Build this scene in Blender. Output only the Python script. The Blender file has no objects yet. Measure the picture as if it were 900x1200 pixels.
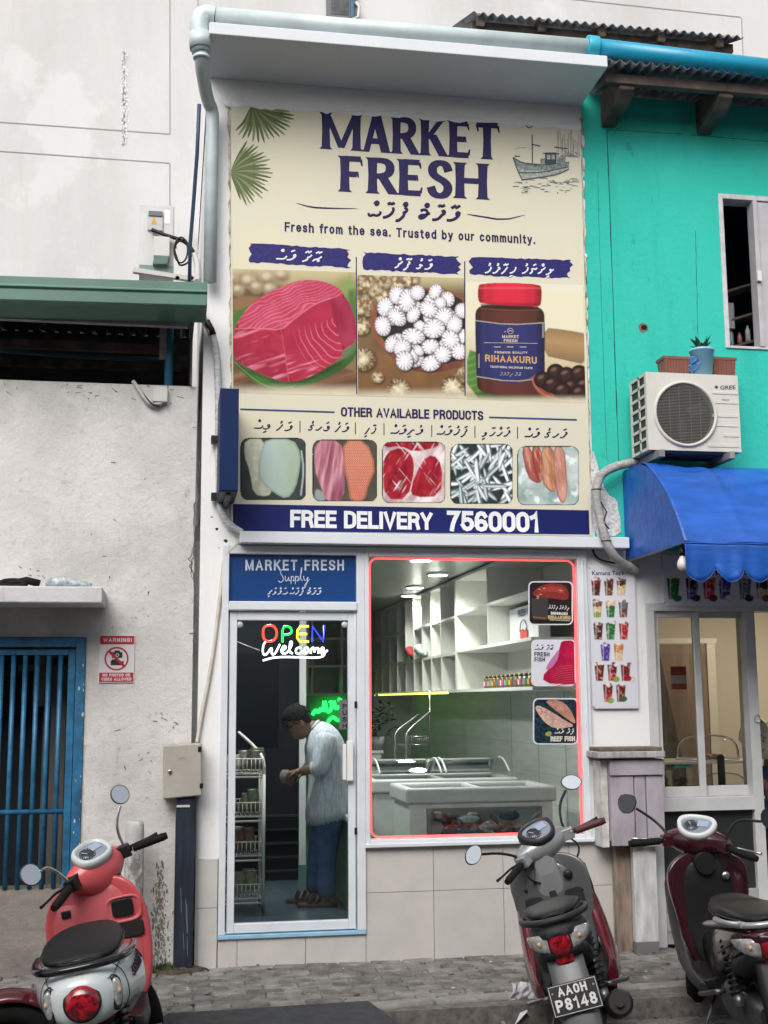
import bpy, math, random
from mathutils import Vector, Matrix
random.seed(7)
S = bpy.context.scene; COL = S.collection
PI = math.pi; RAD = math.radians

# ------------------------------------------------------------ camera, sky, sun, exposure
F_PX = 1434.16                                   # focal length in pixels of the 900 x 1200 photograph
YAW, PITCH, ROLL = RAD(9.8338), RAD(8.7121), RAD(-0.4042)
CAM = Vector((0.0, -8.0755, 1.65))
fw = Vector((math.sin(YAW)*math.cos(PITCH), math.cos(YAW)*math.cos(PITCH), math.sin(PITCH)))
rt = Vector((math.cos(YAW), -math.sin(YAW), 0)); up = rt.cross(fw)
rt, up = rt*math.cos(ROLL)+up*math.sin(ROLL), up*math.cos(ROLL)-rt*math.sin(ROLL)
cd = bpy.data.cameras.new('camera'); cam = bpy.data.objects.new('camera', cd); COL.objects.link(cam)
mw = Matrix.Identity(4)
for i in range(3):
    mw[i][0] = rt[i]; mw[i][1] = up[i]; mw[i][2] = -fw[i]; mw[i][3] = CAM[i]
cam.matrix_world = mw
cd.sensor_fit = 'VERTICAL'; cd.sensor_height = 36; cd.sensor_width = 27; cd.lens = 36*F_PX/1200
cd.clip_start = 0.05; cd.clip_end = 500
S.camera = cam

SUN_EL, SUN_AZ = RAD(43), RAD(205)               # azimuth clockwise from +Y (north): behind the camera, a little to its left
w = bpy.data.worlds.new('World'); S.world = w; w.use_nodes = True
nt = w.node_tree; bg = nt.nodes['Background']
sky = nt.nodes.new('ShaderNodeTexSky'); sky.sky_type = 'NISHITA'; sky.sun_disc = False
sky.sun_elevation = SUN_EL; sky.sun_rotation = SUN_AZ; sky.air_density = 1.0; sky.dust_density = 5.0; sky.ozone_density = 1.0
hs = nt.nodes.new('ShaderNodeHueSaturation'); hs.inputs['Saturation'].default_value = .38     # thin overcast
nt.links.new(sky.outputs[0], hs.inputs['Color']); nt.links.new(hs.outputs[0], bg.inputs['Color']); bg.inputs['Strength'].default_value = 0.15
sd = bpy.data.lights.new('sun', 'SUN'); sd.energy = 1.5; sd.angle = RAD(45); sd.color = (1, .975, .94)
sun = bpy.data.objects.new('sun', sd); COL.objects.link(sun); sun.location = (-6, -14, 20)
sdir = Vector((math.sin(SUN_AZ)*math.cos(SUN_EL), math.cos(SUN_AZ)*math.cos(SUN_EL), math.sin(SUN_EL)))
sun.rotation_euler = (-sdir).to_track_quat('-Z', 'Y').to_euler()
S.view_settings.view_transform = 'Standard'; S.view_settings.look = 'None'
S.view_settings.exposure = 0.3; S.view_settings.gamma = 1; S.view_settings.use_curve_mapping = False

# ------------------------------------------------------------ measuring: a photo pixel on a plane of the place
def ray(px, py): return fw*F_PX + rt*(px-450) - up*(py-600)
def W(px, py, y=0.0):
    r = ray(px, py); return CAM + r*((y-CAM.y)/r.y)
def WZ(px, py, z=0.0):
    r = ray(px, py); return CAM + r*((z-CAM.z)/r.z)

# ------------------------------------------------------------ materials
def lin(c):
    if isinstance(c, str):
        c = c.lstrip('#'); c = [int(c[i:i+2], 16)/255 for i in (0, 2, 4)]
        c = [x/12.92 if x <= .04045 else ((x+.055)/1.055)**2.4 for x in c]
    return tuple(c)
MATS = {}
def mat(name, col=(.5, .5, .5), rough=.6, metal=0, var=0, scale=6, bump=0, bscale=40, coat=0, spec=.5, col2=None,
        emit=None, estr=1, stretch=None, island=0, detail=6, lo=.35, hi=.65):
    """Principled material with optional two-tone noise, bump and per-island variation"""
    if name in MATS: return MATS[name]
    m = bpy.data.materials.new(name); m.use_nodes = True; n = m.node_tree.nodes; L = m.node_tree.links
    b = n['Principled BSDF']; c = lin(col)
    b.inputs['Base Color'].default_value = (*c, 1); b.inputs['Roughness'].default_value = rough
    
    if name.startswith(('print_', 'banner_', 'sticker_')): spec = .2
    b.inputs['Metallic'].default_value = metal; b.inputs['Specular IOR Level'].default_value = spec
    if coat: b.inputs['Coat Weight'].default_value = coat; b.inputs['Coat Roughness'].default_value = .06
    if emit: b.inputs['Emission Color'].default_value = (*lin(emit), 1); b.inputs['Emission Strength'].default_value = estr
    if var or col2 or bump or island:
        tc = n.new('ShaderNodeTexCoord'); mp = n.new('ShaderNodeMapping'); L.new(tc.outputs['Object'], mp.inputs[0])
        if stretch: mp.inputs['Scale'].default_value = stretch
    last = None
    if var or col2:
        t = n.new('ShaderNodeTexNoise'); t.inputs['Scale'].default_value = scale; t.inputs['Detail'].default_value = detail
        t.inputs['Roughness'].default_value = .62
        L.new(mp.outputs[0], t.inputs['Vector'])
        r = n.new('ShaderNodeValToRGB'); L.new(t.outputs['Fac'], r.inputs[0])
        a = tuple(x*(1-var) for x in c); d = lin(col2) if col2 else tuple(min(1, x*(1+var)) for x in c)
        r.color_ramp.elements[0].position = lo; r.color_ramp.elements[1].position = hi
        r.color_ramp.elements[0].color = (*a, 1); r.color_ramp.elements[1].color = (*d, 1)
        last = r.outputs[0]
    if island:
        g = n.new('ShaderNodeNewGeometry'); mr = n.new('ShaderNodeMapRange'); L.new(g.outputs['Random Per Island'], mr.inputs[0])
        mr.inputs[3].default_value = 1-island; mr.inputs[4].default_value = 1+island
        mx = n.new('ShaderNodeMix'); mx.data_type = 'RGBA'; mx.blend_type = 'MULTIPLY'; mx.inputs[0].default_value = 1
        if last: L.new(last, mx.inputs[6])
        else: mx.inputs[6].default_value = (*c, 1)
        cc = n.new('ShaderNodeCombineColor')
        for k in range(3): L.new(mr.outputs[0], cc.inputs[k])
        L.new(cc.outputs[0], mx.inputs[7]); last = mx.outputs[2]
    if last: L.new(last, b.inputs['Base Color'])
    if bump:
        t2 = n.new('ShaderNodeTexNoise'); t2.inputs['Scale'].default_value = bscale; t2.inputs['Detail'].default_value = 8
        L.new(mp.outputs[0], t2.inputs['Vector'])
        bp = n.new('ShaderNodeBump'); bp.inputs['Strength'].default_value = bump; bp.inputs['Distance'].default_value = .02
        L.new(t2.outputs['Fac'], bp.inputs['Height']); L.new(bp.outputs[0], b.inputs['Normal'])
    MATS[name] = m; return m
def wall_mat(name, col, stains, bump=.3, bscale=30, rough=.85):
    """painted plaster: base colour plus a list of (colour, scale, stretch xyz, low, high, strength) noise stains"""
    if name in MATS: return MATS[name]
    m = bpy.data.materials.new(name); m.use_nodes = True; n = m.node_tree.nodes; L = m.node_tree.links
    b = n['Principled BSDF']; b.inputs['Roughness'].default_value = rough; b.inputs['Specular IOR Level'].default_value = .3
    tc = n.new('ShaderNodeTexCoord'); last = None
    for k, (c2, sc, st, lo, hi, fac) in enumerate(stains):
        mp = n.new('ShaderNodeMapping'); L.new(tc.outputs['Object'], mp.inputs[0]); mp.inputs['Scale'].default_value = st
        mp.inputs['Location'].default_value = (k*3.7, k*1.3, k*2.1)
        t = n.new('ShaderNodeTexNoise'); t.inputs['Scale'].default_value = sc; t.inputs['Detail'].default_value = 9; t.inputs['Roughness'].default_value = .65
        L.new(mp.outputs[0], t.inputs['Vector'])
        mr = n.new('ShaderNodeMapRange'); mr.inputs[1].default_value = lo; mr.inputs[2].default_value = hi; mr.inputs[4].default_value = fac
        L.new(t.outputs['Fac'], mr.inputs[0])
        mx = n.new('ShaderNodeMix'); mx.data_type = 'RGBA'; L.new(mr.outputs[0], mx.inputs[0])
        if last: L.new(last, mx.inputs[6])
        else: mx.inputs[6].default_value = (*lin(col), 1)
        mx.inputs[7].default_value = (*lin(c2), 1); last = mx.outputs[2]
    L.new(last, b.inputs['Base Color'])
    t2 = n.new('ShaderNodeTexNoise'); t2.inputs['Scale'].default_value = bscale; t2.inputs['Detail'].default_value = 10; t2.inputs['Roughness'].default_value = .7
    L.new(tc.outputs['Object'], t2.inputs['Vector'])
    bp = n.new('ShaderNodeBump'); bp.inputs['Strength'].default_value = bump; bp.inputs['Distance'].default_value = .03
    L.new(t2.outputs['Fac'], bp.inputs['Height']); L.new(bp.outputs[0], b.inputs['Normal'])
    MATS[name] = m; return m
def glass_mat(name, tint=(.93, .96, .95), refl=1.0, rough=0.0, ior=1.5):
    if name in MATS: return MATS[name]
    m = bpy.data.materials.new(name); m.use_nodes = True; n = m.node_tree.nodes; L = m.node_tree.links
    n.remove(n['Principled BSDF']); out = n['Material Output']
    tr = n.new('ShaderNodeBsdfTransparent'); tr.inputs[0].default_value = (*tint, 1)
    gl = n.new('ShaderNodeBsdfGlossy'); gl.inputs['Roughness'].default_value = rough; gl.inputs[0].default_value = (refl, refl, refl, 1)
    fr = n.new('ShaderNodeFresnel'); fr.inputs[0].default_value = ior
    mx = n.new('ShaderNodeMixShader'); L.new(fr.outputs[0], mx.inputs[0]); L.new(tr.outputs[0], mx.inputs[1]); L.new(gl.outputs[0], mx.inputs[2])
    L.new(mx.outputs[0], out.inputs[0]); MATS[name] = m; return m
def glow(name, col, strength):
    return mat(name, col, .4, emit=col, estr=strength)

# ------------------------------------------------------------ things, parts, meshes
INV = {}
def tag(o, label=None, cat=None, group=None, kind=None):
    if label: o['label'] = label
    if cat: o['category'] = cat
    if group: o['group'] = group
    if kind: o['kind'] = kind
    return o
def thing(name, label, cat, loc=(0, 0, 0), group=None, local=False, rot=None):
    """an Empty at the thing's base; its parts are given in world coordinates unless local"""
    o = bpy.data.objects.new(name, None); COL.objects.link(o); o.location = loc; o.empty_display_size = .1
    if rot is not None: o.rotation_euler = rot
    INV[o] = Matrix.Identity(4) if local else Matrix.Translation(-Vector(loc))
    return tag(o, label, cat, group)
def copy_tree(o, parent=None):
    c = o.copy(); COL.objects.link(c)
    if parent: c.parent = parent; c.matrix_parent_inverse = o.matrix_parent_inverse.copy()
    for ch in list(o.children): copy_tree(ch, c)
    return c
class MB:
    def __init__(s, xf=None): s.v = []; s.f = []; s.m = []; s.s = []; s.xf = xf
    def add(s, vs, fs, m=0, smooth=False):
        k = len(s.v)
        for p in vs:
            p = Vector(p); s.v.append(s.xf @ p if s.xf else p)
        for f in fs: s.f.append([k+i for i in f]); s.m.append(m); s.s.append(smooth)
        return s
    def poly(s, pts, m=0): return s.add(pts, [list(range(len(pts)))], m)
    def box(s, x0, x1, y0, y1, z0, z1, m=0):
        v = [(x, y, z) for x in (x0, x1) for y in (y0, y1) for z in (z0, z1)]
        return s.add(v, [(0, 1, 3, 2), (4, 6, 7, 5), (0, 4, 5, 1), (2, 3, 7, 6), (0, 2, 6, 4), (1, 5, 7, 3)], m)
    def bar(s, a, b, wx, wz, m=0, upv=(0, 0, 1)):
        a, b = Vector(a), Vector(b); d = (b-a).normalized(); u = Vector(upv)
        if abs(d.dot(u)) > .98: u = Vector((0, 1, 0))
        x = d.cross(u).normalized(); u = x.cross(d)
        q = [p + x*i*wx/2 + u*j*wz/2 for p in (a, b) for i, j in ((-1, -1), (1, -1), (1, 1), (-1, 1))]
        return s.add(q, [(3, 2, 1, 0), (4, 5, 6, 7), (0, 1, 5, 4), (1, 2, 6, 5), (2, 3, 7, 6), (3, 0, 4, 7)], m)
    def prism(s, pts, d, m=0):
        """polygon pts (3D) pushed along vector d"""
        n = len(pts); d = Vector(d); a = [Vector(p) for p in pts]
        fs = [list(range(n))[::-1], list(range(n, 2*n))] + [(i, (i+1) % n, n+(i+1) % n, n+i) for i in range(n)]
        return s.add(a+[p+d for p in a], fs, m)
    def tube(s, pts, r, n=8, m=0, cap=True, closed=False, flat=None, smooth=True):
        pts = [Vector(p) for p in pts]; k = len(pts); rs = r if isinstance(r, (list, tuple)) else [r]*k
        vs = []; prev = None
        for i, p in enumerate(pts):
            if closed: t = pts[(i+1) % k]-pts[i-1]
            else: t = pts[min(i+1, k-1)]-pts[max(i-1, 0)]
            t = t.normalized() if t.length > 1e-9 else Vector((0, 0, 1))
            if prev is None:
                u = Vector((0, 0, 1)) if abs(t.z) < .9 else Vector((0, 1, 0))
            else: u = prev
            u = (u - t*u.dot(t)); u = u.normalized() if u.length > 1e-6 else t.orthogonal().normalized()
            prev = u; w_ = t.cross(u)
            for j in range(n):
                a = 2*PI*j/n; o = (u*math.cos(a)+w_*math.sin(a))*rs[i]
                if flat: o = Vector((o.x*flat[0], o.y*flat[1], o.z*flat[2]))
                vs.append(p+o)
        fs = []
        for i in range(k if closed else k-1):
            for j in range(n):
                a, b = i*n+j, i*n+(j+1) % n; i2 = (i+1) % k
                fs.append((a, b, i2*n+(j+1) % n, i2*n+j))
        s.add(vs, fs, m, smooth)
        if cap and not closed:
            b0 = len(s.v)-len(vs)
            for f in (list(range(n))[::-1], list(range((k-1)*n, k*n))): s.f.append([b0+i for i in f]); s.m.append(m); s.s.append(False)
        return s
    def lathe(s, prof, c=(0, 0, 0), axis='z', n=24, m=0, smooth=True, cap=True):
        """prof: list of (radius, height along axis)"""
        c = Vector(c); vs = []
        ax = {'z': (Vector((1, 0, 0)), Vector((0, 1, 0)), Vector((0, 0, 1))), 'y': (Vector((0, 0, 1)), Vector((1, 0, 0)), Vector((0, 1, 0))),
              'x': (Vector((0, 1, 0)), Vector((0, 0, 1)), Vector((1, 0, 0)))}[axis] if isinstance(axis, str) else axis
        for r, h in prof:
            for j in range(n):
                a = 2*PI*j/n; vs.append(c + ax[0]*r*math.cos(a) + ax[1]*r*math.sin(a) + ax[2]*h)
        fs = [(i*n+j, i*n+(j+1) % n, (i+1)*n+(j+1) % n, (i+1)*n+j) for i in range(len(prof)-1) for j in range(n)]
        s.add(vs, fs, m, smooth)
        if cap:
            b0 = len(s.v)-len(vs); k = len(prof)
            for q, (r, h) in enumerate((prof[0], prof[-1])):
                if r > 1e-4:
                    ids = [b0+(k-1)*n*q+j for j in range(n)]
                    s.f.append(ids if q else ids[::-1]); s.m.append(m); s.s.append(False)
        return s
    def loft(s, rings, m=0, cap=True, smooth=True, closed=True):
        n = len(rings[0]); vs = [Vector(p) for r in rings for p in r]; k = len(rings)
        J = n if closed else n-1
        fs = [(i*n+j, i*n+(j+1) % n, (i+1)*n+(j+1) % n, (i+1)*n+j) for i in range(k-1) for j in range(J)]
        s.add(vs, fs, m, smooth)
        if cap and closed:
            b0 = len(s.v)-len(vs)
            s.f.append([b0+j for j in range(n)][::-1]); s.m.append(m); s.s.append(False)
            s.f.append([b0+(k-1)*n+j for j in range(n)]); s.m.append(m); s.s.append(False)
        return s
    def ball(s, c, r, n=16, m=0, k=10):
        r = (r, r, r) if not isinstance(r, (tuple, list)) else r; c = Vector(c); rings = []
        for i in range(k+1):
            t = -PI/2+PI*i/k; q = max(math.cos(t), .01)
            rings.append([c+Vector((r[0]*q*math.cos(2*PI*j/n), r[1]*q*math.sin(2*PI*j/n), r[2]*math.sin(t))) for j in range(n)])
        return s.loft(rings, m)
    def build(s, name, mats, parent=None, bevel=0, sub=0, seg=2, label=None, recalc=True):
        me = bpy.data.meshes.new(name); me.from_pydata([tuple(p) for p in s.v], [], s.f)
        if not isinstance(mats, (list, tuple)): mats = [mats]
        for q in mats: me.materials.append(q)
        me.polygons.foreach_set('material_index', s.m); me.polygons.foreach_set('use_smooth', s.s)
        if recalc:
            import bmesh
            bm = bmesh.new(); bm.from_mesh(me); bmesh.ops.recalc_face_normals(bm, faces=bm.faces); bm.to_mesh(me); bm.free()
        me.update()
        o = bpy.data.objects.new(name, me); COL.objects.link(o)
        if parent is not None:
            o.parent = parent
            top = parent
            while top.parent: top = top.parent
            o.matrix_parent_inverse = INV.get(top, Matrix.Identity(4)).copy() if parent is top else Matrix.Identity(4)
        if bevel:
            b = o.modifiers.new('bevel', 'BEVEL'); b.width = bevel; b.segments = seg; b.limit_method = 'ANGLE'; b.angle_limit = RAD(40); b.harden_normals = False
        if sub:
            q = o.modifiers.new('subsurf', 'SUBSURF'); q.levels = sub; q.render_levels = sub
        if label: o['label'] = label
        return o
# ------------------------------------------------------------ prints and lettering on flat faces
def ribbon(mb, pts, wd, y, m=0, taper=False):
    """a flat stroke in the plane y (points are x, z)"""
    k = len(pts); L_, R_ = [], []
    for i, p in enumerate(pts):
        a = pts[max(i-1, 0)]; b = pts[min(i+1, k-1)]; dx, dz = b[0]-a[0], b[1]-a[1]; q = math.hypot(dx, dz) or 1
        h = wd/2*(math.sin(PI*(i+.35)/(k-.3)) if taper else 1)
        L_.append((p[0]-dz/q*h, y, p[1]+dx/q*h)); R_.append((p[0]+dz/q*h, y, p[1]-dx/q*h))
    for i in range(k-1): mb.poly([L_[i], L_[i+1], R_[i+1], R_[i]], m)
def smooth_pts(pts, it=2, closed=False):
    for _ in range(it):
        q = []
        n = len(pts)
        for i in range(n if closed else n-1):
            a, b = pts[i], pts[(i+1) % n]
            q.append(tuple(a[k]*.75+b[k]*.25 for k in range(len(a)))); q.append(tuple(a[k]*.25+b[k]*.75 for k in range(len(a))))
        pts = q if closed else [pts[0]]+q+[pts[-1]]
    return pts
FONT_CACHE = {}
def glyphs(s, bold=0.0, spacing=1.0, shear=0.0):
    key = (s, bold, spacing, shear)
    if key in FONT_CACHE: return FONT_CACHE[key]
    c = bpy.data.curves.new('lettering', 'FONT'); c.body = s; c.offset = bold; c.space_character = spacing; c.shear = shear; c.resolution_u = 3
    o = bpy.data.objects.new('lettering', c); COL.objects.link(o)
    dg = bpy.context.evaluated_depsgraph_get(); me = bpy.data.meshes.new_from_object(o.evaluated_get(dg))
    vs = [(v.co.x, v.co.y) for v in me.vertices]; fs = [list(p.vertices) for p in me.polygons]
    bpy.data.objects.remove(o); bpy.data.curves.remove(c); bpy.data.meshes.remove(me)
    FONT_CACHE[key] = (vs, fs); return vs, fs
def text_quad(mb, s, bl, br, upv, m=0, bold=0.0, spacing=1.0, shear=0.0, cap=.72):
    """letters from 3D point bl to br along the baseline, upv = 3D vector of one capital height"""
    vs, fs = glyphs(s, bold, spacing, shear); x0 = min(v[0] for v in vs); x1 = max(v[0] for v in vs)
    bl, br, upv = Vector(bl), Vector(br), Vector(upv)
    mb.add([bl+(br-bl)*((v[0]-x0)/(x1-x0))+upv*(v[1]/cap) for v in vs], fs, m)
def text_px(mb, s, bl, br, h, y, m=0, bold=0.0, spacing=1.0, shear=0.0):
    """the same with photo pixels for the ends of the baseline, at depth y"""
    a = W(*bl, y); b = W(*br, y); mid = ((bl[0]+br[0])/2, (bl[1]+br[1])/2)
    u = W(mid[0], mid[1]-h, y)-W(*mid, y); u.x = 0
    text_quad(mb, s, a, b, u, m, bold, spacing, shear)
# Thaana letters as pen strokes in a unit box (x right, z up, baseline 0)
TH = {
 'މ': [(.0, .02), (.3, .0), (.62, .12), (.9, .42), (.95, .7), (.78, .8), (.66, .62), (.8, .45)],
 'ކ': [(.0, .0), (.35, .02), (.6, .2), (.72, .5), (.95, .62), (.8, .9), (.62, .75)],
 'ޓ': [(.05, .75), (.3, .9), (.62, .8), (.72, .5), (.55, .2), (.25, .05), (.05, .22), (.25, .4), (.55, .38), (.9, .6)],
 'ފ': [(.45, .95), (.75, .85), (.7, .6), (.5, .55), (.62, .3), (.45, .0), (.2, -.25), (.0, -.2)],
 'ރ': [(.1, .0), (.45, .08), (.75, .35), (.85, .75), (.7, .95)],
 'ޝ': [(.0, .35), (.2, .05), (.5, .25), (.75, .1), (1.05, .3), (1.0, .55)],
 'ސ': [(.0, .05), (.35, .1), (.7, .05), (1.05, .2), (1.15, .55)],
 'ތ': [(.0, .0), (.2, .25), (.5, .35), (.8, .2), (.7, .0), (.5, .1), (.65, .45), (.95, .7)],
 'ޒ': [(.05, -.1), (.35, .0), (.65, .25), (.55, .5), (.8, .55), (.95, .9)],
 'ޅ': [(.0, .1), (.3, .0), (.6, .2), (.6, .55), (.4, .6), (.5, .4), (.85, .5)],
 'އ': [(.0, .0), (.3, .1), (.5, .35), (.4, .55), (.7, .6), (.9, .95)],
 'ދ': [(.0, -.15), (.35, -.05), (.65, .2), (.7, .5), (.5, .65), (.45, .45), (.7, .4), (1., .65)],
 'ގ': [(.0, .0), (.3, .1), (.35, .45), (.15, .6), (.4, .75), (.75, .55), (.9, .85)],
 'ހ': [(.1, -.1), (.4, .15), (.6, .55), (.8, .9)],
 'ބ': [(.0, .2), (.25, .0), (.6, .05), (.9, .35), (.85, .7), (.6, .75), (.55, .5), (.8, .4)],
 'ނ': [(.0, .1), (.3, .05), (.6, .25), (.9, .65)],
 'ޑ': [(.0, .1), (.3, .0), (.65, .2), (.55, .5), (.25, .5), (.4, .75), (.8, .85)],
 'ށ': [(.0, -.1), (.3, .1), (.5, .5), (.75, .7), (.95, .55)],
 'ލ': [(.0, -.05), (.4, .05), (.75, .4), (.55, .6), (.4, .4), (.7, .2)],
 'ޕ': [(.0, .0), (.35, .05), (.65, .3), (.8, .7), (.55, .8), (.5, .55), (.85, .55)],
 'ޔ': [(.0, .25), (.15, .0), (.5, .1), (.6, .45), (.85, .2), (1.1, .35), (1.1, .7)],
}
VOW = {  # marks above (+) or below (-) the letter
 'ަ': [[(.25, 1.15), (.65, 1.4)]], 'ާ': [[(.1, 1.12), (.45, 1.38)], [(.45, 1.12), (.8, 1.38)]],
 'ި': [[(.2, -.55), (.6, -.3)]], 'ީ': [[(.1, -.55), (.4, -.3)], [(.45, -.55), (.75, -.3)]],
 'ު': [[(.35, 1.1), (.6, 1.2), (.55, 1.42), (.38, 1.35)]], 'ޫ': [[(.1, 1.1), (.35, 1.2), (.3, 1.42)], [(.5, 1.1), (.75, 1.2), (.7, 1.42)]],
 'ެ': [[(.2, 1.2), (.4, 1.35), (.5, 1.2), (.75, 1.38)]], 'ޭ': [[(.1, 1.2), (.4, 1.35), (.5, 1.2), (.8, 1.38)], [(.2, 1.45), (.7, 1.6)]],
 'ޮ': [[(.2, 1.35), (.45, 1.15), (.75, 1.4)]], 'ޯ': [[(.1, 1.35), (.3, 1.15), (.5, 1.4)], [(.5, 1.35), (.7, 1.15), (.9, 1.4)]],
 'ް': [[(.35, 1.15), (.55, 1.12), (.62, 1.28), (.5, 1.42), (.36, 1.34), (.35, 1.15)]],
}
def thaana(mb, s, p0, p1, h, y, m=0, wd=.17, slant=.25):
    """right-to-left word(s) between photo pixels p0 (left end of baseline) and p1, letter height h px, pressed flat on plane y"""
    cells = []
    for ch in s:
        if ch in TH: cells.append([ch, []])
        elif ch in VOW and cells: cells[-1][1].append(ch)
        elif ch == ' ': cells.append([' ', []])
        elif ch == '|': cells.append(['|', []])
    adv = [{' ': .55, '|': .6}.get(c[0], 1.15) for c in cells]; tot = sum(adv); cells.reverse(); adv.reverse()
    x = 0
    for c, a in zip(cells, adv):
        for st in ([TH[c[0]]] if c[0] in TH else ([[(.3, -.2), (.3, 1.2)]] if c[0] == '|' else [])) + [q for v in c[1] for q in VOW[v]]:
            P = []
            for (u, v) in smooth_pts(st, 2):
                t = (x+u*.92+(v-.4)*slant*(0 if c[0] == '|' else 1)+.05)/tot
                px = p0[0]+(p1[0]-p0[0])*t; py = p0[1]+(p1[1]-p0[1])*t - v*h
                P.append(W(px, py, y))
            scale = (W(p0[0]+10, p0[1], y)-W(p0[0], p0[1], y)).length/10
            mb.tube(P, scale*h*wd*(.45 if c[0] == '|' else 1)/1.0*.5, 6, m, flat=(1, .12, 1))
        x += a
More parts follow.
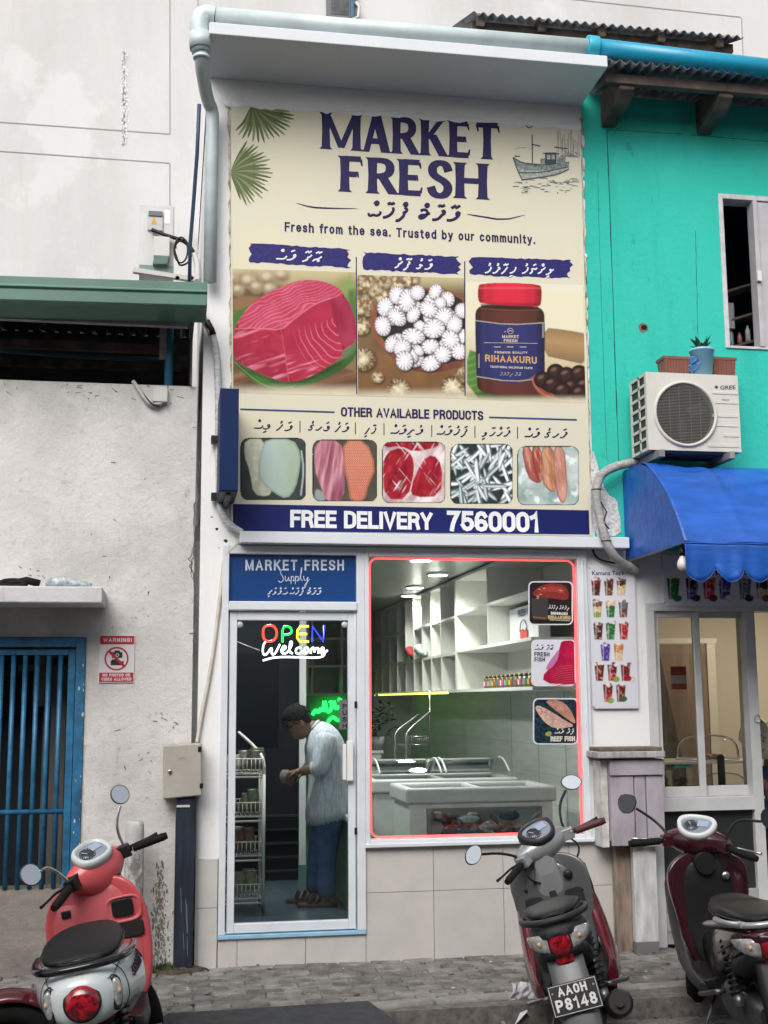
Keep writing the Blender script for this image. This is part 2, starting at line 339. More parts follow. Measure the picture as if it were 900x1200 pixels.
# ------------------------------------------------------------ a plain condensed grotesque drawn as pen strokes: char -> (advance, strokes)
def arc(cx, cy, rx, ry, a0, a1, n=8): return [(cx+rx*math.cos(RAD(a0+(a1-a0)*i/n)), cy+ry*math.sin(RAD(a0+(a1-a0)*i/n))) for i in range(n+1)]
SF = {
 'A': (.62, [[(.0, 0), (.31, 1), (.62, 0)], [(.12, .32), (.50, .32)]]), 'B': (.56, [[(0, 0), (0, 1)], [(0, 1), (.3, 1)]+arc(.3, .76, .24, .24, 90, -90)+[(0, .52)], [(.3, .52)]+arc(.3, .26, .26, .26, 90, -90)+[(0, 0)]]),
 'C': (.56, [arc(.28, .70, .28, .30, 0, 180)+arc(.28, .30, .28, .30, 180, 360)]), 'D': (.56, [[(0, 0), (0, 1)], [(0, 1), (.24, 1)]+arc(.24, .70, .32, .30, 90, 0)+arc(.24, .30, .32, .30, 0, -90)+[(0, 0)]]),
 'E': (.46, [[(.46, 1), (0, 1), (0, 0), (.47, 0)], [(0, .52), (.42, .52)]]), 'F': (.44, [[(.45, 1), (0, 1), (0, 0)], [(0, .52), (.40, .52)]]),
 'G': (.58, [arc(.28, .70, .28, .30, 0, 180)+arc(.28, .30, .28, .30, 180, 360)+[(.56, .46), (.32, .46)]]), 'H': (.54, [[(0, 0), (0, 1)], [(.54, 0), (.54, 1)], [(0, .52), (.54, .52)]]),
 'I': (.02, [[(.01, 0), (.01, 1)]]), 'K': (.56, [[(0, 0), (0, 1)], [(.52, 1), (.03, .42)], [(.2, .60), (.56, 0)]]), 'L': (.44, [[(0, 1), (0, 0), (.45, 0)]]), 'M': (.70, [[(0, 0), (0, 1)], [(.70, 0), (.70, 1)], [(.02, .95), (.35, .05), (.68, .95)]]),
 'N': (.56, [[(0, 0), (0, 1)], [(.56, 0), (.56, 1)], [(.02, .96), (.54, .04)]]), 'O': (.58, [arc(.29, .70, .29, .30, 0, 180)+arc(.29, .30, .29, .30, 180, 360)+[(.58, .70)]]), 'P': (.52, [[(0, 0), (0, 1)], [(0, 1), (.28, 1)]+arc(.28, .74, .24, .26, 90, -90)+[(0, .48)]]),
 'Q': (.58, [arc(.29, .70, .29, .30, 0, 180)+arc(.29, .30, .29, .30, 180, 360)+[(.58, .70)], [(.36, .2), (.6, -.04)]]), 'R': (.55, [[(0, 0), (0, 1)], [(0, 1), (.28, 1)]+arc(.28, .75, .25, .25, 90, -90)+[(0, .5)], [(.30, .5), (.46, .42), (.50, .2), (.55, 0)]]),
 'S': (.53, [arc(.265, .765, .25, .235, 10, 180)+[(.03, .66), (.14, .55), (.40, .46), (.52, .34)]+arc(.265, .255, .265, .255, 0, -170)]), 'T': (.52, [[(0, 1), (.52, 1)], [(.26, 1), (.26, 0)]]), 'U': (.55, [[(0, 1)]+arc(.275, .28, .275, .28, 180, 360)+[(.55, 1)]]),
 'V': (.58, [[(0, 1), (.29, 0), (.58, 1)]]), 'W': (.84, [[(0, 1), (.21, 0), (.42, .96), (.63, 0), (.84, 1)]]), 'Y': (.56, [[(0, 1), (.28, .44), (.56, 1)], [(.28, .46), (.28, 0)]]), '!': (.06, [[(.03, 1), (.03, .3)], [(.03, .02), (.03, .06)]]), ' ': (.16, []), '.': (.06, [[(.03, 0), (.03, .07)]]),
 '0': (.50, [arc(.25, .72, .25, .28, 0, 180)+arc(.25, .28, .25, .28, 180, 360)+[(.50, .72)]]), '1': (.28, [[(.24, 0), (.24, 1), (.18, .86), (.0, .78)]]), '4': (.52, [[(.40, 0), (.40, 1), (.0, .28), (.52, .28)]]),
 '5': (.50, [[(.46, 1), (.08, 1), (.04, .52)]+arc(.25, .32, .25, .30, 120, -165)]), '6': (.50, [[(.46, .84), (.38, .97), (.24, 1.0), (.09, .92), (.01, .68), (0, .26)]+arc(.25, .26, .25, .26, 180, 540)]), '7': (.48, [[(0, 1), (.48, 1), (.30, .6), (.20, .3), (.15, 0)]]),
 '8': (.50, [arc(.25, .755, .22, .245, -90, 270), arc(.25, .26, .25, .26, 90, 450)]),
 'a': (.44, [arc(.22, .53, .20, .20, 160, 0)+[(.42, .1), (.46, 0)], [(.42, .42), (.2, .38)]+arc(.18, .20, .18, .19, 110, 300)+[(.42, .2)]]), 'b': (.46, [[(0, 0), (0, 1)], arc(.23, .36, .23, .36, 0, 360, 14)]), 'c': (.42, [arc(.22, .36, .22, .36, 40, 320, 12)]), 'd': (.46, [[(.46, 0), (.46, 1)], arc(.23, .36, .23, .36, 0, 360, 14)]),
 'e': (.45, [[(.02, .38), (.45, .38)]+arc(.225, .36, .225, .36, 5, 320, 13)]), 'f': (.24, [[(.12, 0), (.12, .82), (.17, .98), (.28, 1)], [(0, .70), (.26, .70)]]), 'h': (.44, [[(0, 0), (0, 1)], [(0, .42)]+arc(.22, .48, .22, .24, 180, 0)+[(.44, 0)]]), 'i': (.02, [[(.01, 0), (.01, .72)], [(.01, .92), (.01, 1)]]),
 'm': (.68, [[(0, 0), (0, .72)], [(0, .45)]+arc(.17, .50, .17, .22, 180, 0)+[(.34, 0)], [(.34, .45)]+arc(.51, .50, .17, .22, 180, 0)+[(.68, 0)]]), 'n': (.44, [[(0, 0), (0, .72)], [(0, .42)]+arc(.22, .48, .22, .24, 180, 0)+[(.44, 0)]]), 'o': (.46, [arc(.23, .36, .23, .36, 0, 360, 14)]),
 'r': (.26, [[(0, 0), (0, .72)], [(0, .46), (.08, .66), (.26, .71)]]), 's': (.40, [arc(.2, .54, .18, .18, 20, 180)+[(.04, .45), (.34, .30), (.39, .2)]+arc(.2, .18, .19, .18, 0, -160)]), 't': (.25, [[(.11, .92), (.11, .12), (.17, 0), (.27, 0)], [(0, .70), (.25, .70)]]), 'u': (.44, [[(0, .72)]+arc(.22, .24, .22, .24, 180, 360)+[(.44, .72)], [(.44, .3), (.44, 0)]]), 'y': (.44, [[(0, .72), (.22, .02)], [(.44, .72), (.18, -.18), (.04, -.26)]])}
def stroke_text(mb, s, bl, br, upv, wd, nrm=(0, -1, 0), m=0, gap=.20):
    """flat bold letters between 3D points bl and br; upv = one capital height; wd = stroke width in metres; corners mitred"""
    bl, br, upv, nrm = Vector(bl), Vector(br), Vector(upv), Vector(nrm).normalized(); h = upv.length; wu = wd/h
    gap = gap+wu; tot = sum(SF[c][0] for c in s)+gap*(len(s)-1); x = 0; dx = (br-bl).normalized(); sx = ((br-bl).length-wd)/tot; k = 0
    uph = upv.normalized()
    for c in s:
        for st in SF[c][1]:
            k += 1; off = nrm*(.00006*(k % 9)); P = [(x+p[0])*sx for p in st], [p[1]*(h-wd)+wd/2 for p in st]; P = list(zip(*P)); P = [q for i, q in enumerate(P) if i == 0 or math.hypot(q[0]-P[i-1][0], q[1]-P[i-1][1]) > h*.012]; n = len(P); cl = n > 3 and math.hypot(P[0][0]-P[-1][0], P[0][1]-P[-1][1]) < 1e-6
            L_, R_ = [], []
            for i in range(n):
                def dirn(a, b):
                    q = math.hypot(b[0]-a[0], b[1]-a[1]) or 1; return ((b[0]-a[0])/q, (b[1]-a[1])/q)
                d0 = dirn(P[i-1], P[i]) if i else (dirn(P[-2], P[-1]) if cl else None); d1 = dirn(P[i], P[i+1]) if i < n-1 else (dirn(P[0], P[1]) if cl else None)
                d0 = d0 or d1; d1 = d1 or d0; nx, ny = -(d0[1]+d1[1]), d0[0]+d1[0]; q = math.hypot(nx, ny); 
                if q < .35: nx, ny, q = -d1[1], d1[0], 1
                nx, ny = nx/q, ny/q; ms = min(1.9, 1/max(.45, nx*-d1[1]+ny*d1[0])); e = 0
                px, py = P[i]
                if not cl and i in (0, n-1): dd = (-d1[0], -d1[1]) if i == 0 else d0; px += dd[0]*wd/2; py += dd[1]*wd/2
                for arr, sg in ((L_, 1), (R_, -1)): arr.append(bl+dx*(wd/2+px+sg*nx*ms*wd/2)+uph*(py+sg*ny*ms*wd/2)+off)
            for i in range(n-1): o2 = nrm*(.00003*(i % 11)); mb.poly([L_[i]+o2, L_[i+1]+o2, R_[i+1]+o2, R_[i]+o2], m)
        x += SF[c][0]+gap
def stroke_px(mb, s, bl, br, h, y, wpx, m=0, gap=.20):
    a = W(*bl, y); b = W(*br, y); mid = ((bl[0]+br[0])/2, (bl[1]+br[1])/2); u = W(mid[0], mid[1]-h, y)-W(*mid, y); u.x = 0
    stroke_text(mb, s, a, b, u, wpx*u.length/h, (0, -1, 0), m, gap)
# ------------------------------------------------------------ printed pictures: a small procedural painter (soft shapes and noise, one colour per grid point)
import numpy as np
def srgb(c):
    c = c.lstrip('#'); c = np.array([int(c[i:i+2], 16)/255 for i in (0, 2, 4)]); return np.where(c <= .04045, c/12.92, ((c+.055)/1.055)**2.4)
class Canvas:
    def __init__(s, tl, tr, br, bl, step, base, seed=1):
        w_ = math.hypot(tr[0]-tl[0], tr[1]-tl[1]); h_ = math.hypot(bl[0]-tl[0], bl[1]-tl[1]); s.nx, s.ny = int(w_/step)+1, int(h_/step)+1
        u, v = np.meshgrid(np.linspace(0, 1, s.nx), np.linspace(0, 1, s.ny)); tl, tr, br, bl = map(np.array, (tl, tr, br, bl))
        P = tl*(1-u)[..., None]*(1-v)[..., None]+tr*u[..., None]*(1-v)[..., None]+br*u[..., None]*v[..., None]+bl*(1-u)[..., None]*v[..., None]
        s.X, s.Y = P[..., 0], P[..., 1]; s.C = np.ones((s.ny, s.nx, 3))*srgb(base); s.rng = np.random.default_rng(seed)
    def noise(s, sc, oct_=3, st=(1, 1), rot=0):
        o = np.zeros_like(s.X); a = 1; tot = 0; c, q = math.cos(rot), math.sin(rot)
        for k in range(oct_):
            x, y = (s.X*c+s.Y*q)/(sc*st[0]), (-s.X*q+s.Y*c)/(sc*st[1]); x = x-x.min(); y = y-y.min(); L = s.rng.random((int(y.max())+3, int(x.max())+3))
            i, j = np.floor(y).astype(int), np.floor(x).astype(int); fy, fx = y-i, x-j; fy, fx = fy*fy*(3-2*fy), fx*fx*(3-2*fx)
            o += a*(L[i, j]*(1-fy)*(1-fx)+L[i+1, j]*fy*(1-fx)+L[i, j+1]*(1-fy)*fx+L[i+1, j+1]*fy*fx); tot += a; a *= .55; sc *= .5
        return o/tot
    def mix(s, m, col):
        col = srgb(col) if isinstance(col, str) else col; s.C = s.C*(1-m[..., None])+col*m[..., None]
    def mul(s, f): s.C = s.C*(f[..., None] if f.ndim == 2 else f)
    def poly(s, pts, soft=.8, it=1):
        """soft coverage of a polygon"""
        if it: pts = smooth_pts(pts, it, True)
        X, Y = s.X, s.Y; ins = np.zeros_like(X, bool); d = np.full_like(X, 1e9); n = len(pts)
        for i in range(n):
            (ax, ay), (bx, by) = pts[i], pts[(i+1) % n]; ex, ey = bx-ax, by-ay; t = np.clip(((X-ax)*ex+(Y-ay)*ey)/(ex*ex+ey*ey+1e-9), 0, 1); d = np.minimum(d, np.hypot(X-ax-t*ex, Y-ay-t*ey))
            if ay != by: ins ^= ((ay > Y) != (by > Y)) & (X < ex*(Y-ay)/(ey)+ax)
        s.d = np.where(ins, d, -d); return np.clip(s.d/soft+.5, 0, 1)
    def ell(s, cx, cy, rx, ry, rot=0, soft=.8):
        c, q = math.cos(rot), math.sin(rot); x, y = (s.X-cx)*c+(s.Y-cy)*q, -(s.X-cx)*q+(s.Y-cy)*c; s.r = np.hypot(x/rx, y/ry); s.th = np.arctan2(y/ry, x/rx); return np.clip((1-s.r)*min(rx, ry)/soft+.5, 0, 1)
    def line(s, pts, wd, it=1):
        pts = smooth_pts(pts, it); d = np.full_like(s.X, 1e9)
        for (ax, ay), (bx, by) in zip(pts, pts[1:]):
            ex, ey = bx-ax, by-ay; t = np.clip(((s.X-ax)*ex+(s.Y-ay)*ey)/(ex*ex+ey*ey+1e-9), 0, 1); d = np.minimum(d, np.hypot(s.X-ax-t*ex, s.Y-ay-t*ey))
        return np.clip((wd/2-d)/.6+.5, 0, 1)
    def build(s, name, y, parent, mask=None, rough=.5):
        r = np.array(fw)[None, None]*F_PX+np.array(rt)*(s.X-450)[..., None]-np.array(up)*(s.Y-600)[..., None]
        V = np.array(CAM)+r*((y-CAM.y)/r[..., 1])[..., None]; nx, ny = s.nx, s.ny
        i, j = np.meshgrid(np.arange(ny-1), np.arange(nx-1), indexing='ij'); a = i*nx+j; Fc = np.stack([a, a+nx, a+nx+1, a+1], -1).reshape(-1, 4)
        if mask is not None: k = (mask.reshape(-1)[Fc] > .5).all(1); Fc = Fc[k]
        me = bpy.data.meshes.new(name); me.from_pydata(V.reshape(-1, 3).tolist(), [], Fc.tolist()); at = me.color_attributes.new('print', 'FLOAT_COLOR', 'POINT')
        col = np.concatenate([np.clip(s.C, 0, 1).reshape(-1, 3), np.ones((nx*ny, 1))], 1).astype(np.float32); at.data.foreach_set('color', col.reshape(-1))
        if 'printed_ink' not in MATS:
            m = bpy.data.materials.new('printed_ink'); m.use_nodes = True; b = m.node_tree.nodes['Principled BSDF']; b.inputs['Roughness'].default_value = rough; b.inputs['Specular IOR Level'].default_value = .2
            t = m.node_tree.nodes.new('ShaderNodeAttribute'); t.attribute_name = 'print'; m.node_tree.links.new(t.outputs['Color'], b.inputs['Base Color']); MATS['printed_ink'] = m
        me.materials.append(MATS['printed_ink']); o = bpy.data.objects.new(name, me); COL.objects.link(o); o.parent = parent; o.matrix_parent_inverse = INV[parent].copy(); return o
# ============================================================ materials of the place
white_wall = wall_mat('white_painted_wall', (.74, .745, .75), [((.55, .55, .54), 1.6, (1, 1, .25), .52, .72, .45), ((.42, .4, .37), 9, (1, 1, .6), .62, .75, .35)], .12, 25)
tower_wall = wall_mat('tower_render', (.56, .555, .555), [((.43, .425, .42), .7, (1, 1, .22), .44, .66, .7), ((.63, .63, .63), .9, (1, 1, 1), .55, .6, .5), ((.42, .40, .37), 3.1, (1, 1, .10), .58, .74, .5), ((.60, .60, .60), 12, (1, 1, 1), .55, .7, .4)], .06, 9)
rough_wall = wall_mat('rough_old_plaster', (.58, .57, .555), [((.36, .355, .345), 1.1, (1, 1, .8), .42, .68, .8), ((.64, .63, .61), 2.3, (1, 1, 1), .48, .64, .7), ((.15, .145, .14), 9, (1, 1, .6), .62, .74, .4), ((.26, .25, .24), 30, (1, 1, 1), .60, .72, .5), ((.42, .38, .32), .6, (1, 1, 2.2), .55, .75, .5)], .45, 22)
teal_wall = wall_mat('teal_painted_wall', (.03, .47, .385), [((.018, .29, .24), 2.2, (1.5, 1, .12), .52, .70, .55), ((.06, .52, .43), 5, (1, 1, .5), .58, .70, .5), ((.018, .42, .34), 1.3, (1, 1, .4), .45, .7, .7), ((.045, .48, .40), 2.6, (1, 1, 1), .5, .7, .5), ((.02, .16, .13), 11, (1, 1, .6), .62, .74, .6)], .3, 18)
low_wall = wall_mat('stained_low_wall', (.25, .225, .20), [((.15, .135, .12), 3, (1, 1, 3), .45, .7, .7), ((.33, .31, .28), 8, (.6, 1, 1.5), .55, .72, .5)], .4, 25)
alu = mat('white_aluminium', (.62, .655, .70), .38, var=.06, scale=4, coat=.1)
alu_grey = mat('grey_aluminium', (.50, .52, .54), .42, var=.1, scale=5)
bluesill = mat('pale_blue_paint', (.25, .45, .62), .5, var=.12, scale=9)
tile = mat('beige_wall_tile', (.50, .485, .46), .35, var=.05, scale=5, island=.04)
grout = mat('tile_grout', (.26, .25, .24), .9)
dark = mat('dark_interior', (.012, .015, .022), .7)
navyblack = mat('dark_navy_partition', (.0025, .0035, .007), .6, spec=.2)
concrete = wall_mat('grey_concrete', (.55, .55, .56), [((.38, .375, .37), 3, (1, 1, 1), .5, .7, .6), ((.2, .2, .19), 12, (1, 1, .5), .64, .76, .4)], .3, 30)
canopy_m = wall_mat('canopy_paint', (.60, .63, .66), [((.5, .52, .54), 1.5, (1, 1, 1), .45, .7, .5), ((.4, .4, .4), 7, (1, .3, 1), .66, .8, .3)], .06, 20)
glass = glass_mat('clear_glass', (.90, .94, .93), 1.0)
black = mat('black_plastic', (.010, .010, .011), .45, bump=.02, bscale=200, spec=.3)
rubber = mat('black_rubber', (.009, .009, .009), .8, bump=.1, bscale=120, spec=.2)
steel = mat('bare_steel', (.5, .5, .5), .3, 1)
whiteplas = mat('white_plastic', (.62, .62, .61), .4)
navyprint = mat('navy_print', (.012, .018, .10), .5)
navysign = mat('navy_sign_board', (.005, .018, .075), .5, var=.1, scale=3, spec=.15)
wood_old = mat('weathered_wood', (.12, .09, .07), .8, var=.5, scale=7, stretch=(1, 1, 1), bump=.4, bscale=30)
wood_dark = mat('dark_roof_timber', (.075, .058, .05), .8, var=.5, scale=6, bump=.3, bscale=30)

# ============================================================ ground
random.seed(3)
pav = mat('concrete_paver', (.165, .159, .149), .88, var=.4, scale=9, bump=.5, bscale=60, island=.28)
joint = mat('sand_joint', (.13, .12, .11), .95, var=.4, scale=20)
kerbm = mat('kerb_concrete', (.235, .23, .22), .85, var=.25, scale=8, bump=.4, bscale=50, island=.15)
KA = math.atan2(.20, 1.97)                                  # the kerb runs a little askew to the shop fronts
def kerb_y(x): return -1.24+(x-.93)*math.tan(KA)
mb = MB()
for r in range(14):
    y1 = -.004-r*.105
    x = -2.2+(.1 if r % 2 else 0)
    while x < 5.6:
        L_ = .205; 
        if y1-.1 > kerb_y(x+.1)+.10:
            h = random.uniform(-.005, .003); t = random.uniform(-.003, .003)
            g = .004; X0, X1, Y0, Y1 = x+g, x+L_-g, y1-.1, y1
            mb.add([(X0, Y0, -.05), (X1, Y0, -.05), (X1, Y1, -.05), (X0, Y1, -.05), (X0, Y0, h+t), (X1, Y0, h-t), (X1, Y1, h-t), (X0, Y1, h+t)],
                   [(4, 5, 6, 7), (0, 1, 5, 4), (1, 2, 6, 5), (2, 3, 7, 6), (3, 0, 4, 7)])
        x += L_
tag(mb.build('pavement', pav, bevel=.006, seg=1), kind='structure')
tag(MB().box(-4, 8, -1.25, -.001, -.3, -.012).build('pavement_bed', joint), kind='structure')
mb = MB(); x = -3.0
while x < 6.5:
    L_ = random.uniform(.55, .75); y = kerb_y(x); d = random.uniform(-.008, .008); dz = random.uniform(-.006, .006)
    c, s_ = math.cos(KA), math.sin(KA)
    for_v = []
    q = lambda a, b, z: (x+a*c-b*s_, y+a*s_+b*c+d, z)
    a1 = L_-.008
    mb.add([q(0, 0, -.3), q(a1, 0, -.3), q(a1, .13, -.3), q(0, .13, -.3), q(0, .012, .004+dz), q(a1, .012, .004+dz), q(a1, .13, .004+dz), q(0, .13, .004+dz)],
           [(3, 2, 1, 0), (4, 5, 6, 7), (0, 1, 5, 4), (1, 2, 6, 5), (2, 3, 7, 6), (3, 0, 4, 7)])
    x += L_*c
tag(mb.build('kerb', kerbm, bevel=.012, seg=2), kind='structure')
tag(MB().box(-60, 60, -60, -1.0, -.4, -.136).build('ground', mat('road_base', (.11, .105, .10), .95, var=.3, scale=3)), kind='structure')
mb = MB(); ca, sa = math.cos(RAD(38)), math.sin(RAD(38))
for i in range(-40, 50):
    for j in range(-60, 60):
        u0, v0 = i*.205+(.1 if j % 2 else 0), j*.105
        cx_, cy_ = u0*ca-v0*sa+1.5, u0*sa+v0*ca-2
        if -1.8 < cx_ < 4.6 and -4.2 < cy_ < kerb_y(cx_)-.10:
            h = random.uniform(-.004, .003)
            q = lambda a, b, z: ((u0+a)*ca-(v0+b)*sa+1.5, (u0+a)*sa+(v0+b)*ca-2, z)
            mb.add([q(.004, .003, -.16), q(.201, .003, -.16), q(.201, .102, -.16), q(.004, .102, -.16), q(.004, .003, -.12+h), q(.201, .003, -.12+h), q(.201, .102, -.12+h), q(.004, .102, -.12+h)],
                   [(4, 5, 6, 7), (0, 1, 5, 4), (1, 2, 6, 5), (2, 3, 7, 6), (3, 0, 4, 7)])
tag(mb.build('road', mat('road_paver', (.14, .137, .133), .88, var=.35, scale=7, bump=.5, bscale=60, island=.22), bevel=.007, seg=1), kind='structure')
mb = MB(); random.seed(91)
for k in range(420):
    x = random.uniform(-.9, 3.8); y = random.uniform(kerb_y(x)+.01, -.01) if random.random() < .75 else kerb_y(x)-random.uniform(.01, .5); z = -.002 if y > kerb_y(x) else -.122
    r = random.choice((.002, .003, .004, .006, .011))*random.uniform(.7, 1.3); mb.ball((x, y, z+r*.4+.004), (r*random.uniform(.8, 1.6), r, r*.5), 5, random.choice((0, 0, 1, 2)), 3)
tag(mb.build('grit', [mat('grit_grey', (.16, .155, .145), .95), mat('grit_pale', (.42, .41, .39), .9), mat('dry_leaf', (.12, .075, .035), .9)]), kind='stuff')
# dark asphalt ramp laid over the kerb on the left
a, b_, c_, d_ = WZ(196, 1187, .016), WZ(432, 1172, .016), WZ(470, 1200, .013), WZ(150, 1222, .013)
asph = mat('asphalt_patch', (.032, .034, .038), .8, var=.35, scale=12, bump=.6, bscale=70)
mb = MB(); mb.add([a, b_, c_, d_]+[Vector((p.x, p.y, -.2)) for p in (a, b_, c_, d_)], [(0, 1, 2, 3), (7, 6, 5, 4), (0, 4, 5, 1), (1, 5, 6, 2), (2, 6, 7, 3), (3, 7, 4, 0)])
tag(mb.build('asphalt_ramp', asph, bevel=.01), kind='structure')
# earth and moss at the foot of the wall on the left
mb = MB(); random.seed(5)
ring = []
for k in range(26):
    t = 2*PI*k/26; r = 1+random.uniform(-.2, .2); ring.append((.06+.20*r*math.cos(t), -.075+.085*r*math.sin(t)))
rings = [[(.06+(p[0]-.06)*s_, -.075+(p[1]+.075)*s_, z+random.uniform(-.004, .004)) for p in ring] for s_, z in ((1, -.01), (.9, .010), (.7, .02), (.35, .028), (.05, .03))]
mb.loft(rings, cap=True)
tag(mb.build('soil_patch', mat('damp_soil', (.07, .055, .04), .95, var=.5, scale=30, bump=.8, bscale=80)), kind='structure')
mb = MB()
for k in range(260):
    x, y = random.gauss(.0, .055), random.gauss(-.08, .03); z = random.uniform(.015, .03); h = random.uniform(.012, .035); t = random.uniform(0, 6.3); dx, dy = .01*math.cos(t), .01*math.sin(t)
    mb.poly([(x-dx*.5, y-dy*.5, z), (x+dx*.5, y+dy*.5, z), (x+dy*1.4, y-dx*1.4, z+h)])
tag(mb.build('weeds', mat('weed_green', (.03, .06, .015), .8, island=.4)), kind='stuff')

# ============================================================ helper: box from a photo rectangle, front at y0, pushed back to y1
def pxr(px0, py0, px1, py1, y):
    a, b = W(px0, (py0+py1)/2, y), W(px1, (py0+py1)/2, y); c, d = W((px0+px1)/2, py0, y), W((px0+px1)/2, py1, y)
    return a.x, b.x, d.z, c.z
def pbox(mb, px0, py0, px1, py1, y0, y1, m=0):
    x0, x1, z0, z1 = pxr(px0, py0, px1, py1, y0); return mb.box(x0, x1, y0, y1, z0, z1, m)

# ============================================================ tall white building behind
tower = thing('tall_building', 'tall white rendered building rising behind the shop roofs', 'building', (0, 3, 0))
TY = 3.0
mb = MB(); mb.add([(-9, TY, 0), (.1, TY, 0), (.1, TY, 3), (12, TY, 3), (12, TY, 17), (-9, TY, 17)], [(0, 1, 2, 3, 4, 5)]); mb.box(-9, 12, TY+.01, TY+.3, 3.1, 17)
mb.build('wall', tower_wall, tower)
groove = mat('groove_shadow_gap', (.30, .30, .31), .9)
mb = MB()
def gline(mb, a, b, wd, y):
    p, q = W(*a, y), W(*b, y); mb.bar(p, q, .006, wd, upv=(0, 0, 1) if abs(p.x-q.x) > abs(p.z-q.z) else (1, 0, 0))
for a, b in (((-200, 129), (198, 157)), ((-200, 163), (198, 191)), ((199, -60), (199, 157)), ((199, 191), (199, 330)), ((660, -2), (868, 20)), ((869, 21), (874, 160)), ((232, -40), (232, 60))):
    gline(mb, a, b, .010, TY-.001)
mb.build('render_groove', groove, tower)
mb = MB(); random.seed(11)
for k in range(620):                                         # flaking crack in the render
    t = random.random(); px = 146+random.gauss(0, 2.2)*(1-abs(t-.5)); py = 58+t*112; s_ = random.uniform(.25, 1.15)
    c = W(px, py, TY-.003); q = .0065*s_
    mb.poly([(c.x+q*math.cos(a)*random.uniform(.3, .9), TY-.003-.000012*k, c.z+q*1.6*math.sin(a)) for a in [2*PI*i/6 for i in range(6)]], 1 if (random.random() < .55 and abs(px-145) < 2.0) else 0)
mb.build('flaking_crack', [mat('flaked_white', (.78, .78, .78), .9), mat('crack_dark', (.20, .21, .24), .9)], tower, recalc=False)
win = MB(); pbox(win, 383, -40, 418, 22, TY-.06, TY+.01); wf = win.build('window', mat('tower_window_frame', (.10, .11, .12), .5), tower)
mb = MB(); pbox(mb, 388, -40, 409, 17, TY-.064, TY-.062); mb.build('pane', mat('dirty_dark_pane', (.05, .05, .055), .25, var=.5, scale=12), wf)
mb = MB(); pbox(mb, 411, -40, 414.5, 22, TY-.10, TY-.065); mb.build('drain_pipe', mat('dark_blue_pipe', (.02, .10, .18), .4), wf)
mb = MB(); mb.tube([W(417, 3, TY-.08), W(421, 8, TY-.09), W(420, 20, TY-.09), W(414, 23, TY-.09)], .018, 6); mb.build('hose', mat('pale_hose', (.5, .5, .5), .6), wf)

# ============================================================ building across the street, behind the camera
ob = thing('facing_building', 'plain grey rendered building across the street facing the shop', 'building', (1, -9.6, -.12))
mb = MB(); mb.box(-14, 16, -10.2, -9.6, -.12, 6.6); mb.build('wall', mat('facing_render', (.36, .35, .34), .85, var=.2, scale=1), ob)
for k in range(7):
    for z in (.9, 4.0):
        mb = MB(); mb.box(-10+k*3.4, -8.6+k*3.4, -9.61, -9.58, z, z+1.5); fo = mb.build('window', mat('facing_frame', (.35, .35, .36), .5), ob)
        mb = MB(); mb.box(-9.92+k*3.4, -8.68+k*3.4, -9.577, -9.572, z+.08, z+1.42); mb.build('pane', mat('facing_pane', (.03, .035, .04), .1), fo)
# ============================================================ house on the left
lh = thing('plaster_house', 'old low house of rough grey plaster with a green gutter and blue barred gate', 'house', (-1.5, 0, 0))
mb = MB(); LY = .012
mb.box(-4.5, -1.9, LY, .25, -.1, 3.735); mb.box(-1.9, -.54, LY, .25, 2.06, 3.735); mb.box(-1.9, -.54, LY+.03, .25, -.1, .50, 1); mb.box(-.54, .135, LY, .25, -.1, 3.735)
mb.build('wall', [rough_wall, low_wall], lh)
# chipped crown of the wall and crack along the joint
mb = MB(); random.seed(21)
def crack(mb, pts, y, w0=.006, n=5, jit=1.2):
    P = []
    for i in range(len(pts)-1):
        for k in range(n):
            t = k/n; P.append((pts[i][0]*(1-t)+pts[i+1][0]*t+random.gauss(0, jit), pts[i][1]*(1-t)+pts[i+1][1]*t))
    Q = [W(*p, y) for p in P]
    for a, b in zip(Q, Q[1:]): mb.bar(a, b, .003, random.uniform(.5, 1.4)*w0, upv=(1, 0, .3))
crack(mb, [(233, 540), (230, 585), (227, 600), (228, 640), (224, 660), (229, 690), (231, 720), (226, 760)], LY-.0015, .007)
crack(mb, [(228, 640), (222, 655), (224, 676), (230, 700)], LY-.0015, .004)
for k in range(70):
    px, py = random.choice([(random.gauss(40, 18), random.gauss(672, 5)), (random.uniform(100, 225), random.gauss(700, 70)), (random.uniform(0, 220), random.gauss(458, 6)), (random.gauss(175, 22), random.gauss(870, 40))])
    crack(mb, [(px, py), (px+random.gauss(3, 4), py+random.gauss(2, 3))], LY-.0015, random.uniform(.002, .006), 3, .6)
mb.build('wall_crack', mat('crack_grey', (.11, .105, .10), .95), lh)
# dark stain with a shape of its own at the foot beside the duct
# gutter, roof
gut = mat('green_gutter', (.055, .145, .105), .35, var=.12, scale=3, coat=.15)
gd = mat('green_gutter_dark', (.035, .10, .075), .45)
GY = -.42; x0, x1 = -6.0, W(243, 345, GY).x
zt, zm, zb = W(243, 331, GY).z, W(243, 343, GY).z, W(243, 360, GY).z
prof = [(GY+.14, zt), (GY-.005, zt), (GY-.005, zm+.012), (GY-.02, zm), (GY-.005, zm-.012), (GY-.005, zb+.01), (GY+.01, zb), (GY+.30, zb-.012), (GY+.30, zb+.02), (GY+.14, zb+.03)]
tl = (W(0, 323, GY).z-W(243, 331, GY).z)
mb = MB(); mb.prism([(x1, a, b) for a, b in prof], (x0-x1, 0, tl*(x1-x0)/(x1-W(0, 323, GY).x)*1.0))
mb.build('gutter', gut, lh, bevel=.004)
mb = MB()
n = 60
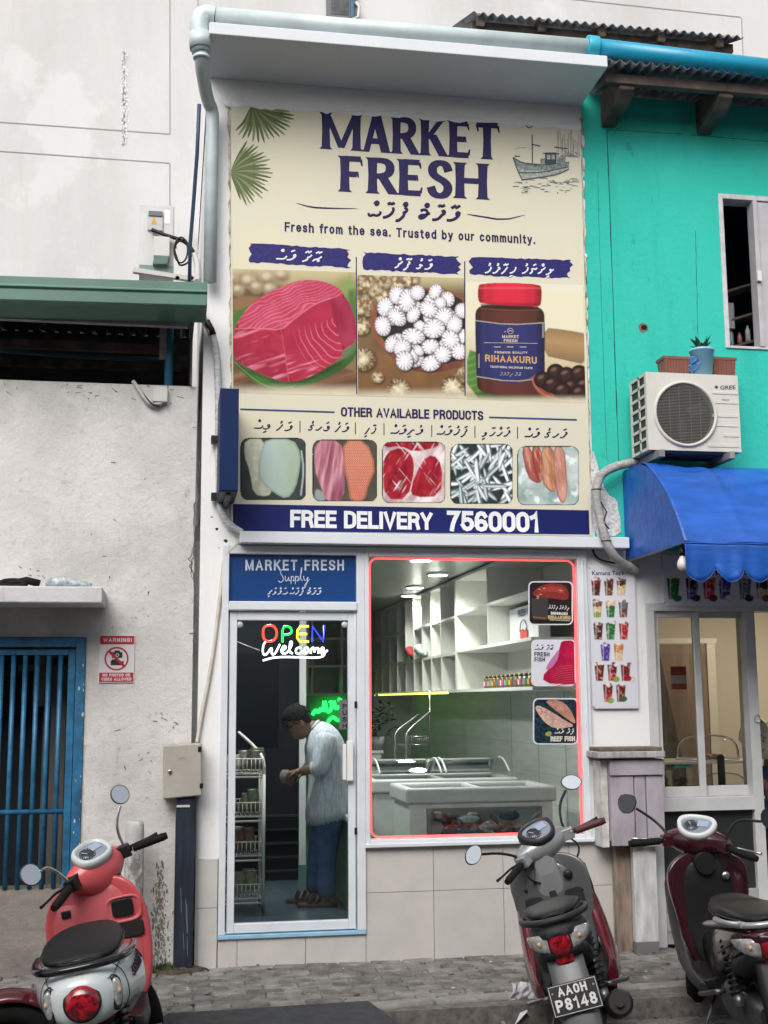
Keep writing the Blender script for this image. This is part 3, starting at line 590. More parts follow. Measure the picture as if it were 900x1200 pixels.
for k in range(n):                                           # corrugated roof sheet seen from below
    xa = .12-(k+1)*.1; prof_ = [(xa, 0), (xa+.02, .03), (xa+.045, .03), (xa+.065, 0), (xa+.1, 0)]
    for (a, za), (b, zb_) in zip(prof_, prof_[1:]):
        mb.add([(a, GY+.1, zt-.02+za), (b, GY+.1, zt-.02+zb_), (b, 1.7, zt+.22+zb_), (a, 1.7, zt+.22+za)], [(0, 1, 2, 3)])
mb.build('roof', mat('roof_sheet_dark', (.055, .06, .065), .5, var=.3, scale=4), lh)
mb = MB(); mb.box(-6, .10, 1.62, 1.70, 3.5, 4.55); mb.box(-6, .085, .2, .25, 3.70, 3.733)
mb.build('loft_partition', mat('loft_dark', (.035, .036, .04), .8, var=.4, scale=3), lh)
for py0, py1, y, c in ((365, 383, -.10, 0), (403, 415, .55, 1), (425, 436, 1.2, 1)):
    mb = MB(); a, b = W(221, py0+2, y), W(221, py1, y); mb.box(-6, min(a.x, .075), y, y+.05, b.z, a.z)
    mb.build('purlin', mat('grey_purlin', (.30, .29, .28), .7, var=.2) if not c else wood_dark, lh)
mb = MB(); mb.box(.086, .10, -.03, 1.62, 3.737, 4.24); mb.build('end_board', wood_dark, lh); mb = MB(); a = W(199, 385, .02); mb.tube([W(199, 378, .12), Vector((W(199, 378, .12).x, .12, 3.70))], .03, 10)
mb.build('corner_post', mat('blue_steel_post', (.02, .14, .24), .45, var=.15), lh)
mb = MB(); pbox(mb, 187, 383, 197, 420, .1, .14); mb.build('timber_stub', mat('stub_wood', (.30, .25, .22), .8, var=.3), lh)
for py in (419, 428): 
    mb = MB(); mb.tube([W(-60, py-22, .9), W(100, py-10, .9), W(190, py-6, .9)], .02, 6); mb.build('roof_cable', mat('loft_pipe_blue', (.03, .10, .15), .5), lh)
# concrete door canopy
mb = MB(); mb.box(-4, -.425, -.42, LY-.001, 2.245, 2.345)
mb.build('door_canopy', concrete, lh, bevel=.008)
# blue barred gate
gblue = mat('blue_gate_paint', (.018, .12, .24), .42, var=.3, scale=12, bump=.12, bscale=45)
gate = thing('barred_gate', 'blue steel gate of upright round bars set in the rough grey wall', 'gate', (-1.2, .05, .5))
mb = MB(); 
mb.box(-.60, -.541, -.005, .07, .50, 2.058); mb.box(-1.9, -.60, -.005, .07, 1.995, 2.058)
mb.build('gate_frame', gblue, gate, bevel=.004)
mb = MB(); gx = -.605
mb.box(gx-.045, gx, .03, .065, .52, 1.985); mb.box(-1.9, gx-.045, .03, .065, 1.945, 1.985)
mb.build('leaf_frame', gblue, gate, bevel=.003)
z = W(60, 951, .045).z; mb = MB(); mb.tube([(-1.9, .045, z), (gx-.046, .045, z)], .016, 10); mb.build('middle_rail', gblue, gate)
for k in range(16):
    xx = W(82, 860, .045).x-k*.0725; mb = MB(); mb.tube([(xx, .05, .502), (xx, .05, 1.944)], .0155, 12); mb.build('bar', gblue, gate)
mb = MB(); random.seed(55)
for k in range(34):
    x = random.choice((-.544, -.548, random.uniform(-.6, -.545))); z = random.uniform(.55, 2.0); q = random.uniform(.003, .011); mb.poly([(x+q*.7*random.uniform(.5, 1)*math.cos(a), -.0058-.00003*k, z+q*1.7*random.uniform(.5, 1)*math.sin(a)) for a in [2*PI*i/7 for i in range(7)]], k % 2)
mb.build('paint_chip', [mat('chip_pale', (.46, .46, .45), .9), mat('chip_rust', (.14, .07, .04), .9)], gate, recalc=False)
# yard seen behind the gate
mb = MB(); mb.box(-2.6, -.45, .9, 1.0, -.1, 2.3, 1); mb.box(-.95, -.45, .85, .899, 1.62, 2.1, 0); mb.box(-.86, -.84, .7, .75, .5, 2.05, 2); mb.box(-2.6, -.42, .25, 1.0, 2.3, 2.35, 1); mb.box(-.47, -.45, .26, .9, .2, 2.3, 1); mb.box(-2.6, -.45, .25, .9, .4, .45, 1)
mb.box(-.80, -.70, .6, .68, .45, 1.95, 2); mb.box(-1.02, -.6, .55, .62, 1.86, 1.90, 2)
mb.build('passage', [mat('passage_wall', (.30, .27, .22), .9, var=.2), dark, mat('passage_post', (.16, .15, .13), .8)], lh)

# ============================================================ the fish shop
shop = thing('shop_building', 'narrow white two-storey shop front with a concrete canopy along its top', 'shop', (1.5, 0, 0))
FX0, FX1 = .172, 2.888
mb = MB()
mb.box(FX0, FX1, 0, .2, 2.665, 5.95); mb.box(FX0, .318, 0, .2, .66, 2.665); mb.box(2.812, 3.235, 0, .2, 0, 2.665)
mb.build('front_wall', white_wall, shop)
mb = MB(); mb.box(FX0, FX0+.15, .2, 8, 2.9, 5.95); mb.box(FX0, FX1, .2, 8, 5.75, 5.94); mb.box(FX1-.15, FX1, .2, 8, 2.9, 5.75)
mb.build('side_wall', white_wall, shop)
mb = MB(); mb.box(.165, FX1, -.58, 0.2, 5.951, 6.035); mb.build('canopy', canopy_m, shop, bevel=.006)
# rough plaster lip along the top of the banner
mb = MB(); random.seed(31); pts = []
for k in range(60):
    px = 262+k*7.1; py = 121+(px-268)*.068; pts.append((px, py))
top = [W(p[0], p[1]-random.uniform(1, 7)*(.4+.6*abs(math.sin(p[0]*.03))), -.012) for p in pts]; bot = [W(p[0], p[1]+random.uniform(1.5, 5), -.0225) for p in pts]
mid = [(a+b)/2+Vector((0, -.012, 0)) for a, b in zip(top, bot)]
mb.loft([[Vector((p.x, -.002, p.z)) for p in top], mid, [Vector((p.x, -.0215, p.z)) for p in bot]], cap=False, closed=False)
mb.build('plaster_lip', mat('plaster_lip_white', (.66, .67, .68), .9, bump=.5, bscale=40), shop, recalc=False)
# tiles of the base
def tiles(mb, x0, x1, z0, z1, xs, zs, y):
    X = [x0]+[q for q in xs if x0 < q < x1]+[x1]; Z = [z0]+[q for q in zs if z0 < q < z1]+[z1]
    for a, b in zip(X, X[1:]):
        for c, d in zip(Z, Z[1:]): mb.box(a+.0015, b-.0015, y-.012, y, c+.0015, d-.0015)
mb = MB(); tx = [W(p, 1090, 0).x for p in (278, 358)]; tx2 = [W(p, 1060, 0).x for p in (508, 590, 668)]; zj = W(470, 1045, 0).z
tiles(mb, FX0, .318, -.05, .66, [.315], [.36], 0)
tiles(mb, .318, 1.262, -.05, .168, tx, [], 0)
tiles(mb, 1.262, 2.93, -.05, .715, tx2, [zj], 0)
mb.build('tile_plinth', tile, shop, bevel=.0015, seg=1)
mb = MB(); mb.box(FX0+.001, 2.93, .0005, .2, -.1, .165); mb.box(1.263, 2.811, .0005, .2, .165, .714); mb.box(FX0+.001, .317, .0005, .2, .165, .659); mb.build('grout_bed', grout, shop)
# white ledge between banner and shop front
mb = MB(); mb.box(.425, 3.09, -.13, -.001, 2.668, 2.742); mb.build('ledge', mat('ledge_paint', (.60, .63, .67), .45), shop, bevel=.004)
# sill and frames
mb = MB(); mb.box(.315, 1.262, -.03, .1, .1681, .192); mb.build('door_sill', bluesill, shop, bevel=.003)
DF0, DF1 = .33, 1.262
fr = MB(); fr.box(.318, .362, -.03, .07, .192, 2.662); fr.box(1.206, 1.262, -.03, .07, .192, 2.662); fr.box(.362, 1.206, -.03, .07, 2.605, 2.662); fr.box(.362, 1.206, -.045, .07, 2.235, 2.292)
fr.build('door_frame', alu, shop, bevel=.005)
mb = MB(); mb.box(.362, 1.206, .004, .012, 2.292, 2.605); tsp = mb.build('transom_sign', mat('blue_vinyl', (.004, .045, .18), .3, var=.06, scale=2, coat=.4), shop)
mb = MB(); YT = .0025; lw = mat('lettering_pale', (.52, .58, .68), .5)
stroke_px(mb, 'MARKET FRESH', (287.5, 668.5), (403, 668.5), 12.5, YT, 2.1, 0, .26)
# script word
def script(mb, segs, x0, y0, sx, sy, y, r, m=0):
    for st in segs: mb.tube([W(x0+u*sx, y0-v*sy, y) for u, v in smooth_pts(st, 2)], r, 6, m, flat=(1, .15, 1))
supply = [[(.22, .95), (.1, 1.0), (.03, .85), (.12, .68), (.15, .5), (.05, .38), (-.02, .48)],
          [(.2, .7), (.2, .48), (.27, .45), (.32, .7), (.32, .45), (.38, .5)],
          [(.4, .7), (.38, .2), (.4, .65), (.48, .7), (.49, .5), (.41, .46), (.52, .5)],
          [(.54, .7), (.52, .2), (.54, .65), (.62, .7), (.63, .5), (.55, .46), (.66, .5)],
          [(.66, .5), (.76, 1.05), (.72, 1.08), (.70, .5), (.78, .5)], [(.8, .7), (.82, .48), (.9, .5), (.96, .72), (.88, .2), (.8, .12), (.84, .3), (1.0, .55)]]
script(mb, supply, 327, 693, 36, 26, YT, .0028)
thaana(mb, 'މާކެޓް ފްރެޝް ސަޕްލައި', (314, 696.5), (377, 696.5), 5.5, YT, 0, .22)
mb.build('lettering', lw, tsp, recalc=False)
# door leaf
door = MB(); dl = (.372, 1.196)
lx0, lx1, lz0, lz1 = dl[0], dl[1], .20, 2.225
gx0, gx1, gz0, gz1 = W(276, 900, .0).x, W(408, 900, .0).x, W(340, 1080, 0).z, W(340, 727, 0).z
door.box(lx0, gx0, -.012, .035, lz0, lz1); door.box(gx1, lx1, -.012, .035, lz0, lz1); door.box(gx0, gx1, -.012, .035, lz0, gz0); door.box(gx0, gx1, -.012, .035, gz1, lz1)
dr = door.build('shop_door', alu, shop, bevel=.004)
mb = MB(); mb.box(gx0, gx1, .008, .013, gz0, gz1); mb.build('glass', glass_mat('door_glass', (.80, .85, .86)), dr)
mb = MB(); pbox(mb, 402, 872, 406, 914, -.06, -.03); pbox(mb, 406.5, 868, 414, 915, -.05, -.035); pbox(mb, 407, 875, 412, 880, -.035, -.0122); pbox(mb, 407, 903, 412, 908, -.035, -.0122)
mb.build('handle', mat('handle_white', (.72, .73, .72), .35), dr, bevel=.003)
for py in (826, 974):
    mb = MB(); pbox(mb, 415.5, py-4, 418.5, py+4, -.036, -.0301); mb.build('hinge', black, dr)
for px in (281, 404):
    mb = MB(); c = W(px, 732, -.0); mb.lathe([(0, -.006), (.02, -.006), (.022, .002), (.022, .006)], (c.x, .002, c.z), 'y', 16); mb.build('suction_cup', mat('cup_clear', (.4, .5, .48), .2), dr)
# display window
fr = MB(); WX0, WX1, WZ0, WZ1 = 1.29, 2.742, .752, 2.60
fr.box(1.262, WX0, -.03, .07, .716, 2.662); fr.box(WX1, 2.812, -.03, .07, .716, 2.662); fr.box(WX0, WX1, -.03, .07, WZ1, 2.662); fr.box(WX0, WX1, -.03, .07, .716, WZ0)
fr.box(WX1+.03, WX1+.045, -.04, -.0301, .72, 2.66)
wd = fr.build('display_window', alu, shop, bevel=.005)
mb = MB(); mb.box(1.255, 2.80, -.055, -.0305, .705, .728); mb.build('window_sill', alu, wd, bevel=.004)
mb = MB(); mb.box(WX0, WX1, .02, .026, WZ0, WZ1); mb.build('glass', glass, wd)
# room behind
RX0, RX1, RY1, RZ0, RZ1 = .20, 2.93, 7.0, .19, 2.715
mb = MB(); mb.box(RX0-.1, RX1+.1, .07, RY1+.1, RZ0-.1, RZ0)
mb.build('shop_floor', mat('blue_grey_floor_tile', (.06, .09, .115), .25, var=.15, scale=2), shop)
mb = MB(); mb.box(RX0-.1, RX1+.1, .21, RY1+.1, RZ1, RZ1+.1); mb.build('shop_ceiling', mat('shop_ceiling_panel', (.42, .44, .44), .25), shop)
mb = MB(); mb.box(RX0-.1, RX0, .2, RY1, RZ0, RZ1); mb.box(RX1, RX1+.1, .2, RY1, RZ0, RZ1); mb.box(RX0-.1, RX1+.1, RY1, RY1+.1, RZ0, RZ1)
mb.build('shop_inner_wall', mat('pale_wall_board', (.60, .62, .60), .5, var=.08, scale=3, stretch=(1, 1, 8)), shop)
mb = MB()
for y in (.9, 1.6, 2.4): mb.box(RX1-.004, RX1-.0005, y, y+.012, RZ0, 1.7)
for k in range(6): mb.box(RX1-.003, RX1-.0005, .2, RY1, .4+k*.22, .403+k*.22)
mb.build('board_joint', mat('joint_grey', (.42, .44, .43), .8), shop)
px = W(357.5, 870, 2.3)
mb = MB(); mb.box(RX0, px.x-.05, 2.32, 2.37, RZ0, RZ1); mb.box(RX0, RX0+.02, .25, 2.32, RZ0, RZ1); mb.build('dark_partition', navyblack, shop)
mb = MB(); mb.box(px.x-.05, px.x+.006, 2.28, 2.37, RZ0+.12, RZ1); mb.build('partition_post', whiteplas, shop)
mb = MB(); 
for k in range(5): mb.box(RX0+.02, px.x-.06, 2.26, 2.315, .26+k*.11, .275+k*.11)
mb.build('low_rail', mat('low_rail_grey', (.012, .014, .018), .5), shop)
# ============================================================ rain pipes along the roof edge
pipeg = mat('grey_pvc_pipe', (.48, .56, .57), .38, var=.1, scale=5)
pipeb = mat('blue_pvc_pipe', (.008, .26, .42), .32, var=.06, scale=4)
PY = -.50
rp = thing('rain_pipe', 'pale grey plastic rain pipe running along the canopy edge and down its left end', 'pipe', (.2, PY, 6))
a, b = W(252, 19, PY), W(689, 56, PY)
mb = MB(); mb.tube([a, b], .060, 18); mb.build('gutter_pipe', pipeg, rp)
mb = MB(); e0, e1 = W(234, 42, PY), W(236, 62, PY)
mb.tube([a]+[Vector(q) for q in smooth_pts([tuple(a), tuple(W(238, 16, PY)), tuple(W(233, 28, PY)), tuple(e0)], 2)][1:]+[e1], [.062]*2+[.064]*99 if False else .063, 16)
mb.build('elbow', pipeg, rp)
mb = MB(); mb.tube([W(234.5, 40, PY), W(235.5, 58, PY)], .074, 16); mb.build('coupling', pipeg, rp)
DX = .207
mb = MB(); mb.tube([W(236, 60, PY)]+[Vector(q) for q in smooth_pts([tuple(W(236.5, 66, PY)), tuple(W(236, 78, PY+.05)), tuple(W(243, 118, -.16)), (DX, -.085, W(241, 128, -.085).z), (DX, -.085, W(241, 150, -.085).z)], 2)]+[(DX, -.085, 4.44)], .045, 16)
mb.build('downpipe', pipeg, rp)
for py in (57, 66): 
    mb = MB(); c = W(236.2, py, PY); mb.tube([c, c+Vector((0, 0, -.02))], .055, 16); mb.build('collar', pipeg, rp)
bp = thing('blue_rain_pipe', 'thick bright blue plastic pipe running along the eaves of the green house', 'pipe', (3, PY, 6))
a, b = W(697, 56.5, PY), W(960, 87.5, PY)
mb = MB(); mb.tube([a, b], .068, 20); mb.build('pipe_length', pipeb, bp)
mb = MB(); mb.tube([W(687, 55.3, PY), W(700, 57, PY)], .082, 20); mb.build('socket', mat('blue_socket', (.03, .38, .52), .32), bp, bevel=.006)

# ============================================================ the green house
th = thing('teal_house', 'bright turquoise rendered house with corrugated eaves and a dark open window', 'house', (4.5, 0, 0))
TX0, TX1 = 2.8885, 7.0
wx0, wx1, wz0, wz1 = 3.93, 5.0, 4.16, 5.345
mb = MB(); mb.box(TX0, wx0, 0, .2, 2.665, 6.06); mb.box(wx1, TX1, 0, .2, 2.665, 6.06); mb.box(wx0, wx1, 0, .2, wz1, 6.06); mb.box(wx0, wx1, 0, .2, 2.665, wz0)
mb.build('wall', teal_wall, th)
mb = MB(); mb.box(TX0, TX1, .2, .24, 5.9, 6.08); mb.build('wall_head', teal_wall, th)
mb = MB()
for A, B, wd in (((711.5, 152), (725, 545), .007), ((711.5, 152), (800, 157), .004), ((809, 158), (902, 166), .004), ((700, 200), (711, 540), .002), ((815, 270), (818, 400), .003)):
    p, q = W(*A, -.0012), W(*B, -.0012)
    mid = [(p+(q-p)*t+Vector((random.gauss(0, .0012), 0, random.gauss(0, .0012)))) for t in [i/14 for i in range(15)]]
    for u, v in zip(mid, mid[1:]): mb.bar(u, v, .002, wd*random.uniform(.4, 1.2), upv=(0, 0, 1) if abs(p.x-q.x) > abs(p.z-q.z) else (1, 0, 0))
mb.build('wall_groove', mat('teal_groove', (.008, .07, .06), .9), th)
mb = MB(); c = W(754, 384, -.001); random.seed(4)
mb.poly([(c.x+(.035+.012*random.random())*math.cos(t), -.0012, c.z+(.028+.014*random.random())*math.sin(t)) for t in [2*PI*i/11 for i in range(11)]], 0)
mb.poly([(c.x+.004+.022*math.cos(t), -.002, c.z+.002+.02*math.sin(t)) for t in [2*PI*i/12 for i in range(12)]], 1)
mb.build('knocked_hole', [mat('broken_render', (.16, .12, .09), .95, var=.4, scale=60), mat('hole_black', (.003, .003, .004), 1)], th, recalc=False)
# bare white patch beside the awning
mb = MB(); random.seed(8)
pts = [(693, 520), (700, 545), (704, 560), (712, 578), (722, 585), (727, 600), (728, 628), (692, 628)]
mb.prism([W(p[0]+random.gauss(0, .8), p[1]+random.gauss(0, .8), -.006) for p in smooth_pts(pts, 1, True)], (0, .005, 0)); mb.build('bare_plaster', mat('bare_plaster', (.60, .59, .57), .95, var=.25, scale=25, bump=.8, bscale=45), th)
mb = MB(); random.seed(9)
for k in range(30):
    py = 140+k*12+random.uniform(-5, 5); px = 681.5+(py-150)*.0225+random.gauss(1, .7); c = W(px, py, -.006)
    mb.ball((c.x, -.004, c.z), (random.uniform(.008, .02), .006, random.uniform(.02, .06)), 6, random.choice((0, 0, 1)), 4)
mb.build('paint_edge', [mat('edge_white_paint', (.68, .68, .66), .9), mat('edge_ochre', (.30, .22, .10), .9)], th)
# eaves
sheet = mat('rusty_corrugated_sheet', (.12, .13, .14), .75, var=.5, scale=5, bump=.2, bscale=40)
def corrugated(name, x0, x1, ya, za, yb, zb, pitch, amp, m, parent, th_=.004):
    mb = MB(); n = int((x1-x0)/pitch*8); L_ = []
    for i in range(n+1):
        x = x0+(x1-x0)*i/n; o = amp*math.sin(2*PI*(x-x0)/pitch); L_.append([(x, ya, za+o), (x, yb, zb+o)])
    rings = L_; vs = [Vector(p) for r in rings for p in r]
    mb.add(vs, [(2*i, 2*i+1, 2*i+3, 2*i+2) for i in range(n)], 0, True)
    o = mb.build(name, m, parent, recalc=False); s_ = o.modifiers.new('solid', 'SOLIDIFY'); s_.thickness = th_; return o
corrugated('roof', TX0+.02, TX1, -.52, 6.03, .6, 6.22, .076, .016, sheet, th)
mb = MB(); mb.box(2.93, TX1, -.42, -.36, 5.93, 6.0); mb.build('eave_beam', wood_dark, th, bevel=.006)
for px0, px1 in ((722, 0), (835, 0), (948, 0)):
    x = W(px0, 105, -.2).x
    mb = MB(); mb.prism([(x-.05, -.40, 6.0), (x-.05, -.40, 5.90), (x-.05, -.32, 5.84), (x-.05, 0.0, 5.80), (x-.05, 0.0, 6.06)], (.11, 0, 0)); mb.build('rafter_end', wood_dark, th, bevel=.008)
# upper roof further back
UY = 1.6
ul, ur = W(553, 18, UY), W(872, 47, UY)
corrugated('upper_roof', ul.x, ur.x, UY, ul.z+.02, 2.6, ul.z+.42, .085, .018, sheet, th)
mb = MB(); zz = ul.z
mb.box(ul.x+.15, ur.x-.15, 2.2, 2.4, 6.0, zz+.18)
mb.build('upper_wall', mat('whitewashed_block', (.62, .60, .59), .9, var=.2, scale=6, bump=.3), th)
mb = MB(); mb.box(ul.x+.03, ur.x-.05, UY+.12, UY+.19, zz-.06, zz+.02); mb.build('upper_beam', wood_dark, th)
for k in range(5):
    x = ul.x+.1+k*(ur.x-ul.x-.3)/4
    mb = MB(); mb.bar((x, UY+.06, zz+.01), (x, 2.22, zz+.13), .07, .10); mb.build('upper_rafter', mat('grey_timber', (.14, .115, .095), .85, var=.5, scale=8), th, bevel=.006)
# window with open shutter, room behind
wf = MB(); F_ = .035
wf.box(wx0, wx0+F_, -.012, .12, wz0, wz1); wf.box(wx0+F_, wx1, -.012, .12, wz1-F_*1.1, wz1); wf.box(wx0+F_, wx1, -.012, .12, wz0, wz0+.02); 
wfo = wf.build('window', mat('grey_white_frame', (.48, .47, .48), .6, var=.15, scale=12), th, bevel=.004)
xs = W(886, 320, -.01).x
mb = MB(); mb.box(xs, xs+.035, -.02, .08, wz0+.021, wz1-F_*1.1-.001); mb.box(xs+.036, xs+.36, 0, .03, wz0+.021, wz1-F_*1.2)
mb.build('sash', mat('sash_grey', (.40, .39, .41), .6, var=.1), wfo, bevel=.003)
mb = MB(); pbox(mb, 888, 317, 893, 329, -.045, -.021); mb.build('latch', whiteplas, wfo, bevel=.003)
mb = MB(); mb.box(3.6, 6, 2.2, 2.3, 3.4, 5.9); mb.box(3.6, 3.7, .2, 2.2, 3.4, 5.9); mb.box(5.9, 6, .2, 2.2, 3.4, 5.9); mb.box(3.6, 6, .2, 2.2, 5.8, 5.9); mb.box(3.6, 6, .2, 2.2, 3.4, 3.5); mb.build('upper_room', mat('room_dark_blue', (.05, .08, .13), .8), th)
sh = thing('wall_rack', 'dim shelf rack of bottles inside the open turquoise house window', 'shelf', (4.4, .7, 4.2))
mb = MB()
for z in (4.40, 4.62, 4.86):
    for q in (0,): mb.bar((4.02, .75, z-.12), (5.0, .5, z+.16), .16, .018)
mb.build('shelf', mat('rack_wood', (.14, .11, .10), .7), sh)
mb = MB(); mb.bar((4.17, .7, 4.2), (4.17, .7, 4.5), .02, .02); mb.bar((4.5, .62, 4.3), (4.5, .62, 4.95), .02, .02); mb.build('upright', mat('rack_wood', ()), sh)
bts = [(.30, .35, .40), (.45, .45, .5), (.2, .3, .35), (.35, .12, .12), (.5, .5, .5), (.25, .2, .3)]
for k in range(9):
    t = k/8; x = 4.17+.5*t; z = 4.40-.12+.016+(x-4.02)*.286; h = random.uniform(.08, .15)
    mb = MB(); mb.lathe([(.018, 0), (.02, .01), (.02, h*.7), (.009, h*.85), (.009, h)], (x, .71-(x-4.02)*.255, z), 'z', 10)
    tag(mb.build('bottle', mat('bottle_dim_%d' % (k % 6), bts[k % 6], .2)), 'small bottle standing on the dim rack inside the turquoise house window', 'bottle', 'bottles on the rack in the upper window')
mb = MB(); c = W(853, 340, .55); mb.box(c.x-.06, c.x+.07, .6, .72, 4.51, 4.72)
tag(mb.build('carton', mat('carton_white', (.4, .4, .42), .7), bevel=.004), 'pale carton standing among bottles inside the turquoise house window', 'carton')

# ============================================================ air conditioner on the turquoise wall
ac = thing('air_conditioner', 'dirty white outdoor air conditioner with a round black fan grille above the blue awning', 'air conditioner', (3.48, -.25, 3.3))
AX0, AX1, AY0, AY1, AZ0, AZ1 = 3.152, 3.815, -.40, -.095, 3.305, 3.845
acm = wall_mat('yellowed_white_casing', (.56, .55, .51), [((.40, .38, .34), 3, (1, 1, .6), .5, .7, .6), ((.25, .23, .2), 20, (1, 1, 1), .66, .78, .4)], .03, 30, .45)
cx_ = W(803, 485, AY0).x; cz_ = W(803, 485, AY0).z; fr_ = .208
mb = MB()                                                    # front plate with a round opening
N = 48; ring = [(cx_+fr_*math.cos(2*PI*i/N), cz_+fr_*math.sin(2*PI*i/N)) for i in range(N)]
def edge_pt(a):
    dx, dz = math.cos(a), math.sin(a); t = min([(AX1-cx_)/dx if dx > 1e-6 else 9, (AX0-cx_)/dx if dx < -1e-6 else 9, (AZ1-cz_)/dz if dz > 1e-6 else 9, (AZ0-cz_)/dz if dz < -1e-6 else 9]); return (cx_+dx*t, cz_+dz*t)
outer = [edge_pt(2*PI*i/N) for i in range(N)]
corn = {}
for (x, z) in ((AX0, AZ0), (AX1, AZ0), (AX1, AZ1), (AX0, AZ1)):
    a = math.atan2(z-cz_, x-cx_) % (2*PI); i = int(a/(2*PI/N)); corn[i] = (x, z)
for i in range(N):
    j = (i+1) % N; P = [ring[i], outer[i]]+([corn[i]] if i in corn else [])+[outer[j], ring[j]]
    mb.poly([(p[0], AY0, p[1]) for p in P])
    mb.add([(ring[i][0], AY0, ring[i][1]), (ring[j][0], AY0, ring[j][1]), (ring[j][0], AY0+.05, ring[j][1]), (ring[i][0], AY0+.05, ring[i][1])], [(0, 1, 2, 3)])
for f in ([(AX0, AY0, AZ1), (AX1, AY0, AZ1), (AX1, AY1, AZ1), (AX0, AY1, AZ1)], [(AX1, AY0, AZ0), (AX1, AY1, AZ0), (AX1, AY1, AZ1), (AX1, AY0, AZ1)], [(AX0, AY0, AZ0), (AX0, AY0, AZ0), (AX1, AY0, AZ0), (AX1, AY1, AZ0), (AX0, AY1, AZ0)][1:]): mb.poly(f)
mb.poly([(AX0, AY1, AZ0), (AX1, AY1, AZ0), (AX1, AY1, AZ1), (AX0, AY1, AZ1)])
mb.build('casing', acm, ac, recalc=False)
mb = MB(); 
for a, b in ((AY0, AY0+.035), (AY1-.03, AY1)): mb.box(AX0-.006, AX0, a, b, AZ0, AZ1)
for k in range(8): z = AZ0+k*(AZ1-AZ0-.02)/7; mb.box(AX0-.006, AX0, AY0+.0351, AY1-.0301, z, z+.02)
mb.box(AX0-.006, AX0, AY0+.13, AY0+.15, AZ0+.001, AZ1-.001)
mb.build('side_grille', acm, ac)
mb = MB(); mb.box(AX0+.003, AX0+.004, AY0+.01, AY1-.005, AZ0+.01, AZ1-.01); mb.build('coil', mat('coil_dark', (.03, .03, .03), .6), ac)
mb = MB(); mb.lathe([(fr_+.024, 0), (fr_+.020, -.014), (fr_+.004, -.016), (fr_, 0)], (cx_, AY0-.0005, cz_), 'y', 56, cap=False); mb.build('fan_ring', acm, ac)
mb = MB(); mb.lathe([(fr_-.002, 0), (.001, 0)], (cx_, AY0+.045, cz_), 'y', 40); mb.build('fan_well', mat('fan_well_black', (.012, .012, .013), .7), ac)
mb = MB()
for k in range(40):
    z = cz_-fr_+(k+.5)*2*fr_/40; h = math.sqrt(max(fr_**2-(z-cz_)**2, 0)); mb.bar((cx_-h, AY0-.004, z), (cx_+h, AY0-.004, z), .004, .0038)
for x in (-.11, -.04, .04, .11): mb.bar((cx_+x, AY0+.001, cz_-math.sqrt(fr_**2-x*x)), (cx_+x, AY0+.001, cz_+math.sqrt(fr_**2-x*x)), .003, .003, upv=(1, 0, 0))
mb.build('fan_grille', mat('grille_grey', (.17, .165, .155), .5), ac)
for k in range(3):
    t = 2*PI*k/3+.4; mb = MB(); mb.bar((cx_+.03*math.cos(t), AY0+.03, cz_+.03*math.sin(t)), (cx_+.17*math.cos(t), AY0+.03, cz_+.17*math.sin(t)), .006, .09, upv=(-math.sin(t), .5, math.cos(t)))
    mb.build('fan_blade', mat('fan_blade_grey', (.025, .025, .025), .6), ac)
mb = MB()
for (p0, p1, p2, p3) in ((835, 459, 865, 462), (835, 470, 865, 473), (835, 485, 865, 489), (838, 498, 865, 500), (830, 520, 866, 524), (848, 508, 866, 512)): pbox(mb, p0, p1, p2, p3, AY0-.004, AY0-.0005)
mb.build('pressed_rib', acm, ac, bevel=.002)
mb = MB(); tx_ = mat('badge_dark', (.03, .03, .05), .4)
text_px(mb, 'GREE', (844, 456.5), (862, 456), 4.6, AY0-.001, 0, .02); c = W(839.5, 453.5, AY0-.001)
mb.poly([(c.x+.012*math.cos(t), AY0-.001, c.z+.012*math.sin(t)) for t in [2*PI*i/14 for i in range(14)]]); mb.poly([(c.x+.009*math.cos(t), AY0-.0016, c.z+.002+.007*math.sin(t)) for t in [PI*i/8 for i in range(9)]], 1)
text_px(mb, 'Fairy', (846, 469.5), (855, 469.5), 2.8, AY0-.006, 0, 0, 1, .3)
mb.build('badge', [tx_, mat('badge_red', (.5, .03, .03), .4)], ac, recalc=False)
for x in (AX0+.06, AX1-.10): mb = MB(); mb.bar((x, -.47, AZ0-.035), (x, 0, AZ0-.035), .04, .05); mb.bar((x, -.01, AZ0-.0605), (x, -.01, AZ0-.32), .04, .03); mb.build('wall_bracket', mat('grey_bracket', (.20, .20, .20), .5, var=.2), ac, bevel=.003)
mb = MB(); mb.box(AX0+.03, AX1-.03, AY0+.02, AY1-.01, AZ0-.012, AZ0-.001); mb.build('base_pan', mat('pan_dark', (.08, .08, .08), .6), ac)
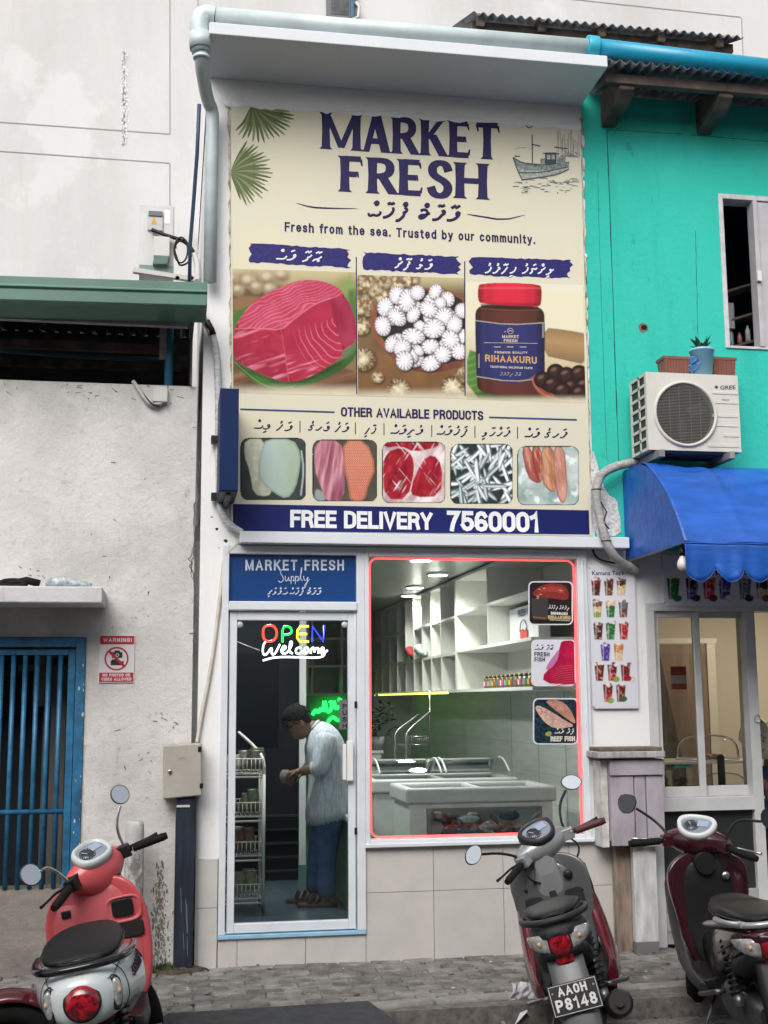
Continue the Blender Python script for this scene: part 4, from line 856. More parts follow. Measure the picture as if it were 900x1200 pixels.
# lagged pipe from the unit, curling down past the awning
hose = thing('lagged_pipe', 'thick grey taped pipe curling from the round fan unit down past the awning', 'pipe', (3.0, -.1, 3.0))
P = [W(755, 541, -.06), W(735, 543, -.10), W(714, 549, -.12), W(701, 560, -.13), W(698, 580, -.14), W(703, 605, -.15), W(708, 628, -.17), W(716, 648, -.15), W(727, 659, -.10), W(737, 664, -.06), W(747, 668, -.05)]
P = [Vector(q) for q in smooth_pts([tuple(p) for p in P], 3)]
mb = MB(); random.seed(3); mb.tube(P, [.031+random.uniform(-.0012, .0012) for _ in P], 12); mb.build('pipe_run', wall_mat('pipe_tape', (.36, .36, .36), [((.20, .20, .19), 8, (1, 1, 2), .45, .65, .8), ((.55, .55, .55), 14, (1, 1, 4), .55, .7, .7)], .5, 40, .6), hose)
mb = MB(); 
for t in (.38, .62): 
    p = P[int(t*len(P))]; mb.tube([p+Vector((.033*math.cos(a), .033*math.sin(a), 0)) for a in [2*PI*i/10 for i in range(10)]], .004, 5, closed=True)
mb.tube([W(704, 588, -.17), W(711, 600, -.19), W(707, 612, -.18), W(714, 620, -.2)], .005, 6)
mb.build('cable_tie', black, hose)
cb = MB(); cb.tube([Vector(q) for q in smooth_pts([tuple(W(694, 641, -.03)), tuple(W(697, 652, -.03)), tuple(W(708, 658, -.03)), tuple(W(728, 661, -.03))], 2)], .008, 8)
tag(cb.build('black_cable', black), 'short black cable looping under the right end of the white ledge', 'cable')
# pots on the unit
terra = mat('brown_plastic_pot', (.20, .075, .055), .55, var=.1)
def rect_pot(label, px0, px1, py0, py1, y):
    t = thing('flower_pot', label, 'flower pot', tuple(W((px0+px1)/2, py1, y)), 'pots standing on the air conditioner')
    a, b = W(px0, py0, y), W(px1, py0, y); zt, zb = a.z, AZ1+.001; w2 = (b.x-a.x)/2; cx = (a.x+b.x)/2
    def rg(s_, z): return [(cx+w2*s_*u, y+.07*s_*v, z) for u, v in ((-1, -1), (1, -1), (1, 1), (-1, 1))]
    mb = MB(); mb.loft([rg(.82, zb), rg(.93, zt-.02)], smooth=False); 
    for k in range(9): mb.bar((cx-w2*.75+k*w2*1.5/8, y-.062, zb+.004), (cx-w2*.85+k*w2*1.7/8, y-.068, zt-.022), .008, .008)
    mb.build('pot_body', terra, t); mb = MB(); mb.loft([rg(1, zt-.02), rg(1.02, zt), rg(.9, zt), rg(.88, zt-.015)], smooth=False); mb.build('rim', terra, t)
    mb = MB(); mb.loft([rg(.87, zt-.03), rg(.87, zt-.016)], smooth=False); mb.build('soil', mat('damp_soil', ()), t)
rect_pot('ribbed brown plastic pot on the air conditioner, left of the blue bucket', 773, 804, 420, 437, -.22)
rect_pot('ribbed brown plastic pot on the air conditioner, right of the blue bucket', 829, 858, 421, 437, -.16)
t = thing('plant_bucket', 'light blue bucket holding a spiky dark green plant', 'plant pot', tuple(W(823, 437, -.26)))
c = W(823.5, 437, -.27); zb = AZ1+.001; zt = W(823, 410, -.27).z
mb = MB(); mb.lathe([(.001, 0), (.062, 0), (.082, zt-zb-.02), (.088, zt-zb-.018), (.089, zt-zb), (.08, zt-zb), (.078, zt-zb-.02), (.001, zt-zb-.03)], (c.x, -.27, zb), 'z', 28); mb.build('bucket', mat('pale_blue_bucket', (.20, .45, .62), .35), t)
mb = MB(); 
for (u, v, r) in ((814, 419, 5), (816, 428, 4.2), (819, 424, 3.2)):
    pr = []
    for i in range(12):
        q = W(u+r*math.cos(2*PI*i/12), v+r*math.sin(2*PI*i/12), -.355); dx = (q.x-c.x)/.0805; pr.append((q.x, -.27-.086*math.sqrt(max(0, 1-min(1, dx*dx)))-.0008*r, q.z))
    mb.poly(pr)
mb.build('printed_blob', mat('bucket_print', (.07, .18, .42), .4), t, recalc=False)
mb = MB(); random.seed(12)
for k in range(22):
    a = random.uniform(0, 2*PI); ln = random.uniform(.06, .13); tip = Vector((c.x+math.cos(a)*ln*.75, -.27+math.sin(a)*ln*.6, zt+random.uniform(.03, .12)))
    b0 = Vector((c.x+math.cos(a)*.015, -.27+math.sin(a)*.015, zt-.02)); md = (b0+tip)/2+Vector((0, 0, .02)); sd_ = Vector((-math.sin(a), math.cos(a), 0))*.016
    mb.add([b0-sd_*.6, b0+sd_*.6, md+sd_, md-sd_, tip, md+Vector((0, 0, -.008))], [(0, 1, 2, 5), (1, 0, 3, 5)][:0]+[(0, 1, 5), (1, 2, 5), (0, 5, 3), (2, 4, 5), (3, 5, 4)])
mb.build('foliage', mat('snake_plant_green', (.025, .06, .035), .45, island=.5), t, recalc=False)
mb = MB(); c = W(803, 437, -.14); mb.lathe([(.001, 0), (.04, 0), (.045, .03), (.045, .09), (.03, .1), (.001, .1)], (c.x, -.14, AZ1+.001), 'z', 18)
tag(mb.build('jar', mat('grey_jar', (.38, .38, .38), .4)), 'small grey jar beside the blue bucket on the air conditioner', 'jar')

# ============================================================ blue awning
aw = thing('awning', 'glossy blue vinyl awning with a scalloped edge over the tea stall window', 'awning', (4.2, 0, 2.6))
blue = mat('blue_vinyl_awning', (.014, .09, .40), .38, var=.2, scale=5, bump=.35, bscale=7, stretch=(.6, 2, 2))
ax0, ax1 = 3.11, 6.4
prof = smooth_pts([(0, 3.215), (-.20, 3.235), (-.42, 3.20), (-.62, 3.08), (-.80, 2.90), (-.93, 2.72), (-1.0, 2.60)], 2)
mb = MB(); nx = 150; random.seed(2); rows = []
for i in range(nx+1):
    x = ax0+(ax1-ax0)*i/nx; row = []
    for k, (y, z) in enumerate(prof):
        t = k/(len(prof)-1)
        sag = .018*math.sin(PI*t)*abs(math.sin(PI*(x-ax0)/1.1))+.006*math.sin(9*x+3*t)*t
        wr = .005*math.sin((x-ax0)*31+t*9+2*math.sin(x*3))*max(0, .3-abs(t-.55))*4 + .014*math.exp(-(x-ax0)*2.6)*math.sin(22*t+(x-ax0)*11)+.008*math.sin(13*t+x*2.3)*math.sin(x*5.1+t*4)
        rb = .010*math.exp(-((((x-ax0)/.82) % 1-.5)/.035)**2)*math.sin(PI*min(1, t*1.1))
        row.append((x, y+sag*.6+wr*.7-rb*.6, z-sag*.6+wr+rb))
    rows.append(row)
mb.loft(rows, cap=False, closed=False)
o = mb.build('cover', blue, aw, recalc=False); q = o.modifiers.new('s', 'SOLIDIFY'); q.thickness = .004
mb = MB(); side = [(ax0, y, z) for y, z in prof]+[(ax0, -1.0, 2.595), (ax0, 0, 2.60)]
inner = [(ax0+.03*0, -.42, 2.92)]
mb.poly(side)
o = mb.build('side_panel', blue, aw, recalc=False); q = o.modifiers.new('s', 'SOLIDIFY'); q.thickness = .003
mb = MB(); val = []; nn = 330; hem = []                       # scalloped valance, thin cloth
for i in range(nn+1):
    x = ax0+(ax1-ax0)*i/nn; ph = ((x-ax0)/.195) % 1; sc = .150+.095*math.sin(PI*ph)**.62; u = x-ax0
    wv = .016*math.sin(u*2*PI/.39)+.009*math.sin(u*2*PI/.13+1.3*math.sin(u*3))+.006*math.sin(u*61+2*math.sin(u*7))
    row = [(x, -1.0-.004*math.sin(q*PI)+wv*q**1.3, 2.60-sc*q) for q in (0, .12, .3, .5, .7, .85, 1)]; val.append(row); hem.append(row[-1])
mb.loft(val, cap=False, closed=False); va_ = mb.build('valance', blue, aw, recalc=False); q = va_.modifiers.new('s', 'SOLIDIFY'); q.thickness = .0015
mb = MB(); mb.tube(hem, .0022, 5); mb.build('hem', mat('hem_blue', (.03, .14, .50), .5), va_)
mb = MB(); mb.tube([(ax0+(ax1-ax0)*k/40, -1.0025, 2.592+.002*math.sin(k*1.7)) for k in range(41)], .0025, 5); mb.tube([(ax0-.001, y-.001, z-.004) for y, z in prof], .003, 5); mb.build('seam', mat('seam_blue', (.006, .035, .17), .6), aw)
mb = MB()
for z0_, t_ in ((.010, .0), (.0, .03)): pass
mb.tube([(ax0+.02, -.94, 2.63), (ax1, -.94, 2.63)], .014, 10); mb.tube([(ax0+.015, -.985, 2.61), (ax0+.015, -.01, 2.595)], .013, 8); mb.tube([(ax0+.015, -.01, 2.60), (ax0+.015, -.01, 3.2)], .012, 8); mb.tube([(ax0+.9, -.985, 2.61), (ax0+.9, -.01, 2.595)], .013, 8)
mb.build('support_frame', mat('galvanised_tube', (.35, .35, .36), .4, .8), aw)
mb = MB(); c = W(800, 657, -.90); bl = thing('light_bulb', 'unlit white round bulb hanging under the blue awning', 'light bulb', tuple(c))
mb.lathe([(.001, -.062), (.022, -.058), (.034, -.04), (.036, -.022), (.030, 0), (.016, .022), (.015, .045)], c, 'z', 18); mb.build('bulb', mat('bulb_white', (.7, .68, .64), .25), bl)
mb = MB(); mb.lathe([(.019, .03), (.019, .07), (.004, .085), (.004, .15)], c, 'z', 12); mb.build('holder', black, bl)

# ============================================================ tea stall front
cf = thing('tea_stall', 'tea stall front of white sliding sashes under the blue awning', 'stall', (4.2, 0, 0))
CX0, CX1 = 3.24, 6.0
whitefr = mat('stall_white_frame', (.50, .51, .52), .45, var=.08, scale=5)
mb = MB(); mb.box(3.236, CX1, 0, .12, 2.30, 2.664); mb.build('fascia', white_wall, cf)
mb = MB(); mb.box(3.236, CX1, -.012, .12, 2.245, 2.298); mb.box(3.236, 3.30, -.01, .12, 0, 2.245); mb.box(3.30, W(876, 800, 0).x-.001, -.02, .14, .885, .975)
mb.build('frame', whitefr, cf, bevel=.004)
def pframe(mb, px0, py0, px1, py1, y0, y1, wpx, m=0):
    """rectangular frame; outer edge in photo pixels"""
    x0, x1, z0, z1 = pxr(px0, py0, px1, py1, y0); w_ = wpx*.0056
    mb.box(x0, x0+w_, y0, y1, z0, z1, m); mb.box(x1-w_, x1, y0, y1, z0, z1, m); mb.box(x0+w_, x1-w_, y0, y1, z1-w_*.8, z1, m); mb.box(x0+w_, x1-w_, y0, y1, z0, z0+w_*1.3, m); return x0+w_, x1-w_, z0, z1
zz0, zz1 = .976, 2.244
s1 = W(766, 800, .03).x, W(822, 800, .03).x; s2 = W(815, 800, .07).x, W(884, 800, .07).x
for (a, b), y, nm in ((s1, .02, 0), (s2, .065, 1)):
    mb = MB(); q = .048; mb.box(a, a+q, y, y+.035, zz0, zz1); mb.box(b-q, b, y, y+.035, zz0, zz1); mb.box(a+q, b-q, y, y+.035, zz1-.04, zz1); mb.box(a+q, b-q, y, y+.035, zz0, zz0+.07)
    so = mb.build('sliding_sash', whitefr, cf, bevel=.003)
    mb = MB(); mb.box(a+q, b-q, y+.015, y+.019, zz0+.07, zz1-.04); mb.build('glass', glass_mat('stall_glass', (.92, .93, .91), .8), so)
mb = MB(); xj = W(876, 800, 0).x; mb.box(xj, xj+.075, -.008, .14, 0.02, 2.244); mb.build('door_post', whitefr, cf, bevel=.004)
mb = MB(); c = W(887.5, 842, -.02); mb.tube([c+Vector((.02*math.cos(t), 0, .028*math.sin(t))) for t in [2*PI*i/18 for i in range(18)]], .003, 6, closed=True); mb.build('pull_ring', steel, cf)
mb = MB(); mb.box(3.30, xj, .03, .05, .36, .885); mb.build('lower_pane', mat('dark_lower_glass', (.025, .027, .028), .12), cf)
mb = MB(); mb.box(3.30, xj, -.012, .12, .02, .36); mb.box(3.30, xj, -.02, -.0121, .10, .12); mb.box(3.30, xj, -.02, -.0121, .23, .25); mb.build('lower_panel', mat('stall_lower_panel', (.30, .31, .31), .6, var=.15), cf, bevel=.003)
# inside of the stall
cream = mat('cream_room_wall', (.62, .56, .46), .7); brown = mat('brown_door_board', (.20, .14, .105), .55, var=.25, scale=3, stretch=(4, 4, .5))
mb = MB(); mb.box(3.236, 7.5, 2.6, 2.7, 0, 2.75); mb.box(3.236, 3.25, .141, 2.6, 0, 2.75); mb.box(7.4, 7.5, .14, 2.6, 0, 2.75); mb.box(3.236, 7.5, .141, 2.7, 2.75, 2.8); mb.build('room_wall', cream, cf)
mb = MB(); mb.box(3.236, 7.5, .141, 2.7, -.02, 0.02); mb.build('room_floor', mat('stall_floor', (.2, .19, .18), .4), cf)
xd0, xd1 = W(770, 800, 2.2).x, W(829, 800, 2.2).x
mb = MB(); mb.box(xd0-.1, xd1, 2.2, 2.24, .02, W(800, 755, 2.2).z); mb.build('inner_door', brown, cf)
mb = MB(); mb.box(xd0, xd1+.1, 2.19, 2.24, W(800, 754, 2.19).z, W(800, 748, 2.19).z); mb.box(xd1+.004, xd1+.08, 2.19, 2.24, .02, W(840, 754, 2.19).z-.001); mb.build('inner_frame', mat('inner_frame_cream', (.60, .57, .50), .6), cf)
mb = MB(); mb.prism([W(772, 762, 1.9), W(772, 1000, 1.9), W(824, 1000, 1.9)], (0, .03, 0)); mb.build('painted_reflection', mat('reflection_brown', (.085, .07, .06), .7, var=.4, scale=4, stretch=(5, 5, .5)), cf)  # triangle modelled in place of a reflection in the left sash
lp = bpy.data.lights.new('stall_lamp_light', 'AREA'); lp.energy = 26; lp.color = (1, .86, .66); lp.size = .35
cl = thing('ceiling_lamp', 'warm lit ceiling lamp inside the tea stall', 'lamp', (5.1, 1.2, 2.72))
mb = MB(); mb.lathe([(.001, 0), (.14, 0), (.16, .03), (.001, .03)], (5.1, 1.2, 2.71), 'z', 24); mb.build('diffuser', glow('warm_diffuser', (1, .85, .62), 4), cl)
lo = bpy.data.objects.new('stall_lamp_light', lp); COL.objects.link(lo); lo.location = (5.1, 1.2, 2.69)
# menu boards
CC = ['#6e160f', '#4a2216', '#cdb694', '#1e6a34', '#a51226', '#4b3190', '#c07a32', '#63666e', '#7f9a3c', '#6d432f', '#cfc9c4', '#1d1a1f', '#b7476c']
def cup(c, px, py, h, cols):
    """printed drink painted softly: tapered clear cup, layers running into each other, ice or cream on top"""
    w_ = h*.30; m = c.poly([(px-w_, py-h/2), (px+w_, py-h/2), (px+w_*.72, py+h/2), (px-w_*.72, py+h/2)], .9, 0); t = np.clip((c.Y-(py-h/2))/h+.25*(c.noise(3.2, 2)-.5), 0, .999)*len(cols); k = t.astype(int)
    col = np.array([srgb(CC[q]) for q in cols])[k.clip(0, len(cols)-1)]; c.C = c.C*(1-m[..., None])+col*m[..., None]
    u = (c.X-px)/w_; c.mix(m*np.clip(np.abs(u)-.45, 0, 1)*.9, '#15100f'); c.mix(m*np.clip(1-np.abs(u+.45)/.18, 0, 1)*.45, '#efe9e6'); c.mix(m*np.clip(c.noise(2.6, 2)*3-1.8, 0, 1)*.6, '#e2d9d2'); c.mix(m*np.clip(c.noise(2.2, 2)*3-1.9, 0, 1)*.6, '#1b1210')
    for i in range(5):
        a, b = c.rng.random(2); q = c.ell(px+(a*2-1)*w_*.85, py-h/2-(b-.3)*h*.12, w_*.34, w_*.28, 0, .7); c.mix(q*.85, CC[cols[0]] if i % 2 else '#d9d2cc')
def garnish(c, px, py, r, ci): m = c.ell(px, py, r, r*.8, 0, .8); c.mix(m*np.clip(.6+c.noise(2.5, 2), 0, 1), CC[ci]); c.mix(m*np.clip(c.r-.6, 0, 1), '#2a2420')
cupm = {11: mat('print_black', (.012, .012, .015), .5)}
board_m = mat('menu_board_print', (.60, .60, .67), .45)
mn = thing('menu_board', 'tall pale menu board of iced drinks on the white pillar', 'sign', (3.0, -.02, 1.6))
mb = MB(); mb.box(2.84, 3.155, -.024, -.001, 1.578, 2.548); mb.build('board', board_m, mn, bevel=.002)
mb = MB(); text_px(mb, "Kamana Tea's", (694, 674), (731, 674), 5, -.0252, 0, .015)
mb.build('lettering', cupm[11], mn, recalc=False)
cv = Canvas((690.5, 667), (743.5, 667), (748.5, 828), (694.5, 828), .7, '#cdcdd7', 31); cv.mix(cv.noise(30, 2)*.3, '#bdbdcb')
rows_ = [(688.5, [(698.5, [0, 1]), (713.5, [1, 9]), (728, [1, 2, 2])]), (714, [(700, [9, 2, 8]), (715.5, [2, 3, 3]), (730.5, [7, 9])]), (740, [(701, [1, 1]), (715.5, [3, 3]), (731, [4, 4])]), (765, [(709.5, [5, 5]), (725, [6, 2])]), (788.5, [(702.5, [0, 0]), (717.5, [0, 4]), (733, [0, 0])]), (813, [(712.5, [0, 4]), (727.5, [0, 0])])]
for py, cs in rows_:
    for px, q in cs: cup(cv, px, py, 19, q)
for px, py, ci in ((722, 796, 8), (740, 796, 10), (736, 795, 4), (715.5, 821, 8), (731, 819, 3)): garnish(cv, px, py, 4, ci)
cv.build('drink_picture', -.0248, mn)
mh = thing('header_board', 'wide pale board of printed smoothies above the stall sashes', 'sign', (4.0, -.02, 2.3))
mb = MB(); mb.box(W(778, 690, -.018).x, 5.9, -.018, -.001, 2.305, 2.64); mb.build('board', mat('header_board_print', (.60, .60, .68), .5), mh)
mb = MB(); text_px(mb, 'Kamana Smoothies', (811, 674), (940, 672.5), 7.5, -.0192, 0, .015); mb.build('lettering', cupm[11], mh, recalc=False)
cv = Canvas((780, 677), (935, 677), (935, 710), (780, 710), .7, '#cacad5', 32)
for px, q, e in ((789, [3, 3], 3), (811, [11, 5], 1), (831, [4, 12], 0), (849.5, [5, 5], 10), (873, [7, 7], 11), (893, [1, 2], 9), (915, [3, 8], 3)): cup(cv, px, 690, 25, q); garnish(cv, px+5, 701, 5, e)
cv.build('drink_picture', -.0188, mh)
# notice stuck on the sash, domes, boxes
nt_ = thing('paper_notice', 'small red and white paper notice stuck inside the stall sash', 'notice', tuple(W(795, 795, .03)))
mb = MB(); x0, x1, z0, z1 = pxr(786, 781, 804, 808, .045); mb.box(x0, x1, .0405, .0415, z0, z1); mb.build('sheet', mat('notice_paper', (.45, .38, .35), .7), nt_)
mb = MB(); h_ = (z1-z0)/3; mb.box(x0, x1, .0395, .0403, z1-h_*1.15, z1); mb.box(x0, x1, .0395, .0403, z0, z0+h_*.75); mb.build('red_band', mat('notice_red', (.32, .05, .05), .6), nt_)
cab = thing('display_shelf', 'white shelf stand behind the sashes carrying the clear food domes', 'shelf', (4.0, .5, .98))
DY = .55
xa, xb = W(745, 935, DY).x, W(880, 900, DY).x
z1_, z2_ = W(800, 891, DY).z, W(840, 931, DY).z
for z in (z1_, z2_-.002):
    mb = MB(); mb.box(xa, xb, DY-.2, DY+.3, z-.018, z); mb.build('shelf_board', mat('shelf_pale', (.62, .60, .55), .5), cab, bevel=.003)
mb = MB(); mb.box(xa, xb, DY-.1, DY+.3, .02, z2_-.05); mb.build('cabinet', mat('stall_cabinet', (.25, .24, .22), .6), cab)
dome = glass_mat('dome_acrylic', (.97, .97, .96), .9, .02, 1.07)
for k, (px, z, wpx, hpx) in enumerate(((831, z1_, 37, 30), (850, z2_, 26, 25))):
    c = W(px, 885, DY); r = wpx*.0061; h = hpx*.0062
    t = thing('food_dome', ['large clear acrylic dome on the upper stall shelf behind both sashes', 'smaller clear acrylic dome on the lower stall shelf beside the black post'][k], 'food dome', (c.x, DY, z), 'clear domes in the tea stall')
    mb = MB(); mb.lathe([(r, .001), (r*1.0, h*.35), (r*.95, h*.6), (r*.82, h*.8), (r*.6, h*.93), (r*.3, h*.99), (.012, h)], (c.x, DY+.03, z), 'z', 28, cap=False); mb.build('cover', dome, t)
    mb = MB(); mb.tube([(c.x+r*math.cos(a), DY+.03+r*math.sin(a), z+.006) for a in [2*PI*i/28 for i in range(28)]], .005, 6, closed=True); mb.build('rim', mat('dome_rim', (.6, .6, .58), .3), t)
    random.seed(k)
    for q in range(4):
        tag(MB().ball((c.x+random.uniform(-.1, .1), DY+random.uniform(-.03, .08), z+.022), (.04, .03, .022), 10, 0, 6).build('pastry', mat('pastry_%d' % k, [(.25, .13, .06), (.35, .05, .04)][k], .7)), 'small %s pastry under the %s' % (['golden', 'red'][k], ['large clear dome behind both sashes', 'clear lower dome by the black post'][k]), 'pastry', ['pastries under the large dome', 'pastries under the lower dome'][k])
teal_lid = mat('teal_plastic_lid', (.02, .30, .32), .4); snack = mat('snack_brown', (.22, .14, .06), .8, var=.6, scale=40)
for k, (p0, p1, q0, q1, y) in enumerate(((763, 788, 903, 929, .33), (791, 812, 900, 929, .36))):
    x0, x1, z0, z1 = pxr(p0, q0, p1, q1, y); z0 = z2_
    t = thing('snack_tub', ['clear snack tub without a lid in the stall corner by the wooden box', 'clear snack tub with a teal lid on the stall shelf'][k], 'tub', ((x0+x1)/2, y, z0), 'snack tubs on the stall shelf')
    mb = MB(); mb.box(x0, x1, y, y+.13, z0, z1); mb.build('tub', glass_mat('tub_clear', (.8, .84, .82), .7, .05), t, bevel=.008)
    mb = MB(); random.seed(40+k)
    for q in range(26): mb.ball((random.uniform(x0+.025, x1-.025), y+random.uniform(.02, .11), z0+random.uniform(.02, (z1-z0)*.72)), random.uniform(.012, .022), 7, 0, 5)
    mb.build('snacks', snack, t)
    if k: mb = MB(); mb.box(x0-.006, x1+.006, y-.006, y+.136, z1, z1+.018); mb.build('lid', teal_lid, t, bevel=.004)
pp = MB(); c = W(847, 938, .2); pp.tube([(c.x, .2, .98), (c.x, .2, W(847, 889, .2).z)], .026, 16); pp.ball((c.x, .2, W(847, 888, .2).z), .026, 16)
tag(pp.build('padded_post', mat('black_foam', (.008, .009, .014), .9)), 'black foam wrapped post standing behind the right stall sash', 'post')
# grey wooden meter box on posts by the pillar
wb = thing('wooden_box', 'weathered lilac grey wooden box on two posts beside the pillar', 'box', (3.05, -.12, 0))
lil = mat('flaking_lilac_paint', (.34, .31, .35), .8, var=.2, scale=5, bump=.35, bscale=30, stretch=(1, 1, .4)); lil2 = mat('bare_grey_board', (.33, .32, .32), .85, var=.3, scale=9, bump=.3, stretch=(3, 3, .5))
BY = -.22; x0, x1, z0, z1 = pxr(716, 888, 779, 991, BY)
mb = MB(); mb.box(x0, x1, BY+.021, -.03, z0+.03, z1-.01); mb.build('box_body', lil2, wb)
bw = (x1-x0)/3
for k, (a, b) in enumerate(((0, .44), (.45, .66), (.67, 1.0))):
    mb = MB(); q = (x1-x0); mb.box(x0+a*q, x0+b*q-.004, BY+random.uniform(0, .004), BY+.02, z0-.004*k, z1-.115); mb.build('front_board', lil, wb, bevel=.003)
mb = MB(); mb.box(x0-.004, x1+.004, BY-.014, BY+.02, z1-.112, z1-.012); mb.build('top_board', lil, wb, bevel=.003)
xl = W(706, 940, BY+.02).x; mb = MB(); mb.box(xl, x0-.005, BY+.04, -.03, z0-.01, z1-.02); mb.build('side_board', mat('worn_white_board', (.50, .49, .48), .85, var=.25, scale=12), wb)
mb = MB(); pbox(mb, 701, 880.5, 780, 888.5, BY-.05, -.028); mb.build('lid', lil2, wb, bevel=.008)
mb = MB(); pbox(mb, 703, 876, 776, 880, BY-.03, -.029); mb.build('lid_board', wood_old, wb, bevel=.004)
c0, c1 = W(740, 1000, -.13).x, W(767, 1000, -.13).x
mb = MB(); mb.box(c0, c1, -.16, -.10, .07, z0+.05); mb.build('post', mat('peeling_white_post', (.50, .51, .52), .8, var=.3, scale=6, stretch=(2, 2, .4), bump=.3), wb, bevel=.006)
mb = MB(); mb.box(c0+.001, c1-.002, -.159, -.101, -.01, .071); mb.build('post_foot', mat('foot_grey', (.15, .15, .15), .9), wb, bevel=.004)
c0, c1 = W(719, 1000, -.06).x, W(737, 1000, -.06).x
mb = MB(); mb.box(c0, c1, -.09, -.03, -.01, z0+.05); mb.build('post', mat('rusty_brown_post', (.22, .17, .13), .85, var=.5, scale=5, stretch=(2, 2, .5), bump=.4), wb, bevel=.006)
# ============================================================ the big printed banner
B = thing('shop_banner', 'tall printed banner of fish products covering the upper shop wall', 'banner', (1.6, -.02, 2.76))
BY0 = -.020
def byz(n): return BY0-.0009*n
mb = MB()
tl_, tr_, bl_, br_ = (.335, 5.762), (2.872, 5.785), (.372, 2.764), (2.862, 2.764)
N = 24; Lx = []; 
for i in range(N+1):                                         # slightly slack sheet
    t = i/N; xa = tl_[0]*t+bl_[0]*(1-t); xb = tr_[0]*t+br_[0]*(1-t); row = []
    for j in range(17):
        s_ = j/16; z = bl_[1]+(tl_[1]*(1-s_)+tr_[1]*s_-bl_[1])*t; row.append((xa+(xb-xa)*s_, BY0, z))
    Lx.append(row)
mb.loft(Lx, cap=False, closed=False)
sheet_m = wall_mat('cream_vinyl', (.61, .58, .45), [((.57, .55, .46), .8, (1, 1, 1), .4, .65, .8), ((.64, .59, .40), 1.5, (1, 1, 1), .52, .7, .7), ((.42, .40, .33), 30, (1, 1, 1), .66, .8, .25)], .02, 6, .5)
mb.box(.38, 2.858, BY0+.002, -.002, 2.77, 5.755)
o = mb.build('vinyl_sheet', sheet_m, B, recalc=False)
# worn ochre edge where the wall shows beside the sheet
mb = MB(); random.seed(14)
def torn(a, b, w0, n, side):
    P, Q = [], []
    for i in range(n+1):
        t = i/n; c = W(a[0]+(b[0]-a[0])*t, a[1]+(b[1]-a[1])*t, byz(1)); P.append(c); Q.append(c+Vector((side*random.uniform(.1, 1)*w0, 0, 0)))
    for i in range(n): mb.poly([P[i], P[i+1], Q[i+1], Q[i]])
torn((269, 124), (272, 455), .020, 40, -1); torn((681, 152), (691, 560), .014, 40, 1)
mb.build('torn_edge', mat('ochre_glue_stain', (.36, .27, .12), .9, var=.4, scale=20, col2=(.58, .55, .46)), B, recalc=False)
P_navy = mat('banner_navy', (.018, .013, .075), .5, var=.25, scale=60, spec=.15)
P_blue = mat('banner_blue_band', (.008, .013, .10), .45, var=.08, scale=3, spec=.2)
P_white = mat('banner_white', (.68, .69, .70), .5)
def part(nm, mb, mats): return mb.build(nm, mats, B, recalc=False)
def pl(mb, pts, lay, m=0, it=0, closed=True):
    if it: pts = smooth_pts(pts, it, closed)
    mb.poly([W(p[0], p[1], byz(lay)) for p in pts], m)
def px_rib(mb, pts, wpx, lay, m=0, it=1, taper=True):
    pts = smooth_pts(pts, it); k = len(pts); L_, R_ = [], []
    for i, p in enumerate(pts):
        a, b = pts[max(i-1, 0)], pts[min(i+1, k-1)]; dx, dy = b[0]-a[0], b[1]-a[1]; q = math.hypot(dx, dy) or 1
        h = wpx/2*(math.sin(PI*(i+.4)/(k-.2)) if taper else 1); L_.append((p[0]-dy/q*h, p[1]+dx/q*h)); R_.append((p[0]+dy/q*h, p[1]-dx/q*h))
    for i in range(k-1): pl(mb, [L_[i], L_[i+1], R_[i+1], R_[i]], lay, m)
# ---- title in flared serif capitals
SER = {
 'M': [('s', .07, 0, .07, 1), ('s', .93, 0, .93, 1), ('d', .10, .98, .50, .06), ('d', .90, .98, .50, .06)],
 'A': [('d', .14, 0, .48, 1), ('D', .86, 0, .52, 1), ('b', .28, .30, .72, .30), ('f', .10, 0), ('f', .90, 0)],
 'R': [('s', .15, 0, .15, 1), ('c', [(.15, .93), (.6, .93), (.78, .82), (.78, .62), (.6, .50), (.15, .48)]), ('D', .50, .48, .90, 0), ('f', .92, 0)],
 'K': [('s', .15, 0, .15, 1), ('d', .24, .45, .80, 1.0), ('D', .42, .58, .88, 0), ('f', .90, 0), ('F', .80, 1)],
 'E': [('s', .15, 0, .15, 1), ('b', .15, .93, .82, .93), ('b', .15, .5, .68, .5), ('b', .15, .07, .86, .07), ('v', .84, .07, .24), ('v', .80, .93, .76), ('v', .67, .58, .42)],
 'T': [('s', .5, 0, .5, 1), ('b', .06, .93, .94, .93), ('v', .07, .93, .74), ('v', .93, .93, .74)],
 'F': [('s', .15, 0, .15, 1), ('b', .15, .93, .84, .93), ('b', .15, .5, .66, .5), ('v', .82, .93, .74), ('v', .66, .58, .42)],
 'S': [('c', [(.84, .72), (.74, .92), (.45, .97), (.2, .86), (.18, .67), (.35, .55), (.66, .45), (.84, .30), (.76, .10), (.5, .02), (.22, .08), (.12, .28)])],
 'H': [('s', .12, 0, .12, 1), ('s', .88, 0, .88, 1), ('b', .12, .5, .88, .5)]}
